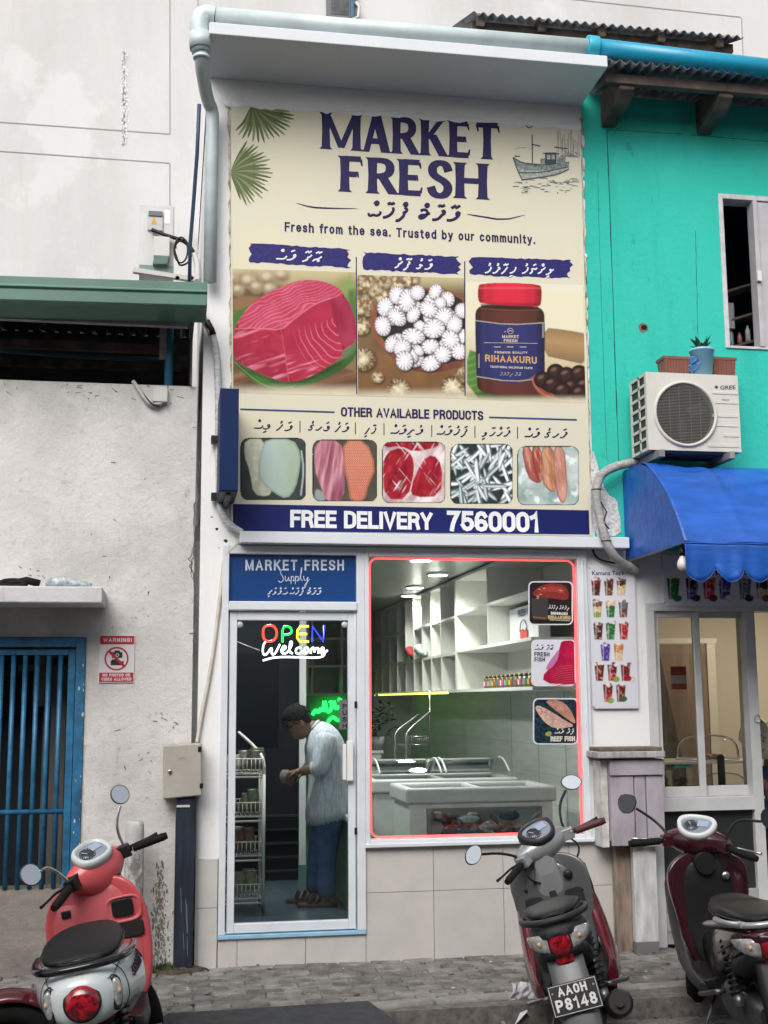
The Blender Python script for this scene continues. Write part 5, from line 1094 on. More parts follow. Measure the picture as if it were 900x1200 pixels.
def serif_word(mb, wd, bl, br, h, lay, ws):
    """bl/br photo pixels of the baseline ends, h letter height px"""
    tot = sum(ws[c] for c in wd)+.10*(len(wd)-1); x = 0
    k = 0
    for c in wd:
        wl = ws[c]
        def T(u, v):
            t = (x+u*wl)/tot; return (bl[0]+(br[0]-bl[0])*t, bl[1]+(br[1]-bl[1])*t-v*h)
        hw = .128/wl
        for st in SER[c]:
            k += 1; ly = lay+.12*(k % 7)
            if st[0] == 's':
                _, a, b, a2, b2 = st; f = hw*1.5
                pl(mb, [T(a-f, 0), T(a+f, 0), T(a+hw, .07), T(a+hw*.88, .5), T(a+hw, .93), T(a+f, 1), T(a-f, 1), T(a-hw, .93), T(a-hw*.88, .5), T(a-hw, .07)], ly)
            elif st[0] in 'dD':
                _, a, b, a2, b2 = st; g = hw*(.72 if st[0] == 'd' else 1.08); pl(mb, [T(a-g, b), T(a+g, b), T(a2+g, b2), T(a2-g, b2)], ly)
            elif st[0] == 'b':
                _, a, b, a2, b2 = st; g = .078; pl(mb, [T(a, b-g), T(a2, b-g), T(a2, b+g), T(a, b+g)], ly)
            elif st[0] == 'v':
                _, a, b, b2 = st; g = .035/wl; pl(mb, [T(a-g, b), T(a+g*1.3, b), T(a+g*1.9, b2), T(a+g*.7, b2)], ly)
            elif st[0] in 'fF':
                _, a, b = st; g = .13/wl; z_ = .05 if st[0] == 'f' else -.05; pl(mb, [T(a-g, b), T(a+g, b), T(a+g*.75, b+z_), T(a-g*.75, b+z_)], ly)
            elif st[0] == 'c':
                pts = smooth_pts(st[1], 2); n = len(pts)
                for i in range(n-1):
                    (a, b), (a2, b2) = pts[i], pts[i+1]
                    def off(i):
                        p0, p1 = pts[max(i-1, 0)], pts[min(i+1, n-1)]; dx, dy = (p1[0]-p0[0])*wl, p1[1]-p0[1]; q = math.hypot(dx, dy) or 1; thick = .075+.045*abs(dy/q); return -dy/q*thick/wl, dx/q*thick
                    o1, o2 = off(i), off(i+1); ly += .004
                    pl(mb, [T(a+o1[0], b+o1[1]), T(a2+o2[0], b2+o2[1]), T(a2-o2[0], b2-o2[1]), T(a-o1[0], b-o1[1])], ly)
        x += wl+.10
ws = dict(M=1.06, A=.80, R=.74, K=.76, E=.64, T=.72, F=.62, S=.66, H=.80)
mb = MB(); serif_word(mb, 'MARKET', (379, 174.5), (585, 187.5), 43, 1.5, ws); serif_word(mb, 'FRESH', (400, 224.5), (570, 234), 42, 1.5, ws)
part('title_lettering', mb, P_navy)
mb = MB(); thaana(mb, 'މާކެޓް ފްރެޝް', (431, 254), (541, 259), 13, byz(2), 0, .26)
px_rib(mb, [(347, 238), (365, 243), (385, 244), (419, 244.5)], 1.8, 2); px_rib(mb, [(547, 251), (560, 253), (590, 258), (615, 252)], 1.8, 2)
part('title_thaana', mb, P_navy)
mb = MB(); stroke_px(mb, 'Fresh from the sea. Trusted by our community.', (333.5, 271), (627.5, 286), 10.8, byz(2), 1.9, 0, .22)
part('tagline', mb, P_navy)
# ---- palm fronds
mb = MB(); random.seed(17)
def frond(tip, base, n, ln, spread, m):
    px_rib(mb, [base, ((base[0]+tip[0])/2, (base[1]+tip[1])/2-3), tip], 1.6, 1.6, m)
    for k in range(n):
        t = k/(n-1); c = (base[0]+(tip[0]-base[0])*t, base[1]+(tip[1]-base[1])*t)
        a = math.atan2(tip[1]-base[1], tip[0]-base[0])+spread*(1-2*(k % 2))*(1-.5*t)+random.uniform(-.1, .1); l_ = ln*(1-.45*t)*random.uniform(.8, 1.1)
        e = (max(270.5, c[0]+l_*math.cos(a)), max(123.5+(c[0]-268)*.068, c[1]+l_*math.sin(a)))
        px_rib(mb, [c, ((c[0]+e[0])/2, (c[1]+e[1])/2+2), e], 3.2, 1.7+.02*k, k % 2)
for k in range(17):                                          # frond hanging from the top edge
    t = k/16; a = RAD(118-112*t); l_ = 38+14*math.sin(PI*t)+random.uniform(-4, 3); c = (294+9*t, 125.5+2*t); px_rib(mb, [c, (c[0]+l_*.5*math.cos(a)+2, c[1]+l_*.5*math.sin(a)), (max(270.5, c[0]+l_*math.cos(a)), c[1]+l_*math.sin(a)*.82)], 3.4, 1.6+.03*k, k % 3 % 2)
for k in range(22):                                          # frond entering from the left edge
    t = k/21; a = RAD(-62+132*t); l_ = 36+10*math.sin(PI*t)+random.uniform(-4, 4); c = (271, 200+4*t); px_rib(mb, [c, (c[0]+l_*.5*math.cos(a), c[1]+l_*.5*math.sin(a)-2), (c[0]+l_*math.cos(a), c[1]+l_*math.sin(a))], 3.2, 1.6+.03*k, k % 3 % 2)
part('palm_picture', mb, [mat('print_palm', (.095, .13, .05), .5), mat('print_palm_light', (.20, .24, .11), .5)])
# ---- boat drawing
mb = MB(); ink = [mat('print_ink', (.05, .07, .085), .5), mat('print_ink_pale', (.19, .22, .22), .5, var=.5, scale=60), mat('print_ink_wash', (.33, .35, .31), .5, var=.4, scale=50)]
bx = lambda x, y: (500+x/2.25, y/2.25)
pl(mb, [bx(*p) for p in ((228, 415), (250, 428), (300, 432), (345, 435), (376, 428), (374, 448), (340, 462), (290, 470), (250, 474), (240, 450))], 1.6, 1)
pl(mb, [bx(*p) for p in ((236, 440), (260, 448), (320, 450), (374, 440), (372, 450), (340, 464), (290, 470), (250, 474))], 1.75, 2)
for pts in (((228, 415), (252, 430), (300, 436), (376, 428)), ((228, 415), (240, 450), (252, 474)), ((252, 474), (300, 468), (345, 460), (375, 446)), ((242, 455), (300, 456), (374, 440)), ((278, 355), (279, 430)), ((277, 380), (300, 386)), ((336, 388), (372, 392)), ((306, 404), (350, 406)), ((232, 412), (246, 412)), ((260, 330), (270, 338), (280, 332))): px_rib(mb, [bx(*p) for p in pts], 1.3, 1.95, 0, taper=False)
for (a, b, c, d, m) in ((312, 402, 342, 432, 0), (317, 408, 326, 420, 2), (329, 408, 338, 420, 2), (343, 415, 366, 436, 1), (300, 418, 312, 434, 1)): pl(mb, [bx(a, b), bx(c, b), bx(c, d), bx(a, d)], 2.0+.3*(m == 2), m)
random.seed(18)
for k in range(60):
    x = random.uniform(225, 385); y = random.uniform(470, 510); l_ = random.uniform(8, 30)*(1-(y-470)/70); px_rib(mb, [bx(x, y), bx(x+l_/2, y-1.5), bx(x+l_, y)], random.uniform(.6, 1.4), 1.6+.004*k, random.choice((0, 1, 1, 2)), taper=True)
for k in range(16):
    x = 345+k*3.7; px_rib(mb, [bx(x, random.uniform(335, 375)), bx(x+random.uniform(-3, 3), 415)], .6, 1.6, 1, taper=False)
for k in range(8): x = 350+random.uniform(0, 45); px_rib(mb, [bx(x, 385+random.uniform(0, 25)), bx(x+18, 408+random.uniform(-4, 4))], .6, 1.62, 1, taper=False)
px_rib(mb, [bx(228, 395), bx(250, 388), bx(280, 392)], .8, 1.6, 2); px_rib(mb, [bx(350, 412), bx(380, 410), bx(402, 414)], 2.4, 1.65, 1)
part('boat_picture', mb, ink)
# ---- three brush-stroke labels
mb = MB(); random.seed(19)
for (x0, y0, x1, y1, h) in ((293, 285, 411, 292, 22), (426, 296, 538, 301, 20), (552, 301, 669, 305, 21)):
    n = 26; Tt, Bb = [], []
    for i in range(n+1):
        t = i/n; j = random.uniform(-.9, .9); Tt.append((x0+(x1-x0)*t, y0+(y1-y0)*t+j)); Bb.append((x0+(x1-x0)*t, y0+(y1-y0)*t+h+random.uniform(-1.1, 1.1)))
    pl(mb, Tt+[(x1+random.uniform(-5, 3), y1+h*(k+.5)/6) for k in range(6)]+Bb[::-1]+[(x0+random.uniform(-4, 4), y0+h*(5.5-k)/6) for k in range(6)], 1.8)
part('brush_label', mb, mat('banner_violet_navy', (.022, .018, .13), .5, var=.2, scale=40))
mb = MB(); thaana(mb, 'ތާޒާ މަސް', (324, 304), (379, 307), 8.5, byz(3), 0, .24); thaana(mb, 'މޮޅު ފޯއް', (463, 314), (508, 316), 8.5, byz(3), 0, .24); thaana(mb, 'ދިއްގަރު ރިހާކުރު', (568, 320), (650, 321), 8, byz(3), 0, .24)
part('label_thaana', mb, P_white)
mb = MB(); 
for px, y0, y1 in ((417.5, 301, 462), (544.5, 306, 464)): pl(mb, [(px-.6, y0), (px+.6, y0), (px+1.2, y1), (px, y1)], 3.2)
part('divider_line', mb, P_navy)
# ---- picture one: block of tuna on a leaf
z2 = lambda x, y: (265+x/4.186, 310+y/4.186)
Z2 = lambda P: [z2(*p) for p in P]
FADE = '#cdc6ad'
def sheet_fade(c, y0, y1): m = np.clip((c.Y-y0)/(y1-y0), 0, 1); c.mix(m*m*(3-2*m)*(.8+.4*c.noise(14)).clip(0, 1), FADE)
def top_fade(c, y0, y1, k=1): m = np.clip(1-(c.Y-y0)/(y1-y0), 0, 1)*k; c.mix(m*m*(3-2*m), '#b9ae86')
c = Canvas((272.4, 315), (417, 319), (418.2, 464), (273.4, 460), .85, '#5d4a34', 2)
c.mix(c.noise(30, 2)*.8, '#8d7a55'); top_fade(c, 316, 352)
c.mix(c.poly(Z2([(30, 60), (160, 40), (330, 140), (200, 200), (30, 200)]), 14)*.85, '#5a4531')
for x, y, r in ((110, 80, 40), (205, 65, 42), (275, 50, 40), (150, 112, 30), (215, 120, 32), (60, 125, 28), (30, 70, 30)):
    m = c.ell(*z2(x, y), r/4.186, r/4.6, 0, 5); c.mix(m, '#a8977a'); c.mix(m*np.clip((c.Y-z2(0, y)[1])/8+.3, 0, 1)*.7, '#65513c'); c.mix(c.ell(*z2(x-8, y-10), r/9, r/10, 0, 4)*.6, '#cfc4a8')
c.mix(c.poly(Z2([(32, 150), (180, 160), (200, 200), (40, 240)]), 4)*.8, '#8a6748')
c.mix(c.poly(Z2([(520, 90), (640, 40), (640, 240), (600, 230)]), 12), '#7f9150'); c.mix(c.poly(Z2([(590, 130), (640, 120), (640, 330), (610, 260)]), 6), '#4d6b36')
c.mix(c.poly(Z2([(30, 520), (300, 590), (640, 470), (640, 700), (30, 700)]), 3), '#6d4a34'); gr = c.noise(22, 3, (5, .35), -.25); c.mix(np.clip((gr-.45)*3, 0, 1)*np.clip((c.Y-430)/8, 0, 1)*.7, '#a3805e'); c.mix(np.clip((.45-gr)*4, 0, 1)*np.clip((c.Y-430)/8, 0, 1)*.6, '#3a251b')
lf = c.poly(Z2([(30, 240), (130, 190), (140, 330), (30, 330)]), 1.5); c.mix(lf, '#4a7a35'); c.mix(lf*c.noise(9), '#2d5524')
lf = c.poly(Z2([(30, 468), (120, 520), (330, 560), (560, 480), (640, 395), (640, 455), (560, 525), (420, 590), (240, 626), (150, 590), (60, 510)]), 1); c.mix(lf, '#3f6a30'); c.mix(lf*np.clip(c.noise(20, 2, (4, .5), -.4)*1.6-.4, 0, 1), '#22421c'); c.mix(c.line(Z2([(40, 478), (150, 575), (240, 612), (330, 600)]), .8)*.7, '#8aa860')
c.mix(c.poly(Z2([(560, 440), (640, 380), (640, 425), (575, 470)]), 1.2)*.8, '#55704f')
sh = c.poly(Z2([(60, 500), (310, 600), (570, 470), (560, 500), (310, 612)]), 5); c.mix(sh*.55, '#131c0e')
TU = Z2([(34, 315), (110, 200), (200, 140), (340, 80), (430, 74), (500, 90), (560, 120), (585, 160), (612, 205), (638, 290), (638, 380), (575, 415), (565, 455), (440, 540), (310, 585), (190, 545), (100, 500), (32, 462)])
full = c.poly(TU, .9); c.mix(full, '#921634')
top = c.poly(Z2([(34, 315), (110, 200), (200, 140), (340, 80), (430, 74), (500, 90), (560, 120), (580, 150), (510, 168), (440, 190), (380, 232), (270, 325), (150, 312)]), 1.6)*full
c.mix(top, '#ad2b4c'); c.mix(top*np.clip(c.noise(16, 3)*1.8-.5, 0, 1)*.45, '#cc5f7b'); u = (c.X-z2(34, 315)[0])*.45+(c.Y-z2(34, 315)[1])*.95+11*c.noise(20, 2); c.mix(top*np.clip(np.sin(u*1.55)-.45, 0, 1)*.85*(.3+c.noise(12)), '#e3a0ae'); c.mix(top*c.poly(Z2([(330, 90), (470, 80), (560, 130), (500, 170), (430, 175)]), 6)*.35, '#a3284c')
left = c.poly(Z2([(34, 315), (150, 312), (270, 325), (287, 420), (310, 590), (190, 548), (100, 502), (30, 464)]), 1.6)*full; c.mix(left, '#9c1937'); c.mix(left*np.clip(c.noise(10, 3)*1.8-.5, 0, 1)*.5, '#b93753'); c.mix(left*np.clip((c.Y-z2(0, 380)[1])/50, 0, 1)*.6, '#7c1530'); c.mix(left*np.clip(c.noise(7, 2, (4, .5), -.3)*4-2.5, 0, 1)*.8, '#e08da0')
right = c.poly(Z2([(270, 325), (380, 232), (440, 190), (510, 168), (520, 230), (548, 330), (574, 420), (565, 456), (440, 542), (310, 590), (287, 420)]), 1.6)*full; c.mix(right, '#9c1d3c'); c.mix(right*np.clip(c.noise(18, 2)*1.5-.35, 0, 1)*.5, '#b93353')
ax_, ay_ = z2(560, 250); rr = np.hypot((c.X-ax_)*1.05, (c.Y-ay_)*.8); an = np.arctan2(c.Y-ay_, c.X-ax_); c.mix(right*np.clip(np.sin(rr*.95+6*c.noise(18))-.78, 0, 1)*4*np.clip((an-.9)*2, 0, 1)*np.clip((2.9-an)*3, 0, 1)*np.clip((62-rr)/10, 0, 1)*.8, '#d77d90')
c.mix(right*np.clip(c.noise(6, 2, (4, .5), -.3)*4-2.55, 0, 1)*.9*np.clip((c.Y-z2(0, 440)[1])/6, 0, 1), '#e59dab')
far = c.poly(Z2([(510, 168), (580, 152), (612, 205), (638, 290), (638, 380), (574, 415), (548, 330), (520, 230)]), 1.6)*full; c.mix(far, '#8a1734'); c.mix(far*np.clip(c.noise(9, 2, (1, 3))*2-.7, 0, 1)*.5, '#b04462')
c.mix(c.line(Z2([(36, 316), (150, 311), (268, 324), (320, 278), (380, 232), (440, 190), (512, 166)]), 1.3)*.55*full, '#dc8a9c'); c.mix(c.line(Z2([(270, 325), (287, 420), (308, 585)]), 1.2)*.35*full, '#d06a80'); c.mix(full*np.clip(1-c.d if False else 0*c.X, 0, 1), '#000000')
sheet_fade(c, 447, 463); c.build('tuna_picture', byz(1.4), B)
# ---- picture two: bowl of cut nuts
z3 = lambda x, y: (420+x/3.333, 310+y/3.333); Z3 = lambda P: [z3(*p) for p in P]
c = Canvas((418.7, 322), (544, 326), (545, 467), (419.6, 464), .8, '#5b432c', 3)
c.mix(c.noise(26, 2), '#7d6445'); top_fade(c, 322, 348)
bl = np.clip((c.Y-z3(0, 330)[1])/12, 0, 1); c.mix(bl, '#7a5634'); wv = np.sin((c.X+c.Y*.35)*2.2)*np.sin((c.Y-c.X*.35)*2.2); c.mix(bl*np.clip(wv, 0, 1)*.8, '#b0895a'); c.mix(bl*np.clip(-wv-.2, 0, 1)*.8, '#3b2516'); c.mix(bl*c.noise(24, 2)*.5, '#3d2818')
for x, y, r in ((30, 75, 40), (85, 110, 42), (25, 160, 45), (150, 80, 40), (10, 240, 36), (20, 370, 46), (200, 55, 34), (75, 440, 22), (155, 490, 46), (370, 480, 48), (410, 430, 32), (100, 70, 26), (70, 190, 24)):
    cx_, cy_ = z3(x, y); m = c.ell(cx_+1.5, cy_+2, r/3.1, r/3.2, 0, 4); c.mix(m*.7, '#20140b'); m = c.ell(cx_, cy_, r/3.333, r/3.5, 0, 1.6 if y > 150 else 3.5); c.mix(m, '#7b5f42'); c.mix(m*np.clip(c.noise(4, 2)*2.4-.8, 0, 1), '#d5c8a4'); c.mix(m*np.clip(c.r-.55, 0, 1)*1.3, '#3d291a')
    if y > 330 and r > 40: c.mix(m*np.clip(np.sin(c.th*17+3*c.noise(5))*1.2-.1, 0, 1)*np.clip(c.r*1.6-.5, 0, 1), '#463420'); c.mix(m*np.clip(.62-c.r, 0, 1)*1.6, '#e4dcc4')
m = c.poly(Z3([(45, 205), (70, 150), (130, 110), (240, 92), (340, 92), (425, 140), (425, 392), (330, 420), (240, 422), (160, 397), (90, 322), (50, 262)]), 1); c.mix(m, '#7c4633'); c.mix(m*np.clip((c.Y-z3(0, 330)[1])/22, 0, 1)*.7, '#3f2018'); c.mix(m*c.noise(8, 2)*.3, '#a5684c')
m = c.poly(Z3([(66, 200), (90, 150), (140, 115), (240, 100), (340, 102), (425, 150), (425, 365), (330, 390), (240, 390), (150, 355), (90, 292)]), 1.4); c.mix(m, '#2b2320')
rg = np.random.default_rng(5); more = [(70+rg.random()*340, 110+rg.random()*260, 26+rg.random()*14) for _ in range(26)]
nuts = [q for q in more if ((q[0]-250)/190)**2+((q[1]-240)/140)**2 < 1]+[(105, 165, 38), (150, 120, 36), (190, 140, 46), (230, 110, 30), (95, 240, 40), (150, 205, 42), (215, 195, 34), (300, 105, 32), (350, 135, 30), (320, 150, 24), (275, 175, 40), (335, 205, 38), (215, 280, 46), (295, 250, 44), (375, 235, 40), (405, 180, 30), (130, 310, 34), (170, 325, 36), (280, 320, 36), (360, 295, 42), (235, 335, 24), (180, 375, 40), (285, 385, 42), (330, 350, 34), (395, 340, 34)]
for k, (x, y, r) in enumerate(nuts):
    sq = .68+.3*rg.random(); ro = rg.random()*3; cx_, cy_ = z3(x, y); m = c.ell(cx_+.8, cy_+1.1, r/3.15, r*sq/3.15, ro, 1.6); c.mix(m*.85, '#17120f'); m = c.ell(cx_, cy_, r/3.4, r*sq/3.4, ro, .9); c.mix(m, '#e6e3e8')
    kk = 13+int(rg.integers(0, 8)); ray_ = np.sin(c.th*kk+7*c.noise(6, 2)+rg.random()*6); c.mix(m*np.clip(ray_*1.3-.95+1.5*c.noise(2.5), 0, 1)*np.clip(c.r*1.9-.55, 0, 1)*.85, '#4c454b'); c.mix(m*np.clip(c.r*4-3.3, 0, 1)*.8, '#5d5356'); c.mix(m*np.clip(((c.X-cx_)+(c.Y-cy_))/(r/2), 0, 1)*.28, '#55505e')
sheet_fade(c, 452, 468); c.build('nut_picture', byz(1.4), B)
# ---- picture three: jar, burlap roll and bowl
c = Canvas((545.6, 392), (684.5, 400), (686.3, 470), (546.4, 467), .8, '#c9bb98', 4)
c = Canvas((546, 330), (683, 334), (686.3, 472), (546.5, 468), .8, '#d6d0b6', 4)
c.mix(np.clip((c.Y-385)/40, 0, 1)*(.4+.6*c.noise(30, 2)), '#b7a67f'); lf = c.poly(Z3([(424, 330), (470, 345), (640, 410), (790, 545), (600, 556), (424, 510)]), 1.5); c.mix(lf, '#4d7a38'); vn = np.sin((c.X*.35+c.Y)*.75+2*c.noise(20)); c.mix(lf*np.clip(vn, 0, 1)*.5, '#7d9c55'); c.mix(lf*np.clip((c.X-z3(430, 0)[0])/45, 0, 1)*.75, '#1d3617')
br_ = c.poly(Z3([(722, 246), (800, 254), (880, 268), (895, 275), (895, 392), (800, 372), (722, 354)]), 1.2); c.mix(br_, '#a5845a'); t_ = (c.Y-z3(0, 250)[1]-(c.X-z3(725, 0)[0])*.13)/32; c.mul(1-br_*.55*np.abs(t_-.42)**1.1*1.6); wv = np.sin(c.X*2.6)*np.sin((c.Y-c.X*.13)*2.8); c.mix(br_*np.clip(wv, 0, 1)*.5, '#d1b385'); c.mix(br_*np.clip(-wv, 0, 1)*.55, '#4b331f')
def cyl(x0, x1):
    t = np.clip((c.X-x0)/(x1-x0), 0, 1); return np.clip(.30+1.0*np.sin(PI*t)**.75, 0, 1.25)*(1+.35*np.exp(-((t-.12)/.035)**2)+.22*np.exp(-((t-.86)/.03)**2))
m = c.ell(*z3(640, 515), 58, 7, 0, 6); c.mix(m*.7, '#1c1c10')
jar = c.poly(Z3([(455, 200), (462, 172), (490, 158), (590, 158), (700, 165), (722, 180), (728, 205), (727, 470), (715, 505), (690, 516), (500, 506), (472, 490), (462, 470)]), .9); k0 = c.C.copy(); c.mix(jar, '#4f2a22'); c.C = np.where(jar[..., None] > .02, c.C*(1+(cyl(z3(455, 0)[0], z3(728, 0)[0])-1)[..., None]*jar[..., None]), c.C); c.mix(jar*np.clip((z3(0, 190)[1]-c.Y)/6, 0, 1)*.5, '#1b0d0a')
nk_ = c.poly(Z3([(476, 150), (704, 158), (702, 176), (480, 170)]), .8); c.mix(nk_*.8, '#2a1512'); c.mix(c.line(Z3([(478, 172), (590, 180), (704, 178)]), .9)*.5, '#8a5a4b')
lab = c.poly(Z3([(457, 216), (590, 233), (728, 224), (727, 445), (600, 463), (463, 440)]), .8, 0); c.mix(lab, '#2a2c5c'); c.C = np.where(lab[..., None] > .02, c.C*(1+(np.clip(cyl(z3(455, 0)[0], z3(728, 0)[0]), .5, 1.15)-1)[..., None]*lab[..., None]), c.C)
for P in ([(459, 219), (590, 236), (727, 227)], [(463, 437), (600, 459), (726, 442)]): c.mix(c.line(Z3(P), .9)*.8, '#c9bda6')
lid = c.poly(Z3([(466, 88), (478, 73), (600, 69), (706, 77), (717, 92), (715, 150), (704, 165), (600, 161), (480, 153), (467, 140)]), .9); c.mix(lid, '#c02338'); c.C = np.where(lid[..., None] > .02, c.C*(1+(np.clip(cyl(z3(466, 0)[0], z3(717, 0)[0]), .5, 1.2)-1)[..., None]*lid[..., None]), c.C); rb = np.sin((c.X-z3(466, 0)[0])*2.4); c.mix(lid*np.clip(rb, 0, 1)*.35*np.clip((c.Y-z3(0, 98)[1])/2, 0, 1), '#7c1020'); c.mix(lid*np.clip(1-np.abs(c.Y-z3(0, 92)[1])/1.2, 0, 1)*.5, '#e0707c'); c.mix(lid*np.clip((c.Y-z3(0, 145)[1])/3, 0, 1)*.6, '#6d0d1c')
bw = c.poly(Z3([(674, 440), (700, 425), (900, 440), (900, 550), (800, 548), (730, 527), (690, 490)]), 1); c.mix(bw, '#8a4a38'); c.mix(bw*np.clip((c.Y-z3(0, 480)[1])/14, 0, 1)*.5, '#57281f'); c.mix(c.line(Z3([(676, 441), (690, 480), (735, 515), (800, 532), (895, 532)]), 1.4)*.6, '#b9745c')
m = c.poly(Z3([(690, 446), (712, 432), (900, 445), (900, 520), (800, 517), (712, 490)]), 1.2); c.mix(m, '#1e1210')
for x, y in ((720, 450), (770, 420), (812, 432), (862, 425), (755, 468), (830, 478), (880, 472), (795, 492), (862, 502)):
    cx_, cy_ = z3(x, y); m = c.ell(cx_, cy_, 10.2, 9.8, 0, 1); c.mix(m, '#38201c'); c.mix(m*np.clip(c.r-.4, 0, 1)*1.4, '#120a09'); c.mix(c.ell(cx_-2.2, cy_-3.2, 3.2, 1.8, -.4, 2.5)*.6, '#8a6a62')
sheet_fade(c, 461, 472); sd_ = np.clip(1-(c.X-545.5)/6, 0, 1)*np.clip((392-c.Y)/6, 0, 1); c.mix(sd_, '#d6d0b6'); c.mix(np.clip((352-c.Y)/14, 0, 1)*(1-np.maximum(jar, lid)), '#d6d2bd'); c.build('jar_picture', byz(1.3), B)
mb = MB(); art = [mat('print_label_line', (.5, .44, .36), .5), mat('print_gold', (.52, .31, .13), .5)]
px_rib(mb, [z3(490, 305), z3(700, 308)], .5, 2.8, 0, 0, False)
stroke_px(mb, 'MARKET', z3(562, 287), z3(627, 288), 3.6, byz(3), .8, 0); stroke_px(mb, 'FRESH', z3(568, 303), z3(621, 304), 3.6, byz(3), .8, 0)
mb.tube([W(598+3.4*math.cos(t), 388+3.4*math.sin(t), byz(3)) for t in [2*PI*i/14 for i in range(14)]], .0018, 5, 0, closed=True, flat=(1, .2, 1)); px_rib(mb, [(595.5, 389), (598, 386.5), (600.5, 389)], .9, 3, 0); px_rib(mb, [(591, 389.5), (593, 388)], .9, 3, 0)
stroke_px(mb, 'PREMIUM QUALITY', z3(532, 347), z3(660, 349), 2.7, byz(3), .7, 0); stroke_px(mb, 'RIHAAKURU', z3(495, 379), z3(697, 388), 8.2, byz(3), 1.6, 1, .16); stroke_px(mb, 'TRADITIONAL MALDIVIAN TASTE', z3(515, 403), z3(680, 409), 2.5, byz(3), .65, 0)
thaana(mb, 'ތާޒާ ރިހާކުރު', z3(552, 432), z3(637, 434), 2.6, byz(3), 0, .2)
for k in range(3): px_rib(mb, [z3(530+k*50, 322), z3(556+k*50, 322)], .9, 3, 0, 0, False)
for k in range(14): px_rib(mb, [z3(467, 350+k*4), z3(474, 350+k*4)], .5, 3, 0, 0, False); px_rib(mb, [z3(717, 232+k*4), z3(726, 232+k*4)], .5, 3, 0, 0, False)
part('jar_lettering', mb, art)
# ---- other products
mb = MB(); stroke_px(mb, 'OTHER AVAILABLE PRODUCTS', (399.5, 488), (566.5, 492.5), 11, byz(2), 2.1, 0, .12)
for a, b in (((281.5, 479.5), (392, 483)), ((573, 489), (676, 492))): px_rib(mb, [a, b], 1.9, 2, 1, 0, False)
thaana(mb, 'މަހު ބިސް', (298, 502), (344, 505), 7.5, byz(2), 0, .2); thaana(mb, 'މަހު ބަނޑު', (361, 504), (410, 506), 7.5, byz(2), 0, .2); thaana(mb, 'ރެހި', (427, 508), (442, 508), 7.5, byz(2), 0, .2)
thaana(mb, 'މުށިމަސް', (458, 508), (497, 509), 7.5, byz(2), 0, .2); thaana(mb, 'ފަރުމަސް', (512, 509), (550, 510), 7.5, byz(2), 0, .2); thaana(mb, 'ކަންނެލި', (565, 511), (599, 511), 7.5, byz(2), 0, .2); thaana(mb, 'ކަނޑު މަސް', (615, 512), (666, 513), 7.5, byz(2), 0, .2)
for px, py in ((351.5, 500), (416.5, 502), (450, 503), (506, 505), (556.5, 506), (606.5, 507)): pl(mb, [(px-.5, py-7), (px+.5, py-7), (px+.5, py+7), (px-.5, py+7)], 2)
part('product_lettering', mb, [P_navy, mat('print_rule_blue', (.02, .05, .18), .5)])
def rrect(x0, y0, x1, y1, r, n=5):
    P = []
    for cx, cy, a0 in ((x1-r, y0+r, -90), (x1-r, y1-r, 0), (x0+r, y1-r, 90), (x0+r, y0+r, 180)):
        for k in range(n+1): a = RAD(a0+90*k/n); P.append((cx+r*math.cos(a), cy+r*math.sin(a)))
    return P
rects = [(281.5, 513, 359, 586.5), (366, 515, 442.5, 588), (447.5, 517.5, 522.5, 590), (527.5, 520, 601.5, 591), (606, 522.5, 679, 592.5)]
z5 = lambda x, y: (270+x/4.09, 470+y/4.09); z6 = lambda x, y: (480+x/4.09, 470+y/4.09); z5b = lambda x, y: (250+x/2, 450+y/2)
def photo(nm, r, base, draw, seed):
    c = Canvas((r[0], r[1]), (r[2], r[1]), (r[2], r[3]), (r[0], r[3]), .75, base, seed); draw(c); m = c.poly(rrect(*r, 9), .8, 0); c.mix(np.clip(1.7-c.d, 0, 1), '#12161c'); c.build(nm, byz(1.6), B, m)
def d0(c):
    c.mix(c.noise(14, 3)*.6, '#4a544f'); m = c.poly([z5(*p) for p in ((70, 180), (170, 180), (155, 300), (185, 390), (200, 430), (180, 458), (110, 447), (95, 340), (66, 260))], 1.2); c.mix(m, '#c3c5b0'); c.mix(m*np.clip(c.noise(9, 3, (.5, 3))*2-.7, 0, 1)*.6, '#8f957f'); c.mix(m*np.clip(c.noise(6)*3-1.8, 0, 1)*.6, '#e5e4d4')
    m = c.poly([z5(*p) for p in ((172, 180), (300, 180), (337, 250), (332, 330), (312, 420), (270, 471), (210, 441), (140, 382), (133, 310), (150, 230))], 1); c.mix(m, '#a9bdb6'); g = np.clip((c.X-z5(230, 0)[0])/25+.5*c.noise(10), 0, 1); c.mix(m*g*.75, '#8aa07c'); sc = np.sin((c.X+c.Y*.4)*2.4)*np.sin((c.Y-c.X*.4)*2.4); c.mix(m*np.clip(sc*1.2, 0, 1)*.55, '#d8e4e4'); c.mix(m*np.clip(-sc, 0, 1)*.3, '#5f7565'); c.mix(m*np.clip(2.2-c.d, 0, 1)*.3, '#445244'); c.mix(c.line([z5(*p) for p in ((340, 240), (352, 330), (338, 450))], 2)*.7, '#b4c4c8')
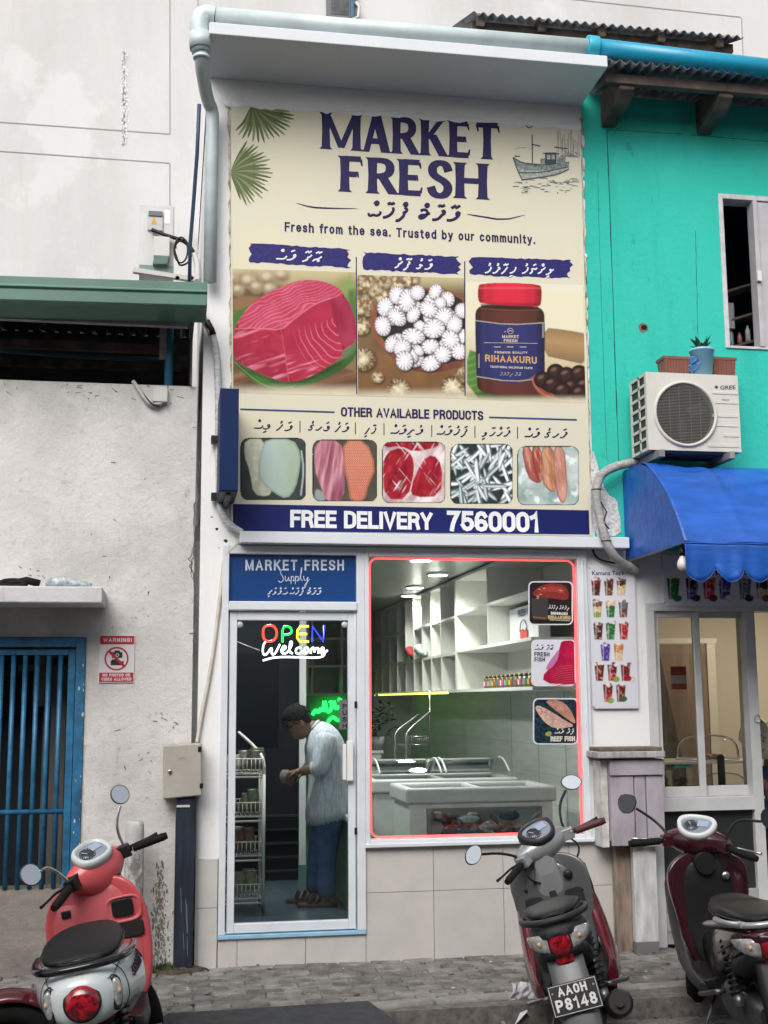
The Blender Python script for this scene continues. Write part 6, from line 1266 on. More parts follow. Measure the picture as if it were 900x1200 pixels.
def d1(c):
    c.mix(c.noise(12, 3)*.7, '#5d5b4e'); m = c.poly([z5(*p) for p in ((405, 185), (528, 185), (548, 300), (545, 485), (460, 485), (430, 400), (403, 330))], 1); c.mix(m, '#9b5a6b'); n = c.noise(12, 3, (.4, 3), .15); c.mix(m*np.clip(n*3-1.3, 0, 1)*.8, '#d0a0a8'); c.mix(m*np.clip(1.2-n*3, 0, 1)*.8, '#6a2038')
    m = c.poly([z5(*p) for p in ((538, 185), (652, 185), (700, 320), (662, 400), (640, 485), (573, 485), (565, 400), (543, 320))], 1); c.mix(m, '#b76a52'); g = np.clip((c.Y-z5(0, 260)[1])/40, 0, 1); c.mix(m*g*.7, '#b84840'); sc = np.sin((c.X)*2.7+np.sin(c.Y*.3))*np.sin(c.Y*2.5); c.mix(m*np.clip(sc*1.3, 0, 1)*.75, '#ecc3a6'); c.mix(m*np.clip(-sc, 0, 1)*.35, '#7c2c22'); c.mix(m*np.clip(2.5-c.d, 0, 1)*.35, '#5a2018'); c.mix(c.poly([z5(405, 420), z5(440, 430), z5(460, 480), z5(405, 480)], 2)*.6, '#a7b3b6')
def d2(c):
    c.mix(np.clip(c.noise(9, 3, (1, 2), .5)*2.4-.8, 0, 1), '#e4d9da')
    for P, k in ((((405, 160), (440, 148), (466, 165), (472, 200), (456, 270), (403, 270), (396, 200)), 0), (((490, 178), (515, 164), (537, 190), (534, 263), (470, 266), (460, 245)), 1), (((400, 130), (535, 130), (527, 148), (470, 160), (440, 145), (400, 150)), 2)): m = c.poly([z5b(*p) for p in P], 1.2); c.mix(m, '#971226'); n = c.noise(8, 3, (.6, 1.6), .3); c.mix(m*np.clip(1.3-n*2.6, 0, 1), '#5a0a18'); c.mix(m*np.clip(n*3-1.8, 0, 1)*.6, '#c9485c')
    n = c.noise(7, 2, (.35, 3.5), .55); c.mix(np.clip(n*6-4.2, 0, 1)*.75, '#efe2e4'); n = c.noise(7, 2, (.35, 3.5), -.7); c.mix(np.clip(n*6-4.3, 0, 1)*.7, '#ead6da')
def d3(c):
    c.mix(c.noise(6), '#2d3a3c'); rg = np.random.default_rng(9)
    for k in range(74):
        a, b = c.X.min()+rg.random()*74, c.Y.min()+rg.random()*72; an = [-.35, .95, 1.25, -.55, 1.9][int(rg.integers(0, 5))]+rg.normal()*.2; L_ = 10+rg.random()*6; w_ = 2.1+rg.random()*1.0
        m = c.ell(a, b, L_, w_, an, .7); c.mix(m, ['#c9d4d6', '#9fb0b4', '#dfe6e6'][k % 3]); q = -(c.X-a)*math.sin(an)+(c.Y-b)*math.cos(an); c.mix(m*np.clip(-q/w_*1.6-.1, 0, 1), '#39484d'); c.mix(m*np.clip(1-np.abs(q-w_*.25)/.6, 0, 1)*.7, '#f2f5f4'); c.mix(m*np.clip(c.r*5-4.1, 0, 1)*.8, '#1b2426')
def d4(c):
    n = c.noise(14, 3); c.mix(np.clip(n*2-.6, 0, 1), '#bfcac9'); c.mix(np.clip(1.1-n*2.6, 0, 1)*.7, '#6f8682'); c.mix(np.clip(c.noise(8, 2)*5-3.2, 0, 1)*.8, '#e3ebea')
    for P, col in ((((533, 215), (582, 215), (637, 390), (602, 393), (563, 362)), '#a4574c'), (((580, 215), (630, 215), (642, 330), (632, 398), (600, 352)), '#97483f'), (((628, 215), (687, 215), (702, 330), (702, 437), (670, 433), (633, 387)), '#a9714f'), (((685, 215), (742, 218), (752, 330), (757, 440), (740, 497), (713, 470), (693, 380)), '#b98474')):
        m = c.poly([z6(*p) for p in P], 1); c.mix(m, col); n = c.noise(6, 3, (.5, 2.5), -.2); c.mix(m*np.clip(n*3-1.5, 0, 1)*.6, '#e2b8a4'); c.mix(m*np.clip(1.1-n*2.6, 0, 1)*.7, '#6b2c22'); c.mix(m*np.clip(1.8-c.d, 0, 1)*.5, '#4d1f18')
    c.mix(c.poly([z6(*p) for p in ((690, 220), (742, 220), (752, 400), (705, 400))], 1)*np.clip(np.sin((c.Y+.3*c.X)*2.3), 0, 1)*.4, '#7a3a30')
photo('fillet_photo', rects[0], '#2a3431', d0, 11); photo('red_fillet_photo', rects[1], '#3d3c34', d1, 12); photo('tuna_pack_photo', rects[2], '#b09498', d2, 13); photo('anchovy_photo', rects[3], '#1c2527', d3, 14); photo('strip_photo', rects[4], '#8ea19d', d4, 15)
# ---- delivery band
mb = MB(); pl(mb, [(273, 590.5), (690, 598), (691, 626.5), (273, 622)], 1.5)
part('delivery_band', mb, P_blue)
mb = MB(); stroke_px(mb, 'FREE DELIVERY', (340, 618), (507, 621), 20.5, byz(2.6), 4.3, 0, .07); part('delivery_lettering', mb, P_white); mb = MB(); stroke_px(mb, '7560001', (524, 622.5), (632, 624), 24, byz(2.6), 5.0, 0, .05)
part('phone_number', mb, P_white)

# ============================================================ projecting sign, duct, meter box, warning sign
sg = thing('blade_sign', 'slim navy box sign projecting edge-on from the wall beside the banner', 'sign', (.33, -.3, 2.9))
SY = -.50; x0, x1, z0, z1 = pxr(257.5, 455, 279.5, 575, SY)
mb = MB(); mb.box(x0, x1, SY, -.03, z0, z1); mb.build('box', navysign, sg, bevel=.004)
mb = MB(); mb.box(x0+.008, x1-.008, SY+.01, -.04, z0-.008, z0-.0005); mb.bar(((x0+x1)/2, SY+.03, z0-.02), ((x0+x1)/2, .0, z0-.02), .03, .035); mb.build('bottom_bracket', mat('bracket_dark', (.018, .02, .03), .5), sg)
for py in (514, 581):
    mb = MB(); pbox(mb, 247.5, py-4, 256, py+4, -.10, -.02); mb.build('mounting_clip', black, sg, bevel=.003)
hs = thing('taped_pipe', 'grey taped pipe dropping from the green gutter behind the navy blade sign', 'pipe', (.25, -.05, 3.2))
mb = MB(); P = [W(238, 372, -.10), W(244, 383, -.07), W(252, 400, -.06), W(255, 425, -.05), W(256, 470, -.05), W(257, 560, -.05), W(257, 592, -.05), W(262, 606, -.05), W(270, 616, -.06), W(283, 624, -.06)]
mb.tube([Vector(q) for q in smooth_pts([tuple(p) for p in P], 3)], .024, 12); mb.build('pipe_run', mat('grey_tape_wrap', (.42, .44, .45), .6, var=.25, scale=14, stretch=(1, 1, 5), bump=.5, bscale=20), hs)
mb = MB(); mb.tube([W(241, 376, -.085), W(246.5, 386, -.068), W(249, 393, -.062)], .0275, 12); mb.build('tape_band', black, hs)
cb = MB(); P = [W(283, 632, -.02), W(276, 640, -.02), W(266, 648, -.02), W(262.5, 655, -.015), W(258, 700, -.012), W(248, 780, -.012), W(236, 840, -.012), W(231, 870, -.02)]
cb.tube([Vector(q) for q in smooth_pts([tuple(p) for p in P], 2)], .013, 8)
tag(cb.build('trunking', mat('cream_cable', (.50, .47, .40), .6, var=.15)), 'cream cable sagging down the white wall to the grey meter box', 'cable')
for px, py, r in ((254, 620, .012), (264.5, 634, .013), (248, 606, .006), (256.5, 642, .005)):
    c = W(px, py, 0); mb = MB(); random.seed(int(px)); mb.poly([(c.x+r*random.uniform(.6, 1.4)*math.cos(t), -.0015, c.z+r*random.uniform(.5, 1)*math.sin(t)) for t in [2*PI*i/9 for i in range(9)]]); mb.build('screw_hole', mat('hole_brown', (.035, .028, .02), 1), shop, recalc=False)
mbx = thing('meter_box', 'beige grey steel meter box with a lock on top of the dark duct', 'meter box', (.08, -.1, 1.05))
MY = -.13; x0, x1, z0, z1 = pxr(191.5, 872, 236.5, 934, MY)
sk = W(236, 870, MY).z-W(191, 872, MY).z
mb = MB(); mb.prism([(x0, MY, z0-.012), (x1+.004, MY, z0+.006), (x1-.004, MY, z1+.004), (x0-.004, MY, z1-.006)], (0, .13, 0)); mb.build('case', mat('beige_grey_steel', (.36, .34, .30), .5, var=.08, scale=6), mbx, bevel=.006)
mb = MB(); mb.prism([(x0+.004, MY-.004, z0-.006), (x1-.002, MY-.004, z0+.012), (x1-.010, MY-.004, z1-.002), (x0+.002, MY-.004, z1-.012)], (0, .0035, 0)); dd = mb.build('door', mat('beige_grey_steel', ()), mbx, bevel=.003)
mb = MB(); c = W(199, 904, MY); mb.lathe([(.001, -.012), (.012, -.012), (.013, -.004), (.013, 0)], (c.x, MY-.004, c.z), 'y', 16); mb.lathe([(.001, -.0125), (.005, -.0125)], (c.x, MY-.004, c.z), 'y', 10, 1); mb.build('lock', [steel, black], dd)
for px, py in ((234, 878), (236, 921)): mb = MB(); pbox(mb, px-2, py-3, px+2.2, py+3, MY-.008, MY-.0045); mb.build('hinge', black, mbx)
mb = MB(); random.seed(2)
for k in range(5): a = PI*k/5; mb.bar(W(213-4*math.cos(a), 889-3*math.sin(a), MY-.0045), W(213+6*math.cos(a), 888+4*math.sin(a), MY-.0045), .001, .003)
mb.build('embossed_mark', mat('emboss_grey', (.31, .295, .265), .5), dd)
dk = thing('cable_duct', 'scuffed dark blue upright duct below the grey meter box', 'duct', (.08, -.07, 0))
x0, x1, z0, z1 = pxr(204, 937, 228, 1130, -.10)
mb = MB(); mb.prism([(W(202.5, 1140, -.10).x, -.105, -.01), (W(225, 1140, -.1).x, -.105, -.01), (x1, -.105, 1.06), (x0+.003, -.105, 1.06)], (0, .09, 0)); mb.build('channel', mat('navy_black_duct', (.014, .02, .034), .45, var=.5, scale=10, stretch=(3, 3, .3), bump=.1), dk, bevel=.006)
mb = MB(); random.seed(6)
for k in range(6): a = random.uniform(208, 222); b = random.uniform(1040, 1110); p, q = W(a, b, -.1065), W(a+1, b+random.uniform(8, 40), -.1065); mb.bar(p, q, .001, .002, upv=(1, 0, 0))
mb.build('scratch', mat('scratch_grey', (.22, .24, .26), .7), dk)
mb = MB(); pbox(mb, 207, 943.5, 222.5, 946, -.112, -.1055); mb.build('strap', mat('strap_pale', (.5, .5, .48), .6), dk)
mb = MB(); x = W(229.5, 1000, -.05).x; mb.box(x, x+.012, -.05, -.012, 0, 1.05); mb.build('side_conduit', mat('conduit_grey', (.30, .31, .33), .5), dk)
ws_ = thing('warning_sign', 'small red and white no photos warning sign on the grey wall', 'sign', (-.44, .0, 1.8))
x0, x1, z0, z1 = pxr(116, 744, 157.5, 800, .005)
mb = MB(); mb.box(x0, x1, .002, .0115, z0, z1); mb.build('plate', mat('sign_white', (.62, .61, .62), .4), ws_, bevel=.001)
red = mat('sign_red', (.42, .012, .035), .4); mb = MB(); yS = .0012; H_ = z1-z0; w_ = x1-x0
mb.box(x0+.004, x1-.004, yS, .0019, z1-.20*H_, z1-.02*H_); mb.box(x0+.004, x1-.004, yS, .0019, z0+.015*H_, z0+.21*H_)
cxs, czs, r_ = (x0+x1)/2-.001, z0+.50*H_, .076
mb.lathe([(r_, 0), (r_*.86, 0)], (cxs, yS, czs), 'y', 40, cap=False)
d_ = r_*.66; mb.prism([(cxs-d_-.006, yS-.0012, czs+d_-.006), (cxs-d_+.006, yS-.0012, czs+d_+.006), (cxs+d_+.006, yS-.0012, czs-d_+.006), (cxs+d_-.006, yS-.0012, czs-d_-.006)], (0, .0008, 0))
mb.build('red_print', red, ws_)
mb = MB(); ys = yS-.0004
mb.box(cxs-.03, cxs+.036, ys, .0018, czs+.005, czs+.042); mb.box(cxs-.015, cxs+.02, ys, .0018, czs+.0421, czs+.052); mb.box(cxs-.036, cxs+.03, ys, .0018, czs-.042, czs-.012); mb.prism([(cxs+.031, ys, czs-.03), (cxs+.045, ys, czs-.04), (cxs+.045, ys, czs-.012), (cxs+.031, ys, czs-.02)], (0, .001, 0)); mb.box(cxs-.03, cxs+.0, ys, .0018, czs-.0119, czs-.004)
mb.build('camera_symbol', mat('sign_black', (.012, .012, .012), .5), ws_)
mb = MB(); mb.lathe([(.011, 0), (.007, 0)], (cxs+.004, ys-.0006, czs+.023), 'y', 16, cap=False); yl = yS-.0006
def text_xz(mb, s, xa, xb, z, cap_h, y, m=0, bold=0.0): text_quad(mb, s, (xa, y, z), (xb, y, z), (0, 0, cap_h), m, bold)
[stroke_text(mb, s_, (a_, yl, z_), (b_, yl, z_), (0, 0, h_), w_) for s_, a_, b_, z_, h_, w_ in (('WARNING!', x0+.024, x1-.018, z1-.15*H_, .026, .0055), ('NO PHOTOS OR', x0+.026, x1-.024, z0+.128*H_, .019, .0042), ('VIDEO ALLOWED', x0+.018, x1-.016, z0+.043*H_, .019, .0042))]
mb.build('lettering', mat('sign_white', ()), ws_, recalc=False)
jb = thing('junction_box', 'small pale junction box at the top of the grey wall', 'junction box', (.05, 0, 3.65))
x0, x1, z0, z1 = pxr(179, 454, 196.5, 471, -.03); mb = MB(); mb.box(x0, x1, -.04, .011, z0, z1); mb.build('case', mat('jb_grey', (.48, .48, .46), .5, var=.1), jb, bevel=.005)
mb = MB(); mb.tube([Vector(q) for q in smooth_pts([tuple(p) for p in (W(156, 447, .02), W(162, 455, -.01), W(170, 468, -.02), W(178, 475, -.02), W(190, 472, -.02))], 2)], .014, 8); mb.build('grey_conduit', mat('conduit_pale', (.40, .40, .40), .6), jb)
mb = MB(); mb.tube([Vector(q) for q in smooth_pts([tuple(p) for p in (W(157, 446, .03), W(164, 457, -.012), W(176, 473, -.03), W(186, 476, -.03))], 2)], .008, 8); mb.build('black_wire', black, jb)
# bundle lying on the concrete canopy
bn = thing('plastic_bottle', 'crushed clear plastic bottle lying on the concrete door canopy', 'bottle', (-.75, -.2, 2.35))
mb = MB(); random.seed(3); P = [Vector((-.78, -.25, 2.375)), Vector((-.70, -.25, 2.385)), Vector((-.62, -.25, 2.378)), Vector((-.54, -.25, 2.368)), Vector((-.50, -.25, 2.362))]
mb.tube([p+Vector((0, 0, random.uniform(-.004, .006))) for p in P], [.024, .034, .03, .022, .014], 12); mb.build('bottle_body', mat('crushed_pet', (.34, .40, .43), .15, var=.4, scale=30, bump=.8, bscale=25), bn)
cl_ = MB(); cl_.tube([Vector((-.98+.04*math.cos(t)*1.8, -.22+.03*math.sin(t), 2.372+.022*math.sin(t))) for t in [2*PI*i/16 for i in range(16)]], .022, 8, closed=True); cl_.tube([(-1.02, -.2, 2.37), (-.9, -.2, 2.40), (-.82, -.2, 2.38)], .024, 8)
tag(cl_.build('cable_coil', rubber), 'black coil of hose lying on the concrete door canopy', 'coil')
# old outdoor unit seen end-on above the green gutter
oc = thing('condenser_unit', 'pale grey air conditioner seen end-on above the green gutter', 'air conditioner', (-.15, 1.3, 5.0))
OY = 1.25; x0, x1, z0, z1 = pxr(163, 240, 203.5, 318, OY)
cas = mat('grey_unit_casing', (.46, .47, .47), .45, var=.08, scale=4)
mb = MB(); mb.box(x0, x1, OY, OY+.75, z0, z1); mb.build('casing', cas, oc, bevel=.008)
mb = MB(); pbox(mb, 173, 247, 191, 270, OY-.02, OY-.0005); mb.build('terminal_cover', mat('cover_grey', (.40, .41, .41), .5), oc, bevel=.006)
mb = MB(); pbox(mb, 174, 247, 190, 253, OY-.03, OY-.0205); mb.build('grip', mat('grip_dark', (.10, .10, .11), .5), oc, bevel=.004)
mb = MB(); mb.prism([W(177, 263, OY-.021), W(184, 263, OY-.021), W(180.5, 254, OY-.021)], (0, .0008, 0)); mb.build('hazard_sticker', mat('sticker_amber', (.50, .30, .05), .5), oc)
mb = MB(); pbox(mb, 192.5, 246, 199.5, 262, OY-.003, OY-.0005); mb.build('rating_plate', mat('plate_white', (.66, .66, .66), .5), oc)
mb = MB(); pbox(mb, 180, 277, 199, 300, OY-.07, OY-.0005); mb.build('valve_cover', mat('valve_grey', (.48, .48, .47), .5), oc, bevel=.006)
gs = mat('green_stained_grey', (.13, .20, .17), .5); mb = MB(); mb.prism([W(181, 300, OY-.072), W(198, 300, OY-.072), W(195.5, 309, OY-.06), (W(179, 309, OY-.06))], (0, .06, 0)); pbox(mb, 163, 311, 203.5, 318.5, OY-.01, OY-.0005); mb.build('lower_cover', gs, oc)
mb = MB(); p, q = W(156, 317, OY-.03), W(236, 329, OY-.03); mb.bar(p, q, .05, .035); mb.build('support_rail', mat('rail_grey', (.42, .42, .40), .5), oc)
mb = MB()
for px in (208, 224.5): c = W(px, 325.5, OY-.057); mb.lathe([(.001, 0), (.016, 0)], (c.x, OY-.0565, c.z), 'y', 14)
mb.build('rail_hole', mat('hole_pale', (.62, .62, .62), .8), oc)
mb = MB(); mb.tube([Vector(q) for q in smooth_pts([tuple(p) for p in (W(178, 269, OY-.03), W(192, 275, OY-.05), W(206, 279, OY-.06), W(218, 284, OY-.06), W(226, 293, OY-.06), W(229, 302, OY-.06))], 2)], [.009]*3+[.014]*40 if False else .015, 8)
mb.tube([W(214+9*math.cos(t)+1.5*math.sin(3*t), 296+15*math.sin(t), OY-.07) for t in [2*PI*i/20 for i in range(20)]], .008, 7, closed=True); mb.tube([W(212+8*math.cos(t), 293+15*math.sin(t), OY-.085) for t in [2*PI*i/20 for i in range(20)]], .007, 7, closed=True)
mb.build('black_cable', black, oc)
mb = MB(); mb.tube([Vector(q) for q in smooth_pts([tuple(p) for p in (W(227, 296, OY-.05), W(231, 308, OY-.08), W(231.5, 318, OY-.2), W(231, 330, OY-.4))], 2)], .022, 8); mb.build('lagged_pipe', mat('lag_grey', (.44, .44, .43), .7), oc)
mb = MB(); pbox(mb, 204, 285, 207, 290, OY-.03, OY-.001); mb.build('valve', black, oc)
bc = MB(); bc.tube([W(233.5, 122, .25), W(231, 180, .35), W(227, 235, .5), W(223, 285, .6), W(222, 332, .7)], .014, 8)
tag(bc.build('blue_cable', mat('dark_blue_cable', (.02, .05, .10), .5)), 'dark blue cable hanging behind the pale rain downpipe', 'cable')
# ============================================================ light signs on the shop glass
def tube_px(mb, pts, y, r, m=0, it=2, closed=False):
    mb.tube([W(p[0], p[1], y) for p in smooth_pts(pts, it, closed)], r, 8, m, closed=closed)
ls = thing('led_strip', 'glowing red light strip framing the inside edge of the display window', 'light strip', (2, .0, 1.7))
x0, x1, z0, z1 = WX0+.012, WX1-.012, WZ0+.012, WZ1-.01; rr = .05; P = []
for cx, cz, a0 in ((x1-rr, z1-rr, 0), (x0+rr, z1-rr, 90), (x0+rr, z0+rr, 180), (x1-rr, z0+rr, 270)):
    for k in range(6): a = RAD(a0+18*k); P.append(Vector((cx+rr*math.cos(a), .012, cz+rr*math.sin(a))))
mb = MB(); mb.tube(P, .006, 8, closed=True); mb.build('tube', glow('red_led', (1, .09, .09), 1.5), ls)
on = thing('neon_sign', 'lit multicolour OPEN Welcome light sign hanging in the shop door', 'neon sign', tuple(W(344, 752, .05)))
NY = .05; g = {}
mb = MB(); tube_px(mb, [(308, 742), (309, 735), (315, 732.5), (322, 734), (325, 742), (322, 750), (315, 752.5), (309, 749)], NY, .0078, closed=True); mb.build('letter', glow('neon_red', (1, .06, .03), 2.2), on)
mb = MB(); tube_px(mb, [(331, 753), (331, 734), (339, 734), (342, 738), (341, 743), (331, 744.5)], NY, .0078, it=1); mb.build('letter', glow('neon_green', (.02, .8, .14), 1.7), on)
mb = MB(); tube_px(mb, [(362, 734), (349, 734), (348, 752), (362, 752)], NY, .0078, it=1); tube_px(mb, [(349, 743), (360, 743)], NY, .0078, it=0); mb.build('letter', glow('neon_yellow', (1, .85, .05), 1.8), on)
mb = MB(); tube_px(mb, [(366, 752), (366, 734), (379, 752), (380, 733)], NY, .0078, it=0); mb.build('letter', glow('neon_blue', (.03, .05, 1), 2.0), on)
mb = MB()
for st in ([(311, 752), (308, 757), (308, 767), (312, 768), (319, 757), (318, 767), (322, 767), (328, 755)], [(329, 764), (336, 759), (333, 756), (329, 762), (332, 767), (338, 764), (343, 753), (340, 751), (339, 764), (343, 766)], [(353, 759), (348, 759), (346, 764), (350, 767), (355, 763)], [(358, 759), (356, 765), (360, 766), (362, 760), (358, 758)], [(364, 766), (365, 759), (369, 759), (368, 766), (370, 759), (374, 760), (373, 766)], [(376, 763), (380, 761), (378, 758), (375, 763), (378, 767), (384, 762)], [(308, 774), (322, 770), (345, 770), (366, 771), (379, 770), (381, 764), (377, 762)]):
    tube_px(mb, st, NY-.006, .0062)
mb.build('script_word', glow('neon_white', (1, .98, .95), 3.0), on)
mb = MB(); tube_px(mb, [(276, 751), (290, 757), (304, 762)], NY+.004, .003); mb.build('power_cord', whiteplas, on)
mb = MB(); pbox(mb, 306, 752.5, 382, 754, NY+.014, NY+.018); pbox(mb, 337, 731, 340, 733, NY+.004, NY+.012); mb.build('acrylic_back', glass_mat('sign_acrylic', (.9, .9, .9), .6), on)
gn = thing('green_neon', 'glowing green script light sign on the back wall of the shop', 'neon sign', tuple(W(388, 830, 6.9)))
mb = MB(); GYN = 6.93
for st in ([(366, 838), (370, 831), (373, 836), (376, 829), (379, 836), (380, 817), (383, 835), (388, 833), (391, 818), (393, 832), (398, 827), (402, 833), (410, 826)], [(384, 846), (390, 839), (397, 846), (404, 838), (410, 842)], [(386, 824), (389, 822)], [(396, 819), (400, 821)]): tube_px(mb, st, GYN, .022)
mb.build('tube', glow('neon_green_script', (.03, 1, .16), 2.2), gn)
gl_ = bpy.data.lights.new('green_neon_light', 'AREA'); gl_.energy = .6; gl_.color = (.05, 1, .2); gl_.size = .7
o = bpy.data.objects.new('green_neon_light', gl_); COL.objects.link(o); c = W(390, 830, 6.75); o.location = c; o.rotation_euler = (RAD(-90), 0, 0)
# ceiling lights
for k, (px, py, wt) in enumerate(((493, 656.5, 22), (513, 673.5, 18), (486.5, 688.5, 16), (480, 698, 14))):
    c = WZ(px, py, RZ1-.012); 
    t = thing('downlight', 'round lit white downlight in the grey shop ceiling', 'ceiling light', tuple(c), 'downlights in the shop ceiling')
    mb = MB(); mb.lathe([(.085, -.006), (.095, .0), (.095, .011)], c, 'z', 24); mb.build('rim', whiteplas, t)
    mb = MB(); mb.lathe([(.001, -.0075), (.08, -.0075)], c, 'z', 24, cap=False); mb.build('diffuser', glow('downlight_glow', (1, .97, .92), 14), t)
    ld = bpy.data.lights.new('downlight_lamp', 'SPOT'); ld.energy = wt*3.6; ld.color = (1, .96, .9); ld.spot_size = RAD(150); ld.spot_blend = .6; ld.shadow_soft_size = .08
    lo = bpy.data.objects.new('downlight_lamp', ld); COL.objects.link(lo); lo.location = c+Vector((0, 0, -.03))

t = thing('downlight', 'added unseen white downlight in the shop ceiling just inside the door', 'ceiling light', (.62, .75, RZ1-.012))  # added out of sight to brighten the man and the inner wall
mb = MB(); mb.lathe([(.085, -.006), (.095, .0), (.095, .011)], (.62, .75, RZ1-.012), 'z', 24); mb.build('rim', whiteplas, t)
mb = MB(); mb.lathe([(.001, -.0075), (.08, -.0075)], (.62, .75, RZ1-.012), 'z', 24, cap=False); mb.build('diffuser', glow('downlight_glow', (1, .97, .92), 14), t)
ld = bpy.data.lights.new('downlight_lamp', 'SPOT'); ld.energy = 135; ld.color = (1, .97, .92); ld.spot_size = RAD(172); ld.spot_blend = .25; ld.shadow_soft_size = .08  # spot of the added downlight
lo = bpy.data.objects.new('downlight_lamp', ld); COL.objects.link(lo); lo.location = (.62, .75, RZ1-.05)
# ============================================================ shelves
shelfm = mat('white_shelf_board', (.64, .64, .60), .5)
XS = 2.45
def y_at(px, py):
    r = ray(px, py); return CAM.y+r.y*((XS-CAM.x)/r.x)
ys = [y_at(p, 760) for p in (439.5, 447, 456, 465, 475, 484.6, 494.4, 505, 516.7, 533.6)]
sh = thing('cubby_shelf', 'long wall of white open cubby shelves deep in the shop', 'shelf', (2.6, 4, 1.72))
ZR = (1.72, 2.045, 2.365, 2.69)
for k, y in enumerate(ys):
    mb = MB(); mb.box(XS, RX1-.002, y-.01, y+.01, ZR[0]+.012, ZR[3]-.012); mb.build('divider', shelfm, sh)
for z in ZR:
    mb = MB(); 
    if abs(z-2.365) < .01: mb.box(XS+.002, RX1-.003, ys[-1], ys[5]-.012, z-.011, z+.011); mb.box(XS+.002, RX1-.003, ys[4]+.012, ys[0], z-.011, z+.011)
    else: mb.box(XS+.002, RX1-.003, ys[-1]-.009, ys[0]+.009, z-.012, z+.012)
    mb.build('shelf_board', shelfm, sh)
mb = MB(); mb.box(RX1-.02, RX1-.0025, ys[-1], ys[0], ZR[0], ZR[3]); mb.build('back_panel', shelfm, sh)
mb = MB(); mb.tube([(XS-.004, ys[-1]+.3, ZR[0]-.016), (XS-.004, ys[0], ZR[0]-.016)], .008, 6); mb.build('led_edge', glow('warm_led', (1, .82, .15), 2.2), sh)
ns = thing('corner_shelf', 'near white wall shelf unit just inside the right of the display window', 'shelf', (2.6, 1.2, 1.72))
yn1 = ys[-1]-.03; yd = y_at(571, 720)
for z in (1.72, 2.06, 2.385, 2.69):
    mb = MB(); mb.box(XS, RX1-.002, .13, yn1, z-.012, z+.012); mb.build('shelf_board', shelfm, ns)
for y in (yn1, yd):
    for a, b in ((1.72, 2.06), (2.06, 2.385), (2.385, 2.69)):
        if y == yd and a == 1.72: continue
        mb = MB(); mb.box(XS+.002, RX1-.003, y-.01, y+.01, a+.0125, b-.0125); mb.build('divider', shelfm, ns)
mb = MB(); mb.box(RX1-.02, RX1-.0025, .14, yn1, 1.73, 2.68); mb.build('back_panel', shelfm, ns)
bs = thing('back_shelf', 'white open shelf unit on the back wall above the green light sign', 'shelf', (2, 6.8, 1.72))
xa, xb = W(361, 780, 6.6).x, XS-.05
for z in (1.72, 2.05, 2.38, 2.69): mb = MB(); mb.box(xa, xb, 6.6, 6.98, z-.012, z+.012); mb.build('shelf_board', shelfm, bs)
for px in (361, 366, 401, 418, 434): x = W(px, 780, 6.6).x; mb = MB(); mb.box(x-.011, x+.011, 6.602, 6.978, 1.733, 2.677); mb.build('divider', shelfm, bs)
mb = MB(); mb.box(xa, xb, 6.96, 6.985, 1.733, 2.677); mb.build('back_panel', mat('shelf_back_grey', (.36, .36, .34), .6), bs)
mb = MB(); mb.box(xa-.6, XS, 6.985, 6.995, RZ0, 1.7); mb.build('green_glow_panel', mat('painted_green_glow', (.10, .30, .15), .3), shop)  # neon glow on the white back wall, put into the panel's colour
# spice bottles along the near shelf
bcol = ['#b8452e', '#d8c23a', '#6b8f3a', '#7fa8c8', '#c84a70', '#e8e2d0', '#8a5a34', '#4a6fa5']
bm0 = None
for k in range(22):
    y = .30+k*.062; x = 2.50+.008*(k % 2)
    t = thing('spice_bottle', 'small capped spice bottle in the bright row on the white window shelf', 'bottle', (x, y, 1.733), 'spice bottles in a row on the window shelf')
    cm = mat('spice_label_%d' % (k % 8), bcol[k % 8], .4)
    mb = MB(); mb.lathe([(.022, 0), (.024, .004), (.024, .07), (.018, .078)], (x, y, 1.733), 'z', 12); mb.build('jar_body', mat('spice_glass', (.12, .10, .07), .2), t)
    mb = MB(); mb.lathe([(.0248, .018), (.0248, .055)], (x, y, 1.733), 'z', 12, cap=False); mb.build('jar_label', cm, t)
    mb = MB(); mb.lathe([(.019, .078), (.02, .098), (.001, .099)], (x, y, 1.733), 'z', 12); mb.build('cap', mat('cap_dark_%d' % (k % 2), [(.02, .02, .02), (.5, .35, .05)][k % 2], .4), t)
# paper bag with words on the middle shelf
pbg = thing('paper_bag', 'white paper bag printed with blue words and a red handle shape on the window shelf', 'bag', (2.62, .9, 2.07))
a, b = W(583, 715, 1.15), W(617, 715, .55)
p0, p1 = Vector((2.62, 1.28, 0)), Vector((2.60, .45, 0))
zt0, zb0 = 2.34, 2.075
mb = MB(); mb.prism([(p0.x, p0.y, zb0), (p1.x, p1.y, zb0), (p1.x, p1.y, zt0), (p0.x, p0.y, zt0)], (.09, 0, 0)); mb.build('bag_body', mat('white_paper', (.62, .62, .63), .6), pbg, bevel=.002)
mb = MB(); u = Vector((0, 0, .052)); text_quad(mb, 'FRESH FISH', (p0.x-.012, 1.0, 2.265), (p1.x-.012, .52, 2.27), u, 0, .03); mb.build('lettering', mat('bag_navy', (.02, .03, .12), .5), pbg, recalc=False)
mb = MB(); c = Vector((2.60, .82, 2.15)); mb.tube([c+Vector((-.004, .09*math.cos(t), .085*math.sin(t))) for t in [PI*i/12 for i in range(13)]], .004, 5); mb.build('printed_loop', mat('bag_navy', ()), pbg)
mb = MB(); random.seed(3); P = [(2.598, .92, 2.085)]+[(2.598, .92-.2*i/9, 2.15+random.uniform(0, .03)) for i in range(10)]+[(2.598, .72, 2.085)]; mb.poly(P); mb.build('printed_crab', mat('bag_red', (.45, .06, .05), .5), pbg, recalc=False)
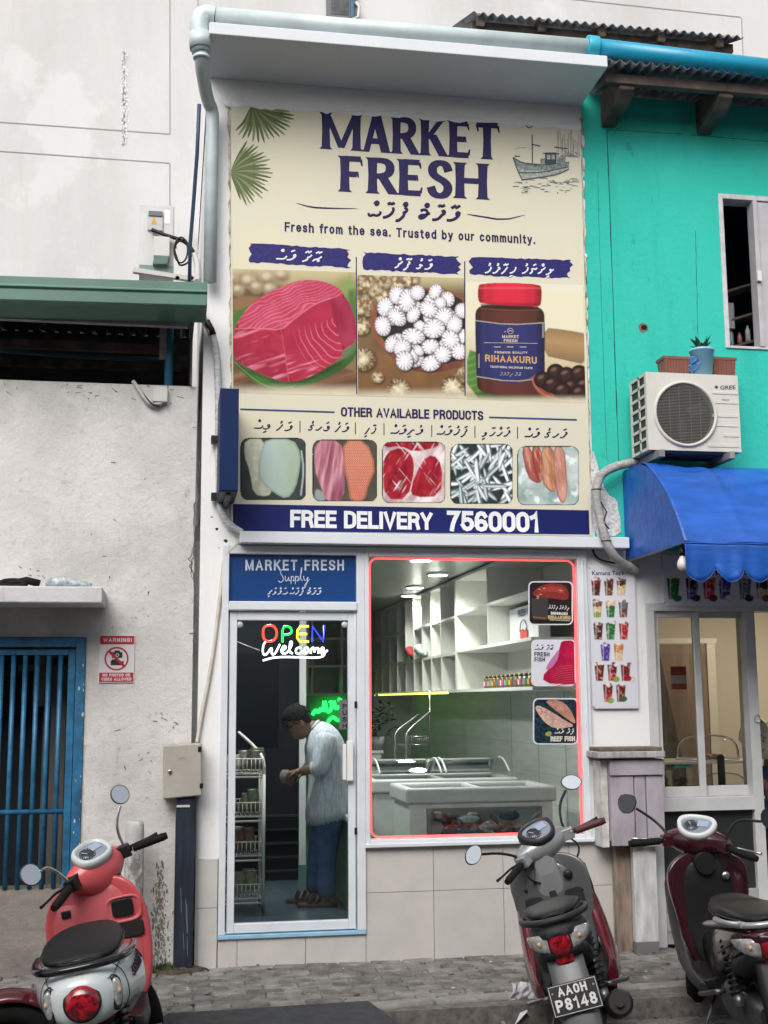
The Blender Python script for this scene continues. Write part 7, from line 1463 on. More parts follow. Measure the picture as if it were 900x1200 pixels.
fp = MB(); fp.loft([[(2.70+.03*s_*math.cos(t)*1.2, .62+.05*s_*math.sin(t), z) for t in [2*PI*i/14 for i in range(14)]] for s_, z in ((.9, 1.74), (1, 1.80), (.8, 1.92), (.6, 2.0), (.2, 2.04))])
tag(fp.build('red_pouch', mat('red_foil_pouch', (.30, .05, .06), .35)), 'dull red pouch standing on the shelf behind the fresh fish sticker', 'pouch')
for (px, py, nm, lb, cat, col, rr_) in ((538-30, 800, 'black_bag', 'black bag in the lowest cubby nearest the window corner', 'bag', (.015, .015, .02), (.10, .09, .13)), (450, 800, 'dark_helmet', 'dark rounded object in the lowest cubby at the far left', 'helmet', (.02, .025, .025), (.11, .12, .12)), (461, 766, 'navy_carton', 'navy carton standing in the middle cubby row', 'carton', (.02, .03, .07), (.08, .08, .14))):
    y = {508: (ys[-1]+ys[-2])/2, 450: (ys[1]+ys[2])/2, 461: (ys[2]+ys[3])/2}[px]; z = {508: ZR[0], 450: ZR[0], 461: ZR[1]}[px]+.012
    mb = MB()
    if nm == 'navy_carton': mb.box(XS+.06, XS+.2, y-.15, y+.15, z, z+.2); o = mb.build(nm, mat(nm+'_mat', col, .6), bevel=.004)
    else:
        mb.loft([[(XS+.17+rr_[0]*s_*math.cos(t), y+rr_[1]*s_*math.sin(t), z+h) for t in [2*PI*i/14 for i in range(14)]] for s_, h in ((.9, 0), (1, .04), (.95, .12), (.75, .19), (.35, .24), (.1, .25))]); o = mb.build(nm, mat(nm+'_mat', col, .5))
    tag(o, lb, cat)
pk = thing('snack_packet', 'shiny silver and red snack packet lying in the middle cubby row', 'packet', (2.5, 3.8, 2.06))
for k, y in enumerate((ys[5]+.25, ys[6]+.15)):
    mb = MB(); mb.loft([[(XS+.02+.05*math.cos(t), y+s_*.22*math.sin(t)*1.2, 2.06+.05+h+.035*math.sin(t)) for t in [2*PI*i/10 for i in range(10)]] for s_, h in ((.2, -.02), (1, 0), (1, .03), (.3, .06))]); mb.build('packet_film', mat(['foil_red', 'foil_silver'][k], [(.42, .04, .05), (.5, .52, .52)][k], .25, .3), pk)

# ============================================================ chest freezers
rimm = mat('freezer_rim_grey', (.47, .48, .475), .45, var=.05); body = mat('freezer_white', (.55, .56, .56), .4, var=.05)
def freezer(x0, x1, y0, y1, zt, label, window):
    t = thing('chest_freezer', label, 'freezer', ((x0+x1)/2, (y0+y1)/2, RZ0))
    mb = MB(); zr = zt-.105
    if window:
        wx0_, wx1_, wz0_, wz1_ = x0+.18, x1-.14, RZ0+.30, zr-.05
        mb.box(x0+.03, wx0_, y0+.02, y1-.02, RZ0+.05, zr); mb.box(wx1_, x1-.03, y0+.02, y1-.02, RZ0+.05, zr); mb.box(wx0_, wx1_, y0+.02, y1-.02, RZ0+.05, wz0_); mb.box(wx0_, wx1_, y0+.02, y0+.06, wz1_, zr); mb.box(wx0_, wx1_, y1-.05, y1-.02, wz0_, wz1_)
    else: mb.box(x0+.03, x1-.03, y0+.02, y1-.02, RZ0+.05, zr)
    mb.build('cabinet', body, t, bevel=.006)
    mb = MB(); q = .07
    for a, b, c, d in ((x0, x1, y0, y0+q), (x0, x1, y1-q, y1), (x0, x0+q, y0+q, y1-q), (x1-q, x1, y0+q, y1-q), ((x0+x1)/2-.02, (x0+x1)/2+.02, y0+q, y1-q)): mb.box(a, b, c, d, zr if c in (y0, y1-q) or True else zr, zt)
    mb.build('rim', rimm, t, bevel=.025, seg=3)
    mb = MB(); mb.box(x0+q, x1-q, y0+q, y1-q, zt-.05, zt-.045); mb.build('lid_glass', glass_mat('freezer_glass', (.75, .8, .8)), t)
    zl = RZ0+.2 if window else zr-.04; mb = MB(); mb.box(x0+q, x1-q, y0+q, y1-q, zl, zl+.005); mb.build('inner_liner', mat('liner_dark', (.07, .075, .08), .5), t)
    if window:
        mb = MB(); mb.box(wx0_, wx1_, y0+.012, y0+.017, wz0_, wz1_); mb.build('front_glass', glass_mat('freezer_glass', ()), t)
        mb = MB(); mb.box(wx0_-.03, wx0_, y0+.008, y0+.02, wz0_-.03, wz1_+.02); mb.box(wx1_, wx1_+.03, y0+.008, y0+.02, wz0_-.03, wz1_+.02); mb.box(wx0_, wx1_, y0+.008, y0+.02, wz1_, wz1_+.02); mb.box(wx0_, wx1_, y0+.008, y0+.02, wz0_-.03, wz0_); mb.build('window_frame', mat('freezer_frame_grey', (.16, .16, .16), .4), t)
        mb = MB()
        for k in range(1, 4): x = wx0_+(wx1_-wx0_)*k/4; mb.box(x-.003, x+.003, y0+.03, y0+.34, wz0_, wz0_+.14)
        mb.box(wx0_, wx1_, y0+.03, y0+.036, wz0_+.135, wz0_+.141); mb.build('wire_divider', steel, t)
        return t, (wx0_, wx1_, wz0_, wz1_)
    return t, None
f1, wn = freezer(1.585, 2.66, .30, .93, 1.048, 'grey rimmed chest freezer with a glass front window of packets, nearest the display window', True)
random.seed(44); fcols = [(.22, .04, .04), (.10, .10, .12), (.30, .18, .14), (.5, .5, .5), (.34, .08, .06), (.12, .14, .22)]
for k in range(34):
    x = random.uniform(wn[0]+.08, wn[1]-.08); y = random.uniform(.36, .5); z = wn[2]+.14+random.uniform(0, .20); s_ = random.uniform(.05, .085); an = random.uniform(0, 3)
    mb = MB(); mb.loft([[(x+r*s_*1.3*math.cos(a)*math.cos(an)-r*s_*.8*math.sin(a)*math.sin(an)*.4, y+r*.03*math.sin(a), z+h+r*s_*.4*math.cos(a)*math.sin(an)+r*.02*math.sin(a)) for a in [2*PI*i/9 for i in range(9)]] for r, h in ((.5, 0), (1, .015), (.9, .035), (.3, .05))])
    tag(mb.build('frozen_packet', mat('frozen_packet_%d' % (k % 6), fcols[k % 6], .22, var=.5, scale=40)), 'shiny wrapped packet inside the window of the nearest freezer', 'packet', 'wrapped packets in the nearest freezer')
f2, _ = freezer(1.50, 2.66, 1.25, 1.95, 1.05, 'grey chest freezer with curved glass lids standing behind the nearest freezer', False)
for k, (a, b) in enumerate(((1.58, 2.06), (2.10, 2.6))):
    mb = MB(); cs = [[(x, 1.30+.58*t, 1.03+.16*math.sin(PI*(.12+.8*t))) for t in [i/10 for i in range(11)]] for x in (a, b)]
    mb.loft(cs, cap=False, closed=False); mb.build('curved_glass', glass_mat('freezer_lid', (.8, .85, .84)), f2)
    for x in (a, b): mb = MB(); mb.tube(cs[0 if x == a else 1], .009, 6); mb.build('lid_edge', mat('lid_edge_pale', (.55, .56, .55), .3), f2)
ct = MB(); ct.box(1.72, 2.15, 4.6, 5.3, RZ0, 1.10); ct.box(1.70, 2.17, 4.58, 5.32, 1.101, 1.13); tag(ct.build('counter', body, bevel=.005), 'white counter at the back of the shop below the green light', 'counter')
ck = thing('rice_cooker', 'dark red rounded cooker standing on the counter at the back of the shop', 'cooker', (2.02, 4.85, 1.131))
mb = MB(); mb.lathe([(.10, 0), (.14, .03), (.15, .10), (.13, .16), (.08, .20), (.001, .215)], (2.02, 4.85, 1.131), 'z', 20); mb.build('pot_body', mat('cooker_dark', (.03, .01, .012), .2), ck)
mb = MB(); mb.lathe([(.02, .213), (.025, .235), (.001, .24)], (2.02, 4.85, 1.131), 'z', 12); mb.build('knob', black, ck)
pt = thing('potted_plant', 'dark leafy plant on the counter in the green glow at the back of the shop', 'plant', (2.1, 4.4, 1.131))
mb = MB(); mb.lathe([(.06, 0), (.08, .14), (.001, .13)], (2.12, 4.66, 1.131), 'z', 14); mb.build('pot', mat('pot_grey', (.2, .2, .2), .6), pt)
mb = MB(); random.seed(9)
for k in range(120):
    c = Vector((2.14+random.gauss(0, .09), 4.66+random.gauss(0, .08), 1.46+random.gauss(0, .09))); a = random.uniform(0, 6.3); d = Vector((math.cos(a), math.sin(a), random.uniform(-.8, .6)))*.045; s_ = Vector((-math.sin(a), math.cos(a), .3))*.02; mb.poly([c-d, c+s_, c+d, c-s_])
mb.build('foliage', mat('plant_dim_green', (.02, .035, .02), .6, island=.5), pt, recalc=False)
# wire basket racks
def wire_rack(x0, x1, y0, y1, ztop, label, col, goods):
    t = thing('basket_rack', label, 'rack', ((x0+x1)/2, (y0+y1)/2, RZ0)); r = .012
    for yy in (y0, y1):
        for xx in (x0, x1):
            mb = MB(); zt = ztop-.04 if yy == y0 else ztop
            if yy == y1 or True: mb.tube([(xx, yy, RZ0+.06), (xx, yy, ztop-.16)], r, 8)
            mb.build('post', col, t)
    for xx in (x0, x1): mb = MB(); mb.tube([Vector(q) for q in smooth_pts([(xx, y0, ztop-.16), (xx, y0, ztop-.06), (xx-.05 if xx == x1 else xx+.02, (y0+y1)/2, ztop+.02), (xx-.16 if xx == x1 else xx+.02, y1, ztop+.12)], 2)], r*.95, 8); mb.build('top_rail', col, t)
    zs = [W(300, py, y0).z for py in (905.5, 957, 1003, 1053)]
    for k, z in enumerate(zs):
        mb = MB(); h = .095
        for zz in (z, z+h): mb.tube([(x0, y0, zz), (x1, y0, zz), (x1, y1, zz), (x0, y1, zz)], .005, 5, closed=True)
        n = 13
        for i in range(n+1): x = x0+(x1-x0)*i/n; mb.tube([(x, y0, z), (x, y0, z+h)], .0034, 5); mb.tube([(x, y1, z), (x, y1, z+h)], .0034, 5); mb.tube([(x, y0, z), (x, y1, z)], .003, 4)
        for i in range(9): y = y0+(y1-y0)*i/8; mb.tube([(x1, y, z), (x1, y, z+h)], .0034, 5); mb.tube([(x0, y, z), (x0, y, z+h)], .0034, 5)
        mb.build('basket', col, t)
        mb = MB(); mb.tube([(x0, y0, z-.03), (x1, y0, z-.03), (x1, y1, z-.03), (x0, y1, z-.03)], .008, 6, closed=True); mb.build('tie_bar', col, t)
        if goods:
            random.seed(70+k)
            for i in range(7):
                c = Vector((x0+.04+(x1-x0-.08)*random.random(), y0+.05+(y1-y0-.1)*random.random(), z+.02)); hh = random.uniform(.10, .17); wv = random.uniform(.045, .06)
                mb = MB(); mb.loft([[(c.x+wv*s_*math.cos(a), c.y+.02*s_*math.sin(a)+.03*f, c.z+hh*f) for a in [2*PI*q/10 for q in range(10)]] for s_, f in ((.9, 0), (1, .3), (1, .7), (.85, .92), (.95, 1.0))])
                tag(mb.build('snack_bag', mat('snack_bag_%d' % ((k*7+i) % 6), [(.16, .10, .06), (.08, .12, .05), (.2, .18, .15), (.14, .05, .04), (.3, .28, .2), (.10, .09, .08)][(k*7+i) % 6], .3, var=.4, scale=30)), 'dim snack bag in the %s basket of the white rack behind the door' % ['topmost', 'second', 'third', 'lowest'][k], 'snack bag', 'snack bags in the %s rack basket' % ['topmost', 'second', 'third', 'lowest'][k])
    for xx in (x0, x1):
        for yy in (y0, y1):
            mb = MB(); mb.lathe([(.001, -.011), (.03, -.011), (.033, 0), (.03, .011), (.001, .011)], (xx, yy, RZ0+.033), 'x', 18); mb.build('caster', black, t)
    return t
rackw = mat('rack_cream_wire', (.60, .58, .52), .4)
wire_rack(.27, W(309, 950, .70).x, .70, 1.05, 1.30, 'white wire rack of snack baskets on casters just inside the glass door', rackw, True)
r2 = thing('serving_trolley', 'bare steel tube trolley standing behind the freezers', 'trolley', (1.9, 3, RZ0))
for (a, b) in ((462.5, 0), (475.5, 1)):
    y = 2.9; mb = MB(); mb.tube([Vector(q) for q in smooth_pts([tuple(W(a+.5, 930, y)), tuple(W(a, 862, y)), tuple(W(a+3, 856, y)), tuple(W(a+28, 838-3*b+0, y+.5))], 1)], .012, 8); mb.build('side_tube', steel, r2)
mb = MB(); mb.bar(W(463, 871, 2.9), W(476, 873.5, 2.9), .02, .012); mb.tube([W(503.5, 810, 3.4), W(503.5, 886, 3.4)], .012, 8); mb.build('cross_bar', steel, r2)
mb = MB(); a, b = W(478, 873, 3.0), W(502, 863, 3.0)
for i in range(12): x = a.x+(b.x-a.x)*i/11; mb.tube([(x, 3.0, a.z), (x, 3.0, b.z)], .003, 4)
mb.tube([(a.x, 3, a.z), (b.x, 3, a.z)], .006, 5); mb.tube([(a.x, 3, b.z), (b.x, 3, b.z)], .006, 5); mb.build('wire_basket', steel, r2)
# green panelled counter side along the right of the doorway
gc = thing('green_counter', 'low counter with a green side panel behind the stooping man', 'counter', (1.27, 1.4, RZ0))
mb = MB(); mb.box(1.25, 1.272, .36, 2.24, RZ0+.001, .80); mb.build('side_panel', mat('green_side_panel', (.06, .34, .13), .35, var=.12, scale=3), gc, bevel=.003)
mb = MB(); mb.box(1.235, 1.276, .34, 2.26, .8005, .84); mb.build('top_edge', whiteplas, gc, bevel=.004)

# ============================================================ stickers and push plate
def sticker(name, r, label, cat, mk, edge=1):
    t = thing(name, label, cat, tuple(W((r[0]+r[2])/2, (r[1]+r[3])/2, .019)), 'stickers on the display window')
    mb = MB(); mb.poly([W(p[0], p[1], .0185) for p in rrect(*r, 6)]); mb.build('backing', mat('sticker_white', (.60, .60, .66), .4), t, recalc=False); mk(t, r)
def SP(mb, pts, lay, m=0, it=0):
    if it: pts = smooth_pts(pts, it, True)
    mb.poly([W(p[0], p[1], .018-.0006*lay) for p in pts], m)
za = lambda x, y: (600+x/5.217, 660+y/5.217)
stw = mat('sticker_white', (.60, .60, .66), .4); blk = mat('sticker_black', (.018, .014, .014), .35)
def s1_(t, r):
    mb = MB(); SP(mb, rrect(r[0]+1.6, r[1]+1.6, r[2]-1.6, r[3]-1.6, 5), 1, 0)
    SP(mb, [za(*p) for p in ((120, 185), (160, 145), (230, 120), (320, 130), (350, 180), (340, 230), (250, 215), (150, 210))], 2, 1, 1); SP(mb, [za(*p) for p in ((150, 180), (230, 135), (310, 150), (330, 190), (240, 170))], 2.4, 2, 1)
    SP(mb, [za(*p) for p in ((118, 215), (220, 210), (222, 300), (210, 345), (130, 345), (120, 290))], 3, 3, 0)
    for k in range(7): a, b = random.uniform(130, 330), random.uniform(150, 215); SP(mb, [za(a, b), za(a+12, b-5), za(a+22, b+1), za(a+10, b+5)], 3.2, 4)
    mb.build('sauce_picture', [blk, mat('sauce_red', (.20, .02, .015), .4, var=.4, scale=50), mat('sauce_bright', (.34, .04, .025), .4), mat('jar_lid_black', (.035, .035, .035), .4), mat('sauce_glint', (.5, .25, .2), .4)], t, recalc=False)
    mb = MB(); y = .018-.0006*4; thaana(mb, 'ރިހާކުރު', za(222, 276), za(282, 280), 3, y, 0, .25); thaana(mb, 'ދިއްގަރު', za(288, 280), za(352, 284), 3, y, 0, .25)
    stroke_px(mb, 'DHIGGARU', za(238, 314), za(340, 318), 3.4, y, .9, 0); stroke_px(mb, 'RIHAAKURU', za(220, 342), za(358, 346), 4.6, y, 1.2, 1, .15); text_px(mb, 'TRADITIONAL MALDIVIAN', za(230, 350), za(352, 355), 1.3, y, 0, .02); text_px(mb, 'RIHAAKURU', za(128, 335), za(210, 343), 2.2, y, 2, .02)
    mb.build('lettering', [mat('sticker_text_white', (.62, .62, .62), .5), mat('sticker_text_gold', (.45, .36, .16), .5), mat('sticker_text_bronze', (.32, .15, .05), .5)], t, recalc=False)
def s2_(t, r):
    mb = MB(); SP(mb, [za(*p) for p in ((300, 482), (320, 474), (360, 472), (380, 482), (384, 740), (230, 735), (190, 712), (195, 680), (250, 620), (285, 540))], 1.2, 0, 0); SP(mb, [za(*p) for p in ((290, 520), (285, 580), (245, 640), (205, 655), (215, 620), (260, 560))], 1.6, 1, 1)
    for k in range(9): y0 = 600+k*14; px = [za(215+k*3, y0+70-k*3), za(300, y0+30), za(378, y0+20)]; SP(mb, [px[0], px[1], px[2], (px[2][0], px[2][1]+.7), (px[1][0], px[1][1]+.8)], 2+.1*k, 2)
    mb.build('tuna_picture', [mat('sticker_tuna', (.36, .008, .05), .4, var=.2, scale=20), mat('sticker_tuna_pink', (.44, .16, .34), .4), mat('sticker_tuna_line', (.46, .06, .10), .4)], t, recalc=False)
    mb = MB(); y = .018-.0006*2; thaana(mb, 'މަސް', za(138, 528), za(196, 528), 4, y, 0, .22); thaana(mb, 'ތާޒާ', za(208, 528), za(256, 528), 4, y, 0, .22); stroke_px(mb, 'FRESH', za(137, 570), za(230, 570), 5.2, y, 1.0); stroke_px(mb, 'FISH', za(138, 602), za(203, 602), 5.2, y, 1.0)
    mb.build('lettering', mat('sticker_navy', (.015, .02, .08), .4), t, recalc=False)
def s3_(t, r):
    mb = MB(); SP(mb, rrect(r[0]+1.6, r[1]+1.6, r[2]-1.6, r[3]-1.6, 5), 1, 0)
    SP(mb, [za(*p) for p in ((200, 838), (290, 835), (350, 880), (388, 960), (385, 985), (320, 940), (240, 880))], 2, 1, 1); SP(mb, [za(*p) for p in ((140, 885), (155, 865), (230, 900), (330, 965), (385, 995), (340, 1005), (260, 1012), (200, 975), (160, 920))], 2.5, 2, 1); SP(mb, [za(*p) for p in ((200, 1040), (225, 1025), (245, 1035), (235, 1058), (210, 1060))], 2.6, 3, 1)
    random.seed(8)
    for k in range(40): t_ = random.random(); a, b = 165+t_*180+random.uniform(-10, 10), 885+t_*100+random.uniform(-8, 22); SP(mb, [za(a-5, b), za(a, b-4), za(a+6, b+1), za(a, b+4)], 3+.01*k, 1)
    mb.build('fillet_picture', [mat('sticker_ink_blue', (.012, .03, .045), .35, var=.9, scale=50), mat('sticker_fillet', (.40, .20, .15), .4, var=.25, scale=30), mat('sticker_fillet_pale', (.50, .34, .28), .4, var=.25, scale=50), mat('sticker_lime', (.28, .27, .09), .4)], t, recalc=False)
    mb = MB(); y = .018-.0006*6; thaana(mb, 'މަސް', za(262, 1040), za(320, 1040), 4, y, 0, .26); thaana(mb, 'ފަރު', za(332, 1040), za(384, 1042), 4, y, 0, .26); stroke_px(mb, 'REEF FISH', za(236, 1090), za(386, 1088), 6, y, 1.4, 0, .12)
    mb.build('lettering', mat('sticker_text_cream', (.60, .58, .50), .5), t, recalc=False)
sticker('window_sticker', (619, 681, 671.5, 732.5), 'dark square sticker with red sauce picture, topmost on the display window', 'sticker', s1_)
sticker('window_sticker', (622.5, 749.5, 674.5, 804), 'white square sticker of red tuna reading FRESH FISH on the display window', 'sticker', s2_)
sticker('window_sticker', (624.5, 818, 677.5, 872.5), 'dark square sticker of a fish fillet reading REEF FISH on the display window', 'sticker', s3_)
ps = thing('push_plate', 'small grey upright sign reading PUSH on the glass door', 'sign', tuple(W(404, 838, 0)))
mb = MB(); pbox(mb, 397.5, 820, 410.5, 855, .002, .0075); mb.build('plate', mat('push_grey', (.11, .12, .12), .4), ps, bevel=.001)
mb = MB(); pbox(mb, 398.2, 821, 409.8, 854, .0012, .0018); mb.build('plate_rim', mat('push_grey2', (.13, .14, .14), .4), ps)
mb = MB()
for k, ch in enumerate('PUSH'): stroke_px(mb, ch, (401.4, 830.5+k*7.6), (406.6, 830.5+k*7.6), 5.6, .0006, 1.2)
mb.build('lettering', black, ps, recalc=False)

# ============================================================ people
skin_m = mat('brown_skin', (.17, .085, .055), .5); hair_m = mat('black_hair', (.006, .005, .005), .85, bump=.6, bscale=90, spec=.2)
def skin_body(name, joints, edges, m, parent, sub=2):
    me = bpy.data.meshes.new(name); me.from_pydata([j[0] for j in joints], edges, []); me.update()
    o = bpy.data.objects.new(name, me); COL.objects.link(o); o.parent = parent; o.matrix_parent_inverse = INV[parent].copy()
    s_ = o.modifiers.new('skin', 'SKIN'); s_.use_smooth_shade = True
    for d, j in zip(me.skin_vertices[0].data, joints): d.radius = j[1] if isinstance(j[1], tuple) else (j[1], j[1])
    me.skin_vertices[0].data[0].use_root = True
    q = o.modifiers.new('sub', 'SUBSURF'); q.levels = sub; q.render_levels = sub; me.materials.append(m); return o
def ring_at(c, ax, up_, rx, rz, n=20):
    c = Vector(c); a = Vector(ax).normalized(); u = Vector(up_); u = (u-a*u.dot(a)).normalized(); v = a.cross(u)
    return [c+u*rz*math.cos(2*PI*i/n)+v*rx*math.sin(2*PI*i/n) for i in range(n)]
def tube_cloth(mb, cs, m=0, n=20, fold=.0):
    """cs: list of (centre, radius side, radius up) following a limb"""
    rings = []; k = len(cs)
    for i, (c, rx, rz) in enumerate(cs):
        a = Vector(cs[min(i+1, k-1)][0])-Vector(cs[max(i-1, 0)][0]); u = Vector((0, 1, 0))
        rg = ring_at(c, a, u, rx, rz, n)
        if fold: rg = [Vector(c)+(p-Vector(c))*(1+fold*math.sin(j*2*PI/n*5+i*1.3)*.6+fold*math.sin(j*2*PI/n*3-i*2.1)*.6) for j, p in enumerate(rg)]
        rings.append(rg)
    mb.loft(rings, m, cap=True)
def head(parent, c, face, up_, s_=1.0, hair_len=.0):
    """head built around centre c, looking along face; returns nothing, adds continuous head with features plus hair"""
    f = Vector(face).normalized(); u = Vector(up_); u = (u-f*u.dot(f)).normalized(); r = f.cross(u)
    T = lambda a, b, d: Vector(c)+(f*a+r*b+u*d)*s_
    n = 20; prof = [(-.115, .035, .045, .0), (-.105, .05, .055, .012), (-.085, .058, .07, .014), (-.05, .066, .085, .008), (-.01, .070, .093, .002), (.03, .073, .098, -.004), (.07, .070, .092, -.006), (.10, .052, .07, -.008), (.118, .02, .028, -.008)]
    rings = []
    for z, hw, hd, off in prof:
        rg = []
        for i in range(n):
            a = 2*PI*i/n; x = hd*math.cos(a)+off; y = hw*math.sin(a)
            if math.cos(a) > .8 and -.06 < z < .0: x += .022*(math.cos(a)-.8)/.2*(1 if z > -.055 else .5)*(1-abs(z+.035)/.04 if abs(z+.035) < .04 else 0)
            rg.append(T(x, y, z))
        rings.append(rg)
    mb = MB(); mb.loft(rings)
    mb.loft([[T(.085+a, .013*k_*math.cos(t), -.028+z+.010*math.sin(t)) for t in [2*PI*i/8 for i in range(8)]] for a, z, k_ in ((.0, .012, .6), (.014, 0, .9), (.024, -.012, 1), (.016, -.022, .8), (.0, -.026, .6))])
    for sd in (-1, 1):
        mb.loft([[T(-.005+.02*k_*math.cos(t), sd*(.068+q), -.012+.032*k_*math.sin(t)) for t in [2*PI*i/10 for i in range(10)]] for q, k_ in ((0, .7), (.010, 1), (.016, .85), (.014, .4))])
    o = mb.build('face', skin_m, parent, sub=1)
    mb = MB()
    for sd in (-1, 1): mb.ball(T(.0765, sd*.03, .006), .0115*s_, 10, 0, 6); mb.ball(T(.0868, sd*.03, .006), .0042*s_, 8, 1, 4)
    mb.build('eyes', [mat('eye_white', (.22, .20, .18), .4), black], parent)
    mb = MB(); mb.tube([T(.088, -.022, -.066), T(.094, 0, -.063), T(.088, .022, -.066)], .0055*s_, 6); mb.build('lips', mat('lip_brown', (.16, .06, .05), .5), parent)
    mb = MB()
    for sd in (-1, 1): mb.tube([T(.09, sd*.016, .025), T(.093, sd*.03, .03), T(.084, sd*.046, .025)], .004*s_, 5)
    mb.build('eyebrows', hair_m, parent)
    mb = MB(); rings = []; random.seed(5)
    for z, g, front in ((-.05-hair_len, .9, -.05), (-.02, 1.0, -.02), (.03, 1.09, .01), (.055, 1.1, .055), (.085, 1.12, .09), (.112, 1.05, .08), (.132, .6, .05), (.138, .1, .0)):
        zz = max(-.115, min(.118, z)); k = [q for q in prof if q[0] <= zz][-1]; k2 = [q for q in prof if q[0] >= zz][0]; t = 0 if k2[0] == k[0] else (zz-k[0])/(k2[0]-k[0]); hw, hd = k[1]+(k2[1]-k[1])*t, k[2]+(k2[2]-k[2])*t
        if z > .1: hw, hd = .055*g/1.05+.01, .075*g/1.05+.01
        rg = []
        for i in range(n):
            a = 2*PI*i/n; x = min(hd*g*math.cos(a)-.006, front+random.uniform(-.004, .004)); rg.append(T(x, hw*g*math.sin(a)*1.02, z+random.uniform(-.007, .007)))
        rings.append(rg)
    mb.loft(rings)
    for k in range(150):
        a, z_ = random.uniform(0, 2*PI), random.uniform(.0, .125); w_ = math.sqrt(max(0, 1-(z_/.14)**2)); p = T(min(.104*w_*math.cos(a)-.006, .085), .08*w_*math.sin(a), z_); q = T(min(.118*w_*math.cos(a)-.010, .09), .09*w_*math.sin(a), z_+random.uniform(-.012, .012)); mb.tube([p, (p+q)/2+u*.004, q], [.007, .006, .002], 5)
    mb.build('hair', hair_m, parent)
def hand(parent, wrist, d, palm_n, curl=.6, s_=1.0):
    """palm with five bent fingers, from wrist along d; palm_n points out of the palm"""
    d = Vector(d).normalized(); pn = Vector(palm_n); pn = (pn-d*pn.dot(d)).normalized(); sd = d.cross(pn); w0 = Vector(wrist); mb = MB()
    mb.loft([[w0+d*a*s_+(sd*hw*math.cos(t)+pn*hh*math.sin(t))*s_ for t in [2*PI*i/12 for i in range(12)]] for a, hw, hh in ((-.01, .026, .02), (.02, .034, .018), (.06, .042, .016), (.09, .040, .013), (.098, .030, .009))])
    for k, (o, ln, r) in enumerate(((-.030, .060, .0078), (-.010, .075, .0085), (.010, .080, .0088), (.030, .070, .0085))):
        b = w0+(d*.085+sd*o)*s_; P = [b]; ang = .15; p = b
        for seg in (.45, .33, .25):
            ang += curl*.75; p = p+(d*math.cos(ang)+pn*math.sin(ang))*ln*seg*s_; P.append(p)
        mb.tube(P, [r*s_, r*s_*.95, r*s_*.85, r*s_*.6], 8)
    b = w0+(d*.02+sd*.034)*s_; mb.tube([b, b+(d*.03+sd*.02+pn*.012)*s_, b+(d*.058+sd*.014+pn*.03)*s_, b+(d*.075+sd*.002+pn*.042)*s_], [.011*s_, .0105*s_, .009*s_, .006*s_], 8)
    return mb
# the man stooping inside the glass door, seen from his left, facing left
MY_ = .98
man = thing('person', 'man in a pale striped shirt and jeans stooping inside the glass door', 'person', (1.12, MY_, RZ0))
def mp(px, py, dy=0): v = W(px, py, MY_+dy); return Vector((v.x, MY_+dy, v.z))
hipc, chest, neck, headc = mp(385, 948), mp(381, 880), mp(367, 852), mp(350, 847)
kL, aL = mp(382, 1002, -.02), mp(382, 1052, -.03); kR, aR = mp(373, 1003, .16), mp(368, 1046, .17)
shL, elL, wrL = mp(384, 862, -.17), mp(375, 900, -.22), mp(352, 903, -.10); shR, elR, wrR = mp(376, 862, .16), mp(366, 900, .2), mp(350, 906, .05)
J = [(tuple(hipc), (.13, .11)), (tuple((hipc+chest)/2), (.125, .11)), (tuple(chest), (.14, .12)), (tuple(neck), (.058, .058)), (tuple(neck+(headc-neck)*.55), (.052, .052)),
     (tuple(shL), .058), (tuple(elL), .045), (tuple(wrL), .030), (tuple(shR), .058), (tuple(elR), .045), (tuple(wrR), .030),
     (tuple(hipc+Vector((0, -.08, -.06))), .09), (tuple(kL), .062), (tuple(aL), .042), (tuple(hipc+Vector((0, .08, -.06))), .09), (tuple(kR), .062), (tuple(aR), .042),
     (tuple(aL+Vector((-.02, 0, -.055))), .035), (tuple(aL+Vector((-.17, 0, -.075))), .034), (tuple(aR+Vector((-.02, 0, -.055))), .035), (tuple(aR+Vector((-.17, 0, -.075))), .034)]
Eg = [(0, 1), (1, 2), (2, 3), (3, 4), (2, 5), (5, 6), (6, 7), (2, 8), (8, 9), (9, 10), (0, 11), (11, 12), (12, 13), (0, 14), (14, 15), (15, 16), (13, 17), (17, 18), (16, 19), (19, 20)]
skin_body('body', J, Eg, skin_m, man)
head(man, headc, (-.72, -.08, -.62), (-.62, 0, .72), 1.0)
for wv, wr, el, nm in ((wrL, wrL, elL, 'left'), (wrR, wrR, elR, 'right')): hand(man, wr, (wr-el).normalized()+Vector((-.2, 0, -.1)), (0, .2 if nm == 'left' else -.2, -1), .7).build('hand', skin_m, man)
shirt = wall_mat('striped_shirt', (.52, .545, .57), [((.27, .31, .36), 14, (6, 6, .35), .48, .55, .75), ((.55, .60, .64), 30, (4, 4, .4), .55, .62, .6)], .25, 14, .8)
mb = MB(); cs = [(mp(384, 966, 0), .175, .20), (mp(385, 950), .18, .205), (mp(386, 925), .165, .185), (mp(385, 900), .16, .175), (mp(382, 880), .165, .185), (mp(377, 864), .15, .19), (mp(371, 856), .10, .13), (mp(366, 852), .062, .07)]
cs = [(c, rx*.95, rz*1.08) for c, rx, rz in cs]
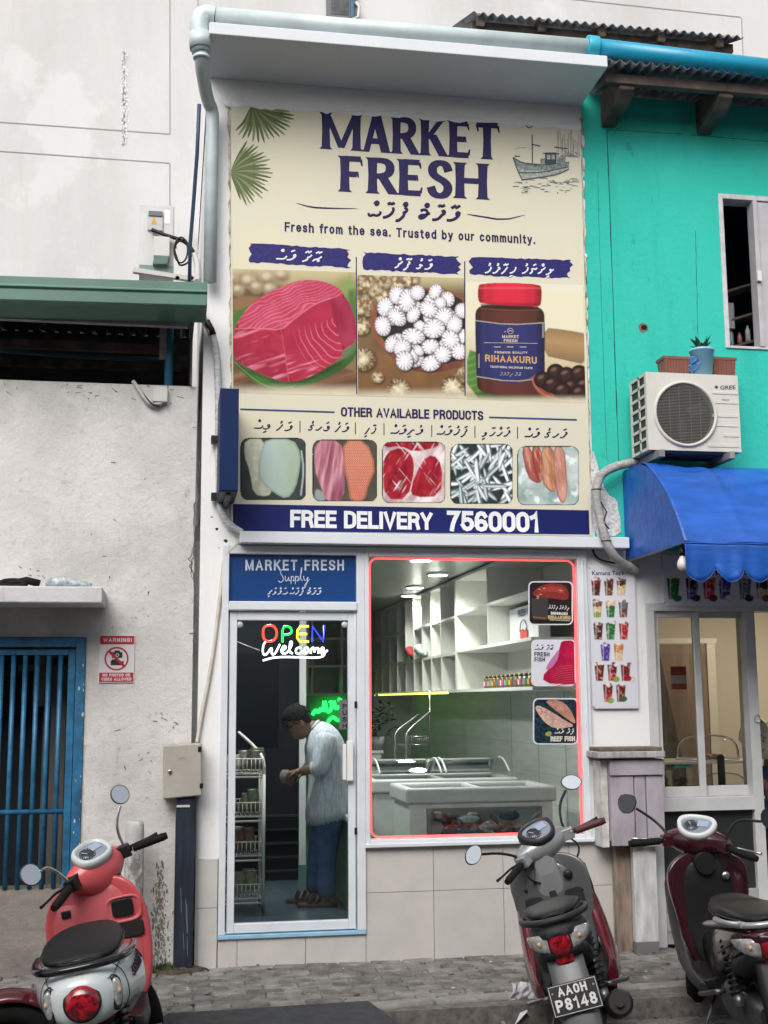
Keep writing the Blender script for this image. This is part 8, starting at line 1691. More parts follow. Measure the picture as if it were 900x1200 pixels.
def torso(mb, cs):
    n = 26; rings = []
    for i, (c, rx, ry) in enumerate(cs):
        nx = cs[min(i+1, len(cs)-1)][0]-cs[max(0, i-1)][0]; a = nx.normalized(); u = Vector((0, 1, 0)); v = a.cross(u).normalized()
        rg = []
        for j in range(n):
            t = 2*PI*j/n; k_ = 1+.035*math.sin(5*t+i*1.7)+.03*math.sin(9*t-i*1.3)+.02*math.sin(3*t+i*2.6); p = c+v*rx*math.cos(t)*k_+u*ry*math.sin(t)*k_
            if i == 0: p = p+Vector((0, 0, -.05*math.cos(t) if v.x*math.cos(t) > 0 else .07*abs(math.cos(t))*0-.06*abs(math.cos(t))*(1 if v.x*math.cos(t) < 0 else 0)))
            rg.append(p)
        rings.append(rg)
    mb.loft(rings)
torso(mb, cs)
for a, b, c in ((shL, elL, wrL), (shR, elR, wrR)): tube_cloth(mb, [(a+Vector((.01, 0, .03)), .085, .085), (a+(b-a)*.4, .080, .078), (a+(b-a)*.8, .074, .070), (b, .070, .068), (b+(c-b)*.25, .062, .06), (b+(c-b)*.36, .055, .055)], 0, 18, .05)
tube_cloth(mb, [(mp(369, 853), .075, .072), (mp(365, 849), .066, .066)], 0, 18)
mb.build('shirt', shirt, man, sub=1)
mb = MB(); jeans = mat('blue_jeans', (.05, .10, .21), .8, var=.35, scale=9, bump=.2, bscale=60)
for hy, k_, a_ in ((-.08, kL, aL), (.08, kR, aR)):
    h = hipc+Vector((0, hy, .0)); tube_cloth(mb, [(h+Vector((0, 0, .03)), .115, .12), (h+Vector((0, 0, -.08)), .108, .11), (h+(k_-h)*.55, .092, .088), (k_, .078, .075), (k_+(a_-k_)*.4, .074, .072), (k_+(a_-k_)*.8, .068, .066), (a_+Vector((.005, 0, .0)), .066, .064)], 0, 20, .035)
mb.build('jeans', jeans, man, sub=1)
mb = MB()
for a_ in (aL, aR):
    b = Vector((a_.x-.06, a_.y, RZ0+.012)); mb.loft([[(b.x+.15*math.cos(t)*s_, b.y+.052*math.sin(t)*s_, b.z+h) for t in [2*PI*i/18 for i in range(18)]] for s_, h in ((.98, -.010), (1, 0), (.97, .018))])
    for dx in (-.07, -.02): mb.tube([Vector((b.x+dx, b.y-.05, b.z+.015)), Vector((b.x+dx+.02, b.y-.025, b.z+.065)), Vector((b.x+dx+.02, b.y+.025, b.z+.065)), Vector((b.x+dx, b.y+.05, b.z+.015))], .012, 7)
mb.build('sandals', mat('brown_sandal', (.055, .022, .016), .6), man)
hc = MB(); c = (wrL+wrR)/2+Vector((-.10, .02, -.03)); hc.loft([[c+Vector((.045*s_*math.cos(t), .03*s_*math.sin(t), h)) for t in [2*PI*i/12 for i in range(12)]] for s_, h in ((.6, -.05), (1, -.02), (.9, .02), (.6, .045))])
tag(hc.build('crumpled_bag', mat('dim_paper', (.16, .14, .13), .7, var=.4, scale=40)), 'small dim crumpled bag held by the stooping man', 'bag')
# the partly seen person in the tea stall
p2 = thing('person', 'black haired person in dark blue seated beyond the tea stall door post', 'person', (4.35, 1.0, 0))
Q = lambda px, py, dy=0: W(px, py, 1.0+dy)
hd2 = Q(902, 868); nk = Q(903, 895); ch = Q(906, 925); hp = Q(910, 985)
J = [(tuple(hp), (.14, .11)), (tuple(ch), (.15, .11)), (tuple(nk), .055), (tuple(nk+(hd2-nk)*.5), .05), (tuple(ch+Vector((-.17, -.03, .06))), .055), (tuple(ch+Vector((-.16, -.10, -.22))), .045), (tuple(ch+Vector((-.02, -.26, -.27))), .032), (tuple(ch+Vector((.17, -.03, .06))), .055), (tuple(ch+Vector((.2, -.10, -.22))), .045), (tuple(ch+Vector((.06, -.26, -.27))), .032),
     (tuple(hp+Vector((-.09, -.38, .0))), .07), (tuple(hp+Vector((-.09, -.36, -.42))), .045), (tuple(hp+Vector((.09, -.38, .0))), .07), (tuple(hp+Vector((.09, -.36, -.42))), .045)]
skin_body('body', J, [(0, 1), (1, 2), (2, 3), (1, 4), (4, 5), (5, 6), (1, 7), (7, 8), (8, 9), (0, 10), (10, 11), (0, 12), (12, 13)], skin_m, p2)
head(p2, hd2, (-.55, -.8, -.15), (0, 0, 1), 1.0, .05)
mb = MB(); torso(mb, [(hp, .15, .13), ((hp+ch)/2, .15, .13), (ch, .17, .13), (ch+(nk-ch)*.6, .15, .11), (nk, .07, .07)])
for a, b in ((ch+Vector((-.17, -.03, .06)), ch+Vector((-.16, -.10, -.22))), (ch+Vector((.17, -.03, .06)), ch+Vector((.2, -.10, -.22)))): tube_cloth(mb, [(a+Vector((.02 if a.x < ch.x else -.02, 0, .03)), .075, .075), ((a+b)/2, .068, .066), (b, .062, .06)], 0, 16, .04)
mb.build('top', mat('dark_blue_top', (.015, .03, .08), .8, bump=.2, bscale=50), p2, sub=1)
mb = MB()
for sx in (-.09, .09): tube_cloth(mb, [(hp+Vector((sx*.7, .02, 0)), .10, .10), (hp+Vector((sx, -.2, .01)), .09, .088), (hp+Vector((sx, -.38, .0)), .078, .078), (hp+Vector((sx, -.37, -.2)), .066, .066), (hp+Vector((sx, -.36, -.4)), .06, .06)], 0, 16, .03)
mb.build('trousers', mat('black_trousers', (.012, .012, .016), .8), p2, sub=1)
st = MB(); st.lathe([(.17, 0), (.15, .02), (.13, hp.z-.14), (.17, hp.z-.12), (.17, hp.z-.10), (.001, hp.z-.09)], (hp.x, hp.y, 0.021), 'z', 18); tag(st.build('stool', mat('stool_red', (.25, .03, .03), .4)), 'plastic stool under the person in the tea stall', 'stool')
sw = thing('stand_in_shirt', 'white floral cloth standing in for a second person behind the tea stall door post', 'shirt', tuple(W(880, 860, .9)))  # cloth stands in for the printed shirt of a second person
mb = MB(); random.seed(3); rows = []
for k, (py, a, b) in enumerate(((842, 877, 892), (847, 869, 899), (858, 866, 902), (868, 866, 904), (876, 872, 904), (890, 874, 903))):
    rows.append([W(a+(b-a)*t+random.uniform(-.6, .6), py+random.uniform(-1, 1), .9+.03*math.sin(t*9+k)) for t in [i/12 for i in range(13)]])
mb.loft(rows, cap=False, closed=False); o = mb.build('cloth', mat('floral_white', (.50, .47, .40), .8, scale=34, col2=(.14, .12, .09), lo=.55, hi=.62), sw, recalc=False); q = o.modifiers.new('s', 'SOLIDIFY'); q.thickness = .01
mb = MB(); c = W(884, 839, .9); mb.tube([c, c+Vector((0, 0, .05))], .004, 5); mb.build('hook', steel, sw)
# ============================================================ scooters
def M4(rot3, loc): return Matrix.Translation(loc) @ rot3.to_4x4()
def steer_xf(a):
    ax = Vector((-math.sin(RAD(26)), 0, math.cos(RAD(26)))); c = Vector((.45, 0, .9))
    return Matrix.Translation(c) @ Matrix.Rotation(a, 4, ax) @ Matrix.Translation(-c)
def sell(t, e): return math.copysign(abs(math.cos(t))**(2/e), math.cos(t)), math.copysign(abs(math.sin(t))**(2/e), math.sin(t))
def ryz(x, zc, hw, hh, e=2.4, n=28, yc=0, tilt=0):
    o = []
    for i in range(n):
        c, s_ = sell(2*PI*i/n, e); o.append(Vector((x+tilt*s_*hh, yc+hw*c, zc+hh*s_)))
    return o
def rxy(z, xc, th, hy, curve=0, e=3.2, n=32, tilt=0):
    o = []
    for i in range(n):
        c, s_ = sell(2*PI*i/n, e); o.append(Vector((xc+th*s_-curve*c*c, hy*c, z)))
    return o
def ring_strip(mb, c, ax, R_, r, n=40, k=10, m=0):
    """torus with axis ax ('y') around c"""
    pts = [Vector((c[0]+R_*math.cos(2*PI*i/n), c[1], c[2]+R_*math.sin(2*PI*i/n))) for i in range(n)]
    rings = []
    for i, p in enumerate(pts):
        d = (p-Vector(c)).normalized(); rings.append([p+d*r[0]*math.cos(2*PI*j/k)+Vector((0, 1, 0))*r[1]*math.sin(2*PI*j/k) for j in range(k)])
    rings.append(rings[0]); mb.loft(rings, m, cap=False)
chrome = mat('chrome', (.65, .65, .65), .12, 1); castm = mat('cast_alloy', (.22, .22, .23), .4, .8); mirror_m = mat('mirror_glass', (.62, .66, .67), .04, 1); engm = mat('engine_grey', (.10, .10, .105), .5, .5, var=.3, scale=20)
gloss_black = mat('gloss_black', (.010, .010, .012), .15, coat=.3); seat_m = mat('black_vinyl_seat', (.010, .010, .011), .5, bump=.15, bscale=150, spec=.28); lens_red = mat('red_lens', (.30, .004, .014), .08, coat=.6, var=.6, scale=38, lo=.42, hi=.58); lens_clear = mat('clear_lens', (.42, .42, .40), .1, .3, coat=.6, var=.3, scale=60); lens_amber = mat('amber_bulb', (.50, .36, .22), .25); dial_m = mat('dial_face', (.22, .25, .30), .08, coat=.8); dial_lcd = mat('dial_lcd', (.30, .36, .45), .15); white_paint = mat('white_line', (.7, .7, .7), .4)
def wheel(parent, c, R_, w_, xf, disc=True):
    mb = MB(xf); ring_strip(mb, c, 'y', R_-w_*.62, (w_*.62, w_*.55)); wh = mb.build('wheel', rubber, parent)
    mb = MB(xf); ring_strip(mb, c, 'y', R_-w_*1.25, (.012, w_*.42)); mb.lathe([(.045, -.04), (.045, .04)], c, 'y', 18)
    for k in range(5):
        a = 2*PI*k/5+.3; p = Vector(c)+Vector((math.cos(a)*.04, 0, math.sin(a)*.04)); q = Vector(c)+Vector((math.cos(a+.15)*(R_-w_*1.3), 0, math.sin(a+.15)*(R_-w_*1.3))); mb.bar(p, q, .022, .03, upv=(0, 1, 0))
    mb.build('rim', mat('black_alloy_rim', (.02, .02, .022), .35, .5), wh)
    if disc:
        mb = MB(xf); mb.lathe([(.05, -.062), (.095, -.062), (.095, -.058), (.05, -.058), (.05, -.062)], c, 'y', 36, cap=False); 
        for k in range(14): a = 2*PI*k/14; mb.lathe([(.001, -.0632), (.0055, -.0632)], (c[0]+.078*math.cos(a), c[1], c[2]+.078*math.sin(a)), 'y', 8, 1)
        mb.build('brake_disc', [mat('disc_steel', (.16, .16, .17), .35, .9), white_paint], wh)
    return wh
def scooter(label, loc, yaw, lean, steer, st):
    t = thing('parked_scooter', label, 'scooter', loc, 'scooters parked along the kerb', local=True, rot=(RAD(lean), 0, RAD(yaw)))
    X = steer_xf(RAD(steer)); paint, paint2, inner = st['paint'], st.get('paint2', st['paint']), st['inner']; rd = st.get('round', False)
    RW = .245 if rd else .275
    wheel(t, (-.60, 0, RW), RW, .105, None, False); wheel(t, (.64, 0, RW), RW, .095, X, True)
    # front fender, fork
    mb = MB(X); rings = []
    for k in range(15):
        a = RAD(15+k*(150)/14); R_ = RW+.035; cx_, cz_ = .64+R_*math.cos(a), RW+R_*math.sin(a); hw = .075*(.55+.45*math.sin(PI*k/14))
        rings.append([Vector((cx_-math.cos(a)*.05*abs(s_)**2.2, hw*s_, cz_-math.sin(a)*.05*abs(s_)**2.2)) for s_ in [-1, -.8, -.5, -.2, 0, .2, .5, .8, 1]])
    mb.loft(rings, cap=False, closed=False); o = mb.build('front_fender', st.get('fender', paint), t, recalc=False); q = o.modifiers.new('s', 'SOLIDIFY'); q.thickness = .006
    mb = MB(X)
    for s_ in (-1, 1): mb.tube([(.64, s_*.062, RW), (.51, s_*.062, .62)], [.022, .019], 10); mb.bar((.68, s_*.066, RW), (.60, s_*.066, RW+.02), .03, .05)
    mb.bar((.52, -.07, .60), (.52, .07, .60), .05, .05); mb.build('front_fork', engm, t)
    # leg shield
    mb = MB(); mb.loft([rxy(*r) for r in st['shield']]); ls_ = mb.build('leg_shield', st.get('shield_paint', paint), t, sub=1)
    mb = MB(); mb.loft([rxy(*r) for r in st['inner_shape']]); mb.build('inner_panel', inner, t, sub=1)
    # floor and tunnel
    mb = MB(); mb.loft([ryz(x, z, hw, hh, 5) for x, z, hw, hh in ((-.20, .33, .15, .05), (-.05, .30, .19, .04), (.20, .29, .20, .035), (.36, .31, .19, .05), (.42, .36, .17, .05))]); mb.build('floorboard', st['floor'], t)
    mb = MB(); mb.loft([ryz(x, z, hw, hh, 3) for x, z, hw, hh in ((-.25, .36, .12, .14), (-.02, .35, .12, .10), (.2, .36, .09, .09), (.36, .42, .09, .10))]); mb.build('tunnel', st.get('tunnel', st['floor']), t)
    # rear body
    mb = MB(); mb.loft([ryz(*r) for r in st['body']]); body_ = mb.build('rear_body', paint2, t, sub=1)
    mb = MB(); mb.loft([ryz(*r) for r in st['seat']]); seat = mb.build('seat', seat_m, t, sub=1)
    mb = MB(); P = [(r[0], r[2]*1.01, r[1]-r[3]*.25) for r in st['seat'][1:]]; mb.tube(P, .003, 5); mb.tube([(p[0], -p[1], p[2]) for p in P], .003, 5); mb.build('seat_piping', mat('seat_seam', (.035, .035, .035), .5), seat)
    mb = MB(); mb.tube([Vector(q) for q in smooth_pts(st['rail'], 2)], st['rail_r'], 10); mb.build('grab_rail', st['rail_m'], t)
    # rear mechanics
    mb = MB(); mb.loft([ryz(x, z, hw, hh, 3.5) for x, z, hw, hh in ((-.66, .26, .05, .06), (-.55, .27, .10, .10), (-.3, .28, .13, .11), (-.08, .28, .12, .09), (-.02, .28, .08, .06))]); mb.build('engine', engm, t)
    mb = MB(); mb.tube([(-.10, -.13, .16), (-.30, -.155, .20), (-.42, -.165, .24)], [.022, .026, .055], 14); mb.tube([(-.42, -.165, .24), (-.50, -.17, .265), (-.86, -.185, .36), (-.89, -.186, .368)], [.055, .062, .062, .048], 18); mb.tube([(-.885, -.186, .367), (-.91, -.186, .374)], .02, 12); mf = mb.build('muffler', mat('muffler_black', (.018, .018, .018), .45), t)
    mb = MB(); mb.loft([[Vector((x, -.185-.0-.058*math.cos(a)*1.0, z+.05*math.sin(a))) for a in [RAD(-70+14*i) for i in range(11)]] for x, z in ((-.52, .275), (-.70, .32), (-.80, .345))], cap=False, closed=False); o = mb.build('heat_shield', st.get('shield_m', gloss_black), mf, recalc=False); q = o.modifiers.new('s', 'SOLIDIFY'); q.thickness = .006
    for s_ in ((-1, 1) if st.get('twin') else (-1,)):
        a, b = Vector((-.60, s_*.125, .34)), Vector((-.49, s_*.115, .64)); mb = MB(); mb.tube([a, b], .017, 10); mb.tube([a-(b-a)*.06, a+(b-a)*.12], .026, 10); sa = mb.build('shock_absorber', castm, t)
        d = (b-a).normalized(); u = d.orthogonal().normalized(); v = d.cross(u); mb = MB(); mb.tube([a+(b-a)*(.12+.85*i/110)+(u*math.cos(2*PI*i/11)+v*math.sin(2*PI*i/11))*.033 for i in range(111)], .0062, 6); mb.build('spring', st.get('spring', black), sa)
    mb = MB(); rings = []
    for (x, z, hw) in st['guard']: rings.append([Vector((x+.012*abs(s_), hw*s_, z-.02*abs(s_)**2)) for s_ in (-1, -.6, -.2, .2, .6, 1)])
    mb.loft(rings, cap=False, closed=False); o = mb.build('rear_mudguard', st['guard_m'], t, recalc=False); q = o.modifiers.new('s', 'SOLIDIFY'); q.thickness = .008
    if st.get('plate'):
        px_, pz_ = st['plate_at']; up_ = Vector((-.28, 0, 1)).normalized() if False else Vector((.30, 0, 1)).normalized(); nrm = Vector((-1, 0, .30)).normalized(); c = Vector((px_, 0, pz_)); w_, h_ = .115, .068
        rr_ = lambda a, b, o=0: c+Vector((0, -a, 0))*w_+up_*b*h_+nrm*o
        mb = MB(); mb.prism([rr_(-1, -1), rr_(1, -1), rr_(1, 1), rr_(-1, 1)], nrm*.004); pl_ = mb.build('license_plate', mat('plate_black', (.012, .012, .013), .4), t, bevel=.003)
        mb = MB()
        for a, b, a2, b2 in ((-.94, -.91, .94, -.91), (-.94, .91, .94, .91), (-.94, -.91, -.94, .91), (.94, -.91, .94, .91)): mb.bar(rr_(a, b, .0048), rr_(a2, b2, .0048), .0022, .0008, upv=nrm)
        stroke_text(mb, st['plate'][0], rr_(-.62, .22, .005), rr_(.55, .22, .005), up_*.040, .0085, nrm); stroke_text(mb, st['plate'][1], rr_(-.82, -.70, .005), rr_(.82, -.70, .005), up_*.052, .0105, nrm)
        mb.lathe([(.001, 0), (.005, 0)], rr_(-.83, .5, .0055), (Vector((0, 1, 0)), up_, nrm), 8); mb.lathe([(.001, 0), (.005, 0)], rr_(.83, .5, .0055), (Vector((0, 1, 0)), up_, nrm), 8)
        mb.build('plate_lettering', mat('plate_white', (.66, .66, .66), .4), pl_, recalc=False)
    st['tail'](t)
    # handlebars
    mb = MB(X); mb.loft(st['cowl']); cw = mb.build('handlebar_cowl', paint if not st.get('cowl_m') else st['cowl_m'], t, sub=1)
    ic, iax, ia, ib = st['dial']; n_ = Vector(iax).normalized(); u_ = Vector((0, 1, 0)); v_ = n_.cross(u_).normalized(); c = Vector(ic)
    EL = lambda s_, h: [c+u_*ia*s_*sell(2*PI*i/32, 2.5)[0]*(1-.22*st.get('wedge', 0)*sell(2*PI*i/32, 2.5)[1])+v_*ib*s_*sell(2*PI*i/32, 2.5)[1]+n_*h for i in range(32)]
    mb = MB(X); mb.loft([EL(1.0, -.03), EL(1.02, .0), EL(.97, .018), EL(.80, .02), EL(.78, .008)]); bz = mb.build('instrument_bezel', st['bezel'], t)
    mb = MB(X); mb.poly(EL(.79, .009)); mb.build('instrument_glass', dial_m, bz, recalc=False)
    mb = MB(X); mb.prism([c+u_*a*ia+v_*b*ib+n_*.0105 for a, b in ((-.62, -.5), (-.05, -.5), (-.05, .05), (-.62, .05))], n_*.003); mb.build('display', dial_lcd, bz)
    mb = MB(X); dc = c+u_*.27*ia; mb.lathe([(.50*ib, .0102), (.50*ib, .0125), (.001, .0126)], dc, (u_, v_, n_), 26); mb.build('speed_dial', mat('dial_black', (.03, .035, .045), .25), bz)
    mb = MB(X)
    for k in range(15): a = RAD(-40+k*20); q = u_*math.cos(a)+v_*math.sin(a); mb.bar(dc+q*.40*ib+n_*.0132, dc+q*.47*ib+n_*.0132, .0016, .0008, upv=n_)
    mb.bar(dc+n_*.0134, dc+(u_*.5+v_*-.8).normalized()*.38*ib+n_*.0134, .002, .0008, upv=n_); mb.build('dial_scale', white_paint, bz)
    for s_ in (-1, 1):
        mb = MB(X); a, b = Vector((.33, s_*.17, .962)), Vector((.235, s_*.335, .938)); d = (b-a); mb.tube([a, a+d*.15], .013, 8); mb.tube([a+d*.16+d*.84*i/16 for i in range(17)], [.0215 if i % 2 else .0195 for i in range(17)], 14); mb.tube([b, b+d.normalized()*.018], [.019, .017], 12); mb.build('grip', st['grip_r'] if s_ < 0 else st['grip_l'], t)
        mb = MB(X); p = a-d*.08; mb.bar(p-d*.22, p+d*.18, .06, .062); mb.bar(p+Vector((-.03, 0, .005)), p+d*.1+Vector((-.03, 0, .005)), .012, .02); mb.build('switch_box', st['switch'], t, bevel=.01)
        mb = MB(X); L0 = a+Vector((.05, 0, -.005)); mb.tube([L0, L0+Vector((.015, s_*.06, 0)), L0+Vector((-.035, s_*.15, -.004)), L0+Vector((-.06, s_*.19, -.004))], [.008, .007, .0065, .009], 8); mb.build('brake_lever', st['lever'], t)
        stem, mc, mw_, mh_ = st['mirror'][0 if s_ > 0 else 1]
        mb = MB(X); mb.tube([Vector(q) for q in smooth_pts(stem, 2)], .0078, 8); ms = mb.build('mirror_stem', st['stem_m'], t)
        F = Vector((-1, -s_*.06, .225)).normalized(); U = Vector((0, 0, 1)); Rr = F.cross(U).normalized(); U = Rr.cross(F); shp = st['mirror_shape']; mc = Vector(mc)
        O = lambda k, h: [mc+Rr*(-s_ if shp != 'round' else 1)*mw_*p[0]*k+U*mh_*p[1]*k+F*h for p in MS[shp]]
        mb = MB(X); mb.loft([O(.35, -.035), O(.8, -.022), O(1, -.004), O(1, .006), O(.93, .0065), O(.925, .0045)], cap=True); mh = mb.build('mirror', st['mirror_m'], t)
        mb = MB(X); mb.poly(O(.92, .0052)); mb.build('mirror_glass', mirror_m, mh, recalc=False)
    mb = MB(); mb.tube([(.0, .12, .24), (-.02, .20, .10), (-.03, .22, -.0)], .009, 8); mb.build('side_stand', engm, t)
    for s_ in (-1, 1):
        mb = MB(); a = Vector((-.30, s_*.13, .33)); mb.tube([a, a+Vector((-.01, s_*.05, 0))], .012, 8); mb.bar(a+Vector((-.0, s_*.05, 0)), a+Vector((-.03, s_*.13, .005)), .035, .016); mb.build('foot_peg', castm, t)
    mb = MB()
    for s_ in (-1, 1):
        for ln in st.get('seams', []): mb.tube([(x, s_*(body_y(x, z, st['body'])-.0006), z) for x, z in smooth_pts(ln, 2)], .0016, 5)
    if mb.v: mb.build('panel_seam', mat('seam_dark', (.02, .02, .022), .7), t)
    for f in st.get('extra', []): f(t, X)
    return t
MS = {'round': [(math.cos(2*PI*i/28), math.sin(2*PI*i/28)) for i in range(28)],
      'leaf': smooth_pts([(-.95, -.55), (-.2, -.95), (.6, -.55), (1.0, .2), (.85, .8), (.2, 1.0), (-.5, .75), (-.95, .1)], 2, True),
      'hex': smooth_pts([(-.6, -.95), (.5, -.9), (1.0, .1), (.7, .95), (-.6, .95), (-1.0, .2)], 1, True)}
# --- coral and white round scooter ------------------------------------------------
coral = mat('coral_paint', (.55, .085, .10), .35, coat=.3, var=.05, scale=4); coral_in = mat('coral_plastic', (.50, .10, .115), .5, var=.06, scale=5, bump=.03, bscale=120); mint = mat('pale_mint_paint', (.63, .69, .69), .22, coat=.5, var=.04, scale=5)
def tail_round(t):
    mb = MB(); mb.lathe([(.074, .02), (.074, -.012), (.064, -.018)], (-.868, 0, .615), (Vector((0, 1, 0)), Vector((.22, 0, 1)).normalized(), Vector((1, 0, -.22)).normalized()), 36, cap=False); r0 = mb.build('lamp_ring', gloss_black, t)
    mb = MB(); mb.lathe([(.069, .01), (.069, -.012), (.061, -.024), (.04, -.034), (.018, -.039), (.001, -.040)], (-.868, 0, .615), (Vector((0, 1, 0)), Vector((.22, 0, 1)).normalized(), Vector((1, 0, -.22)).normalized()), 36); mb.build('tail_light', lens_red, t)
    for s_ in (-1, 1):
        pts = smooth_pts([(-.018, .062), (.016, .05), (.022, -.01), (.0, -.066), (-.022, -.058), (-.026, .0)], 2, True)
        F = Vector((-1, -s_*-.55, .12)).normalized(); F = Vector((-.9, s_*.55, .1)).normalized(); R_ = Vector((0, 0, 1)).cross(F).normalized(); U = F.cross(R_); c = Vector((-.815, s_*.132, .622))
        O = lambda k, h: [c+R_*p[0]*k*(-s_)+U*p[1]*k+F*h for p in pts]
        mb = MB(); mb.loft([O(1.15, -.03), O(1.15, .006), O(1.0, .010)]); sg_ = mb.build('turn_signal', gloss_black, t)
        mb = MB(); mb.loft([O(.98, .008), O(.8, .018), O(.1, .022)]); mb.build('lens', lens_clear, sg_)
        mb = MB(); mb.ball(c+F*.02, (.009, .009, .012), 8, 0, 5); mb.build('bulb', lens_amber, sg_)
    mb = MB(); mb.tube([(-.80, -.055, .762), (-.815, 0, .766), (-.80, .055, .762)], .005, 6); mb.build('seat_catch', gloss_black, t)
def extra_pink(t, X):
    # pockets of the leg shield, seen from the rider's side
    mb = MB(); mb.loft([[Vector((x, .13+.075*sell(a, 4)[0]*k, .70+.125*sell(a, 4)[1]*k)) for a in [2*PI*i/28 for i in range(28)]] for x, k in ((.36, 1), (.335, 1), (.328, .95), (.327, .1))]); gl = mb.build('glove_box', coral_in, t)
    mb = MB(); mb.box(.318, .332, .115, .16, .765, .800); mb.build('latch', black, gl, bevel=.004)
    mb = MB(); mb.loft([[Vector((x, -.135+.085*sell(a, 3.5)[0]*k, .755+.062*sell(a, 3.5)[1]*k)) for a in [2*PI*i/28 for i in range(28)]] for x, k in ((.37, 1.05), (.322, 1.05), (.318, .92), (.345, .70), (.36, .66))]); pk_ = mb.build('pocket_rim', coral_in, t)
    mb = MB(); mb.loft([[Vector((x, -.130+.052*sell(a, 5)[0]*k, .762+.042*sell(a, 5)[1]*k)) for a in [2*PI*i/24 for i in range(24)]] for x, k in ((.35, 1), (.3215, 1), (.320, .9))]); mb.build('pocket_cap', black, pk_)
    mb = MB(); mb.loft([[Vector((x, -.145+.075*sell(a, 5)[0]*k, .655+.040*sell(a, 5)[1]*k)) for a in [2*PI*i/24 for i in range(24)]] for x, k in ((.36, 1), (.326, 1), (.322, .9))]); mb.build('pocket_opening', mat('pocket_black', (.006, .006, .006), .8), t)
    mb = MB(); mb.loft([[Vector((x, -.0+.036*math.cos(a)*k, .615+.045*math.sin(a)*k)) for a in [2*PI*i/20 for i in range(20)]] for x, k in ((.36, 1.1), (.315, 1.1), (.312, .9))]); mb.build('key_switch', black, t)
    mb = MB(X); 
    for k, (z, w_, m) in enumerate(((.905, .014, 1), (.885, .024, 0), (.868, .024, 0))): mb.box(.303-.0*k, .307, -.05-w_, -.05+w_, z-.007, z+.007, m)
    mb.build('caution_label', [mat('label_dark', (.03, .03, .03), .5), mat('label_pale', (.5, .4, .38), .5)], t)
    # word on the right flank
    mb = MB(); stroke_on(mb, 'SCOOPY', [(-.64, .628), (-.38, .655)], .034, .0042, t)
    mb.build('badge_lettering', mat('badge_dark_red', (.05, .01, .02), .4), t, recalc=False)
    mb = MB(); a = Vector((-.42, -.17, .34)); mb.bar(a, a+Vector((-.04, -.13, .01)), .035, .016)
    for k in range(3): mb.bar(a+Vector((-.03+.012*k, -.03, .012)), a+Vector((-.065+.012*k, -.125, .02)), .005, .006)
    mb.build('pillion_peg', chrome, t)
BODY_P = ((-.885, .615, .04, .05), (-.865, .615, .105, .095, 2.3), (-.80, .62, .150, .118, 2.4), (-.66, .622, .19, .13, 2.5), (-.48, .61, .222, .14, 2.5), (-.30, .585, .24, .155, 2.6), (-.16, .54, .19, .18, 2.8), (-.05, .46, .13, .17, 3), (.0, .42, .08, .10))
def body_y(x, z, B=BODY_P):
    for a, b in zip(B, B[1:]):
        if a[0] <= x <= b[0]:
            t = (x-a[0])/(b[0]-a[0]); L_ = lambda i: a[i]+(b[i]-a[i])*t; q = min(1, abs((z-L_(1))/L_(3))); e = 2.45; return L_(2)*(1-q**e)**(1/e)
    return .2
def stroke_on(mb, word, line, h, r, t):
    (xa, za_), (xb, zb_) = line; n = len(word); wd_ = (xb-xa)/n*.80
    for k, ch in enumerate(word):
        for stq in SF[ch][1]:
            P = []
            for (u, v) in smooth_pts(stq, 1):
                f = (k+u/SF[ch][0]*.8)/n; x = xa+(xb-xa)*f; z = za_+(zb_-za_)*f+v*h; P.append((x, -body_y(x, z)*1.0-.003, z))
            mb.tube(P, r, 6)
